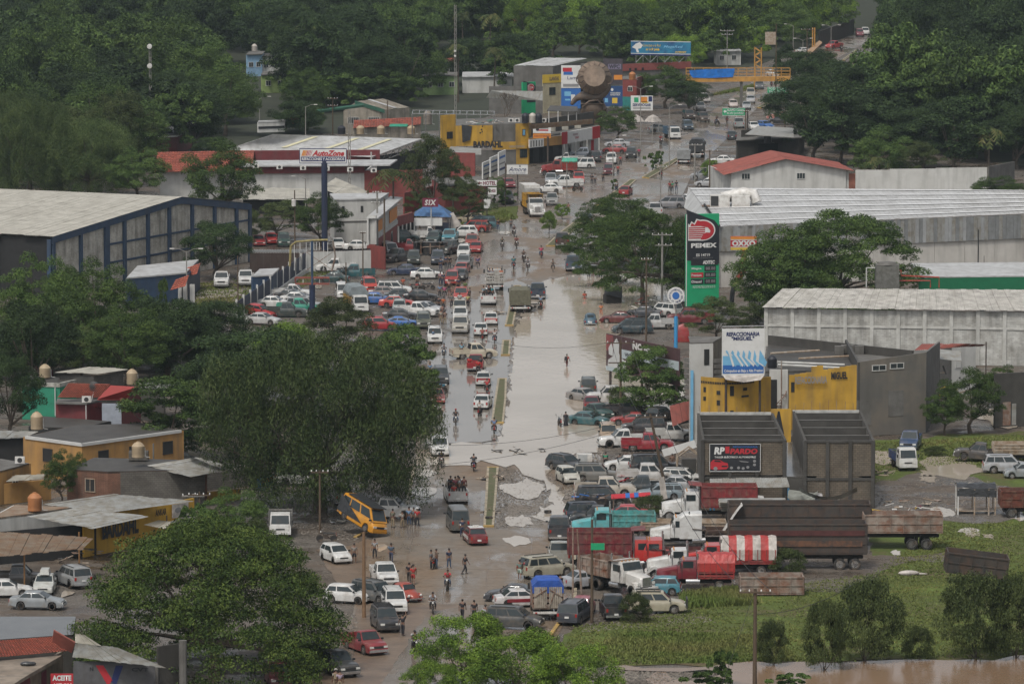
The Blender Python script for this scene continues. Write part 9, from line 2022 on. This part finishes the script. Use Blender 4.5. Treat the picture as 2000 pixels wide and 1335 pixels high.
for u,v,hd,mc,sc__,lb,rl in((862,914,-88,RD,(.02,.02,.03),'motorcycle coming towards us past the drooping tree','rider in black beside the drooping tree'),(925,922,92,BL,(.04,.05,.06),'motorcycle crossing the bright shallow water','rider with a dark backpack crossing the bright shallow water'),(965,848,92,RD,(.12,.18,.30),'motorcycle with red tail lamp just below the long median','rider in blue shirt just below the long median'),(890,832,-88,BK,(.06,.065,.07),'motorcycle in the wet lane right of the drooping tree','rider with red helmet in the wet lane'),(937,814,80,BK,(.45,.44,.42),'motorcycle right behind the white saloon','rider in white behind the white saloon'),(951,770,92,BK,(.42,.04,.05),'motorcycle beside the top of the long median','rider in bright red beside the top of the median'),(942,668,90,BK,(.30,.08,.07),'motorcycle close behind the white saloon in the queue','rider in faded red close behind the white saloon'),(966,671,90,BK,(.42,.42,.42),'motorcycle left of the short median stub','rider in white shirt with dark braces by the median stub'),(867,700,-90,BK,(.30,.32,.34),'motorcycle halted in the water with feet down','rider in white and grey halted in the water'),(874,1155,-95,BK,(.40,.04,.05),'motorcycle with bright lamp on the muddy crossing','rider in red on the muddy crossing'),(811,1278,-80,BK,(.05,.05,.055),'motorcycle carrying two people towards the bottom','rider in black with a passenger near the bottom'),(845,1200,-88,BK,(.30,.31,.33),'motorcycle half hidden by the bright bush','rider in white and black above the bright bush'),(981,488,-88,BK,(.08,.10,.08),'motorcycle coming down the left lane, left of the upper two','rider in olive in the left lane'),(1009,486,-88,BK,(.20,.05,.05),'motorcycle coming down the road in the middle of the upper three','rider in dark red coming down the road'),(1004,463,-88,BK,(.10,.09,.10),'motorcycle furthest up the left lane','rider in grey furthest up the left lane'),(1023,513,-85,BK,(.13,.11,.10),'motorcycle with a brown clad rider near the median end','rider in brown near the median end'),(1031,529,-88,BK,(.28,.30,.32),'motorcycle with a pale clad rider near the median end','rider with white and dark jacket near the median end'),(1003,526,92,BK,(.02,.16,.18),'motorcycle with a teal clad rider going up the road','rider in teal going up the road'),(1057,505,92,BK,(.46,.04,.12),'motorcycle with a rose clad rider right of the median','rider in rose right of the median'),(1056,603,92,BK,(.18,.26,.36),'motorcycle standing behind the dark blue pickup in the flood','rider in sky blue in the flood'),(1291,347,95,BK,(.20,.18,.15),'scooter alone on the far carriageway','scooter rider in tan on the far carriageway'),(1401,244,-60,BK,DK,'motorcycle with two dark figures beside the first green sign','rider in black beside the first green sign'),(1644,101,-85,BK,DK,'motorcycle behind the far red pickup','rider in black behind the far red pickup'),(1420,240,92,BK,(.1,.1,.1),'motorcycle beside the silver pickup with people','rider beside the silver pickup with people'),(1507,170,92,BK,(.25,.05,.05),'motorcycle under the right end of the footbridge','rider in dull red under the right end of the footbridge'),(1515,170,92,BK,DK,'second motorcycle under the footbridge end','rider in black under the footbridge end'),(1291,283,-80,RD,(.3,.03,.03),'motorcycle beside the white and blue stake truck','rider in red beside the white and blue stake truck')):
 m=moto(u,v,hd,mc,lb,MG,-.05 if 600<v<920 else 0);rr_=rider(m,sc__,DK if R.random()<.6 else JN,rl,hat=(.3,.03,.03)if 'red helmet' in rl else None)
 if 'carrying two' in lb:rider(m,(.42,.42,.41),DK,'passenger in white on the back of the bottom motorcycle',x=-.55)
for u,v,hd,mc,lb in((812,568,10,RD,'red motorcycle parked side on with a person behind'),(836,566,5,BK,'dark motorcycle parked behind the red one'),(848,1112,85,BK,'motorcycle being pushed by two men on the crossing'),(638,1058,175,BK,'black motorcycle parked on gravel under the drooping tree'),(866,768,-60,(.03,.2,.3),'blue motorcycle leaning by the dark jeep like suv'),(856,812,-60,WH,'white scooter at the edge of the drooping tree'),(1093,835,100,(.05,.06,.08),'dark scooter standing abandoned in the flood'),(1045,606,0,BK,'fallen motorcycle at the corner of the cargo truck'),(1128,374,20,BK,'motorcycle parked behind the large white pickup')):
 moto(u,v,hd,mc,lb,'motorcycles standing without riders',-.1 if '(abandoned)' in lb else 0)
pp('sit',815,562,-90,(.20,.17,.14),DK,'person in tan seated behind the parked red motorcycle',up=.8)
def bicycle(u,v,hd,label,shirt,rl):
 t=Za('bicycle',label,'bicycle',G(u,v),mR(hd));t.location.y+=.8*abs(mS(mR(hd)))
 wb=MB();wb.tube([(.33*mC(a),0,.33*mS(a))for a in np.linspace(0,2*PI,17)],.022,4);
 for k in range(5):a=PI*k/5;wb.box((0,0,0),(.64,.006,.008),M=Matrix.Rotation(a,4,'Y'))
 wm=wb.mesh(Bq)
 for x in(.5,-.5):ZI('wheel',wm,t,(x,0,.34))
 ZI('frame',MB().tube([(-.5,0,.34),(-.1,0,.33),(.33,0,.80),(-.2,0,.78),(-.1,0,.33)],.02,5).tube([(-.5,0,.34),(-.2,0,.78)],.015,5).tube([(.5,0,.34),(.34,0,.95)],.02,5).mesh(An),t)
 ZI('saddle',MB().box((-.22,0,.88),(.24,.14,.05),taper=.7).mesh(Af),t);ZI('handlebar',MB().tube([(.25,.27,1.0),(.35,0,.98),(.25,-.27,1.0)],.015,5).mesh(Ak),t);rider(t,shirt,DK,rl,x=-.2)
bicycle(933,526,92,'bicycle ridden up the road beside the grey pickup',(.07,.06,.16),'cyclist in indigo with hood up');bicycle(1080,532,-88,'bicycle ridden through the shallow edge of the flood',(.25,.24,.22),'cyclist in grey with reflection in the flood edge');bicycle(868,584,92,'bicycle among the people left of the queue',(.30,.06,.15),'cyclist in magenta left of the queue')
# poles, masts, wires
def Zw(u,vb,vt,label,m=Aj,r=.14,arms=((.3,2.0),),lean=0,transformer=False,name='utility_pole'):
 p=G(u,vb);h=(vb-vt)/S(vb);t=Za(name,label,'pole',p);L_=lean/S(vb)
 ZI('shaft',MB().tube([(0,0,0),(L_*.5,0,h*.5),(L_,0,h)],[r,r*.85,r*.7],8).mesh(m,40),t)
 for d,w in arms:
  z=h-d;x=L_*z/h;ZI('crossarm',MB().box((x,-.12,z),(w,.12,.12)).mesh(m),t)
  for k in(-1,-.4,.4,1):ZI('insulator',MB().lathe([(.05,0),(.06,.08),(.03,.16),(.001,.17)],(x+k*w*.46,-.12,z+.06),7).mesh(Aa),t)
 if transformer:ZI('transformer',MB().lathe([(.001,0),(.3,0),(.32,.9),(.001,1.0)],(L_-.1,-.5,h-2.2),12).mesh(At,40),t)
 return V3((p.x+L_,p.y,h))
def Zx(a,b,label,sag=.8,off=(0,0,0),r=.022):
 pts=[a.lerp(b,k/14)+V3(off)-V3((0,0,sag*4*(k/14)*(1-k/14)))for k in range(15)]
 o=ZI('power_cable',MB().tube(pts,r,4).mesh(Co));tag(o,label,'cable');return o
A=Zw(1293,604,452,'concrete pole with two crossarms in front of the acacia',Ba,.17,((.3,2.6),(1.6,2.4)))
Bp=Zw(1262,668,500,'thin dark pole behind the brown campaign billboard',Aj,.12,((.3,1.2),))
Cc_=Zw(1212,800,662,'dark pole standing in front of the campaign billboard',Aj,.14,((.3,3.0),(2.4,2.6)))
Dp=Zw(1303,968,805,'leaning dark pole with a skewed crossarm over the muddy cars',Aj,.16,((.3,2.9),),lean=-34)
E_=Zw(711,1205,1035,'plain brown wooden pole beside the white suv row',mat('tan_wood_pole',(.20,.12,.065),.85,var=.3,scale=2),.17,())
F_=Zw(625,1040,915,'thin wooden pole behind the parked black motorcycle',Aj,.12,((.2,1.6),))
Gp=Zw(1474,1350,1145,'tall dark pole in front of the green field at the bottom',Aj,.17,((.25,2.4),))
Hp=Zw(737,512,372,'pale concrete pole left of the pair before the red shop',Ba,.17,((.2,1.2),(1.6,1.6)))
Ip=Zw(751,524,386,'brown wooden pole right of the pair before the red shop',Aj,.15,())
Jp=Zw(769,480,378,'lamp pole behind the red shop canopy',Aj,.13,())
Kp=Zw(709,548,452,'thin grey pole in front of the white boundary wall',Aj,.10,((.1,.8),))
Lp=Zw(676,585,512,'short grey pole by the canopy truck',Aj,.10,())
Mp=Zw(576,490,370,'grey pole carrying a white meter box in the trees',Aj,.11,(),transformer=True)
Np=Zw(465,615,498,'thin pole beside the blue fence post row',Aj,.10,())
Op=Zw(1156,1215,1010,'dark pole with a green name plate between the trucks',Aj,.13,())
for u,vb,vt,lb in((1119,1160,1028,'first pale rusty scaffold pole at the kerb'),(1136,1160,1030,'second rusty scaffold pole at the kerb, leaning')):Zw(u,vb,vt,lb,Am,.09,(),lean=-9 if 'second' in lb else 0,name='scaffold_pole')
Zw(1290,405,320,'bare thin pole with wires at the warehouse corner',Ba,.09,((.4,2.0),));Zw(1357,360,280,'concrete pole right of the median shrubs',Ba,.13,((.2,2.4),));Zw(1386,370,292,'dark pole with crossarm before the white house',Aj,.12,((.2,2.6),));Zw(1456,280,215,'dark pole beside the first green sign',Aj,.12,((.2,1.0),));Zw(1533,250,188,'dark pole at the edge of the right wood',Aj,.12,());Zw(378,1045,962,'grey pole at the yellow ANKAR wall',Ba,.12,((.2,2.0),));Zw(390,1045,958,'dark pole with crossarm beside the grey one',Aj,.11,((.3,2.0),))
Zw(650,262,190,'pole with small crossarms left of the gabled house',Aj,.12,((.2,1.8),(1.5,1.8)));Zw(757,268,196,'bent top pole right of the gabled house',Aj,.12,());Zw(1515,235,45,'very tall dark mast beside the footbridge',Aj,.12,());Zw(1576,135,55,'tall pole behind the yellow posts',Aj,.14,((.3,2.6),));Zw(1420,150,58,'pole with crossarm in front of the far wood',Ba,.12,((.2,3.0),(1,2.4)))
def Zn(u,vb,vt,label,arms=(1,),m=Ba,al=1.6):
 p=G(u,vb);h=(vb-vt)/S(vb);t=Za('street_lamp',label,'street lamp',p);ZI('shaft',MB().tube([(0,0,0),(0,0,h)],[.10,.06],7).mesh(m),t)
 for s_ in arms:ZI('arm',MB().tube([(0,0,h-.1),(s_*al*.6,0,h+.35),(s_*al,0,h+.4)],.04,5).mesh(m),t);ZI('lamp_head',MB().box((s_*al+s_*.2,0,h+.38),(.6,.22,.12)).mesh(At),t)
for u,vb,vt,lb,ar in((1107,404,318,'tall lamp post left of the large white pickup',()),(1197,372,268,'lamp post on the shaded median',(1,)),(1307,325,208,'lamp post at the median behind the clipped shrubs',(1,)),(1251,300,172,'lamp post beside the round street tree',(1,-1)),(1274,280,240,'short grey post by the driveway',()),(1623,118,52,'double armed lamp post by the far red pickup',(1,-1)),(1568,130,78,'double armed lamp post by the footbridge ramp',(1,-1)),(1549,110,50,'single lamp post left of the far ramp',(-1,)),(507,250,192,'double armed lamp by the dark wood on the left',(1,)),(302,290,192,'double armed lamp beside the lattice mast',(1,-1)),(597,275,208,'lamp post left of the green fascia',(1,)),(365,600,490,'pair headed lamp over the blue office roof',(1,-1)),(1921,610,498,'lone dark lamp post behind the fuel canopy',()),(597,420,348,'dark lamp post left of the tall car parts sign',(-1,))):Zn(u,vb,vt,lb,ar)
def mast(u,vb,vt,label,dishes=()):
 p=G(u,vb);h=(vb-vt)/S(vb);t=Za('lattice_mast',label,'mast',p);b=MB();n=int(h/1.0)
 for k in range(3):
  a=2*PI*k/3;b.tube([(.22*mC(a),.22*mS(a),0),(.22*mC(a),.22*mS(a),h)],.06,4)
  for i in range(n):a2=2*PI*(k+1)/3;b.tube([(.22*mC(a),.22*mS(a),i*h/n),(.22*mC(a2),.22*mS(a2),(i+1)*h/n)],.035,3)
 ZI('lattice',b.mesh(Ba),t)
 for dz,s_ in dishes:ZI('dish',MB().lathe([(.001,-.3),(.55*s_,-.28),(.6*s_,-.1),(.6*s_,.1),(.001,.15)],(0,-.4,h-dz),14,'Y').mesh(At,40),t)
mast(294,285,85,'tall lattice mast with two round white dishes at the left',((.4,.75),(3.8,.75)));mast(889,262,8,'very tall slim lattice mast behind the yellow shop',((8.3,.35),(9.2,.35)));mast(682,390,212,'thin guyed mast behind the tall car parts sign',())
for o in((-1.1,0,0),(0,0,.1),(1.1,0,0)):Zx(A,Cc_,{-1.1:'left cable sagging from the concrete pole to the billboard pole',0:'middle cable sagging from the concrete pole to the billboard pole',1.1:'right cable sagging from the concrete pole to the billboard pole'}[o[0]],2.0,o)
for o in((-1,0,0),(1,0,0)):Zx(Cc_,Dp,'left cable from the billboard pole to the leaning pole' if o[0]<0 else 'right cable from the billboard pole to the leaning pole',1.0,o)
Zx(Cc_,V3((-14,560,9)),'long cable crossing the flood from the billboard pole',2.5);Zx(Dp,V3((-14,470,6)),'upper long cable crossing the flood from the leaning pole',1.5);Zx(Dp,V3((-16,462,5.2)),'lower long cable crossing the flood from the leaning pole',1.5,(0,0,-.5))
for o in((-1,0,0),(1,0,0)):Zx(Dp,Gp,'left cable from the leaning pole down to the field pole' if o[0]<0 else 'right cable from the leaning pole down to the field pole',2.0,o)
Zx(Gp,Gp+V3((-3.2,-2,-8.6)),'stay cable of the field pole hung with creeper',.2);Zx(Gp+V3((0,0,-1.9)),V3((26,385,6.5)),'cable from the field pole towards the right edge',.6);Zx(F_,V3((-17,460,6)),'cable from the thin pole into the drooping tree',.5);Zx(F_,V3((-26,440,6)),'cable from the thin pole towards the street sign box',.8)
Zx(Hp,V3((-8,720,9)),'cable from the pale concrete pole across the road',1.0)
o=ZI('name_plate',MB().box((.45,0,0),(1.1,.04,.55)).mesh(Bj),None,G(1156,1215)+V3((0,-.2,6.2)));tag(o,'small green name plate on the dark pole between the trucks','sign')
def Zv(name,label,cat,u,v,mats,n,r_,h,seed,z=0):
 t=Za(name,label,cat,G(u,v,z));r=rR(seed)
 for i in range(n):
  a,q=r.uniform(0,2*PI),r_*mQ(r.random());L_=r.uniform(.4,1.5)*min(1,r_);p=V3((q*mC(a),q*mS(a)*1.2,h*(1-q/r_)*r.random()+.05));d=V3((r.uniform(-1,1),r.uniform(-1,1),r.uniform(-.25,.35)))*L_*.5
  b=MB().tube([p-d,p+d],r.uniform(.02,.07),4)if i%3 else MB().box(p,(L_*.6,L_*.4,.05),r.uniform(0,3));ZI('piece',b.mesh(r.choice(mats)),t)
 return t
W3=[Ap,Am,Af,Ab]
Zv('debris_heap','driftwood and refuse caught on the upper end of the near median','debris',962,935,[Ap,Aw],26,1.3,.5,1);Zv('debris_heap','branch and board debris across the near median middle','debris',958,1000,[Ap,Aw],12,.9,.4,2)
Zv('scrap_load','scrap and engine parts piled in the beige pickup bed','scrap',1155,968,[Af,Am,Bb,Ak],26,1.6,.5,3,1.2);Zv('scrap_heap','bent metal and branches between the white saloon and the crate load','scrap',1215,945,W3+[Au],24,1.8,1.2,4)
Zv('debris_heap','heap of torn planks in the rubble left of the black roofed shack','debris',1790,985,[Ap,Ab,Am],30,3.2,.5,5);Zv('debris_heap','smashed wooden stuff beside the small white cab over truck','debris',1722,925,[Aw,Ap],20,1.2,.6,6);Zv('wreck_heap','white and yellow car wreckage crushed behind the rusty trailer','wreck',1760,1000,[At,Ay,A3,Af],26,3.0,1.3,7)
Zv('wreckage','red and white canopy wreckage at the foot of the concrete pole','wreck',1275,598,[ink('wreck_red',(.30,.06,.04)),At,Af],30,3.0,2.4,8);Zv('debris_heap','black sacks and scrap loaded on the white crew pickup','load',671,528,[Af,Aw],16,1.2,.7,9,1.1);Zv('debris_heap','scattered driftwood at the far end of the cargo truck','debris',976,612,[Aw,Ap],14,1.2,.3,10)
Zv('debris_heap','thrown bricks and litter on the roof of the yellow shop','debris',950,240,[Ap,Aa,MATS['green_awning'],Af],30,3.5,.8,11,7.0);Zv('debris_heap','floating litter line in the brown flood','debris',1015,882,[Aw],22,2.6,.05,12);Zv('debris_heap','twisted frames in front of the workshop wall at the left','debris',165,1095,[Ap,Aw,Am],30,3.0,1.6,13)
Zv('debris_heap','rolled tyres and metal by the grey pickup under the drooping tree','debris',654,1020,[Ak,Af,Ab],14,1.2,.8,14);Zv('crates','crates and roof ladder on the bed of the white pickup','load',1252,938,[Ap,Am],14,1.2,.6,15,1.2)
t=Za('market_table','metal table under a red and blue striped cloth among the cars','table',G(1232,998));ZI('cloth',MB().slab([(-1.8,-.6,1.3),(1.8,-.6,1.5),(1.8,.6,1.7),(-1.8,.6,1.5)],.06).mesh(Au),t)
for x in(-.5,.3):ZI('blue_stripe',MB().slab([(x,-.62,1.42+x*.05),(x+.4,-.62,1.44+x*.05),(x+.4,.62,1.66+x*.05),(x,.62,1.64+x*.05)],.06).mesh(Bb),t)
for x in(-1.6,1.6):
 for y in(-.5,.5):ZI('leg',MB().tube([(x,y,0),(x,y,1.4)],.04,5).mesh(Am),t)
t=Za('white_cabinet','white metal cabinet lying between the black estate and the gravel','cabinet',G(1141,903));ZI('casing',MB().box((0,0,.45),(1.5,.8,.9)).mesh(At),t);ZI('door_panel',MB().box((-.15,-.42,.45),(.9,.03,.8)).mesh(mat('cabinet_grey',(.38,.40,.40),.5)),t)
t=Za('flooded_stall','small dark tilted stall roof standing in the flood','stall',G(1196,592),.3);me=MB().add([(-1.4,-.8,1.3),(1.0,-1.0,.7),(1.2,1,1.2),(-.6,.8,2.0),(1.3,0,2.1)],[(0,1,4),(0,4,3),(1,2,4)]).mesh(A5);ZI('roof',me,t);ZI('wall',MB().box((0,0,.5),(2,1.4,1.2)).mesh(Aw),t)
t=Za('fallen_sack','pale sack lying on the green field','sack',G(1775,1123));ZI('cloth',MB().sphere((0,0,.2),(.9,.3,.25),8).sphere((1,.1,.12),(.6,.15,.1),6).mesh(A9,60),t)
t=Za('market_umbrella','white awning tents on the pavement beyond the round street tree','tent',G(1258,258));
for dx in(-1.5,1.6):ZI('canopy_top',MB().lathe([(1.6,1.9),(.9,2.8),(.01,3.2)],(dx,0,0),4).mesh(A9),t);ZI('leg',MB().tube([(dx-1,-1,0),(dx-1,-1,2)],.05,4).tube([(dx+1,-1,0),(dx+1,-1,2)],.05,4).mesh(Ak),t)
for i,(u,v,lb)in enumerate(((955,1013,'dark tyre lying in the near median'),(1070,1001,'tyre lying in the mud by the dark blue suv'))):o=ZI('loose_tyre',MB().lathe([(.2,-.1),(.33,-.11),(.35,0),(.33,.11),(.2,.1)],(0,0,.13),14).mesh(Bq,40),None,G(u,v,.1));tag(o,lb,'tyre')
# humid air
b_=MB();b_.box((0,1490,39),(2600,3100,82));hme=bE.new('haze');hme.from_pydata(b_.v,[],b_.f)
hm=bM.new('haze');hm.use_nodes=True;hm.node_tree.nodes.clear()
pv=hm.node_tree.nodes.new('ShaderNodeVolumePrincipled');S0(pv,'Color',(.72,.86,.95,1));S0(pv,'Density',.00006);S0(pv,'Anisotropy',.2)
ho=hm.node_tree.nodes.new('ShaderNodeOutputMaterial');hm.node_tree.links.new(pv.outputs[0],ho.inputs['Volume']);hme.materials.append(hm)
ho_=ZI('haze',hme);ho_['kind']='stuff'
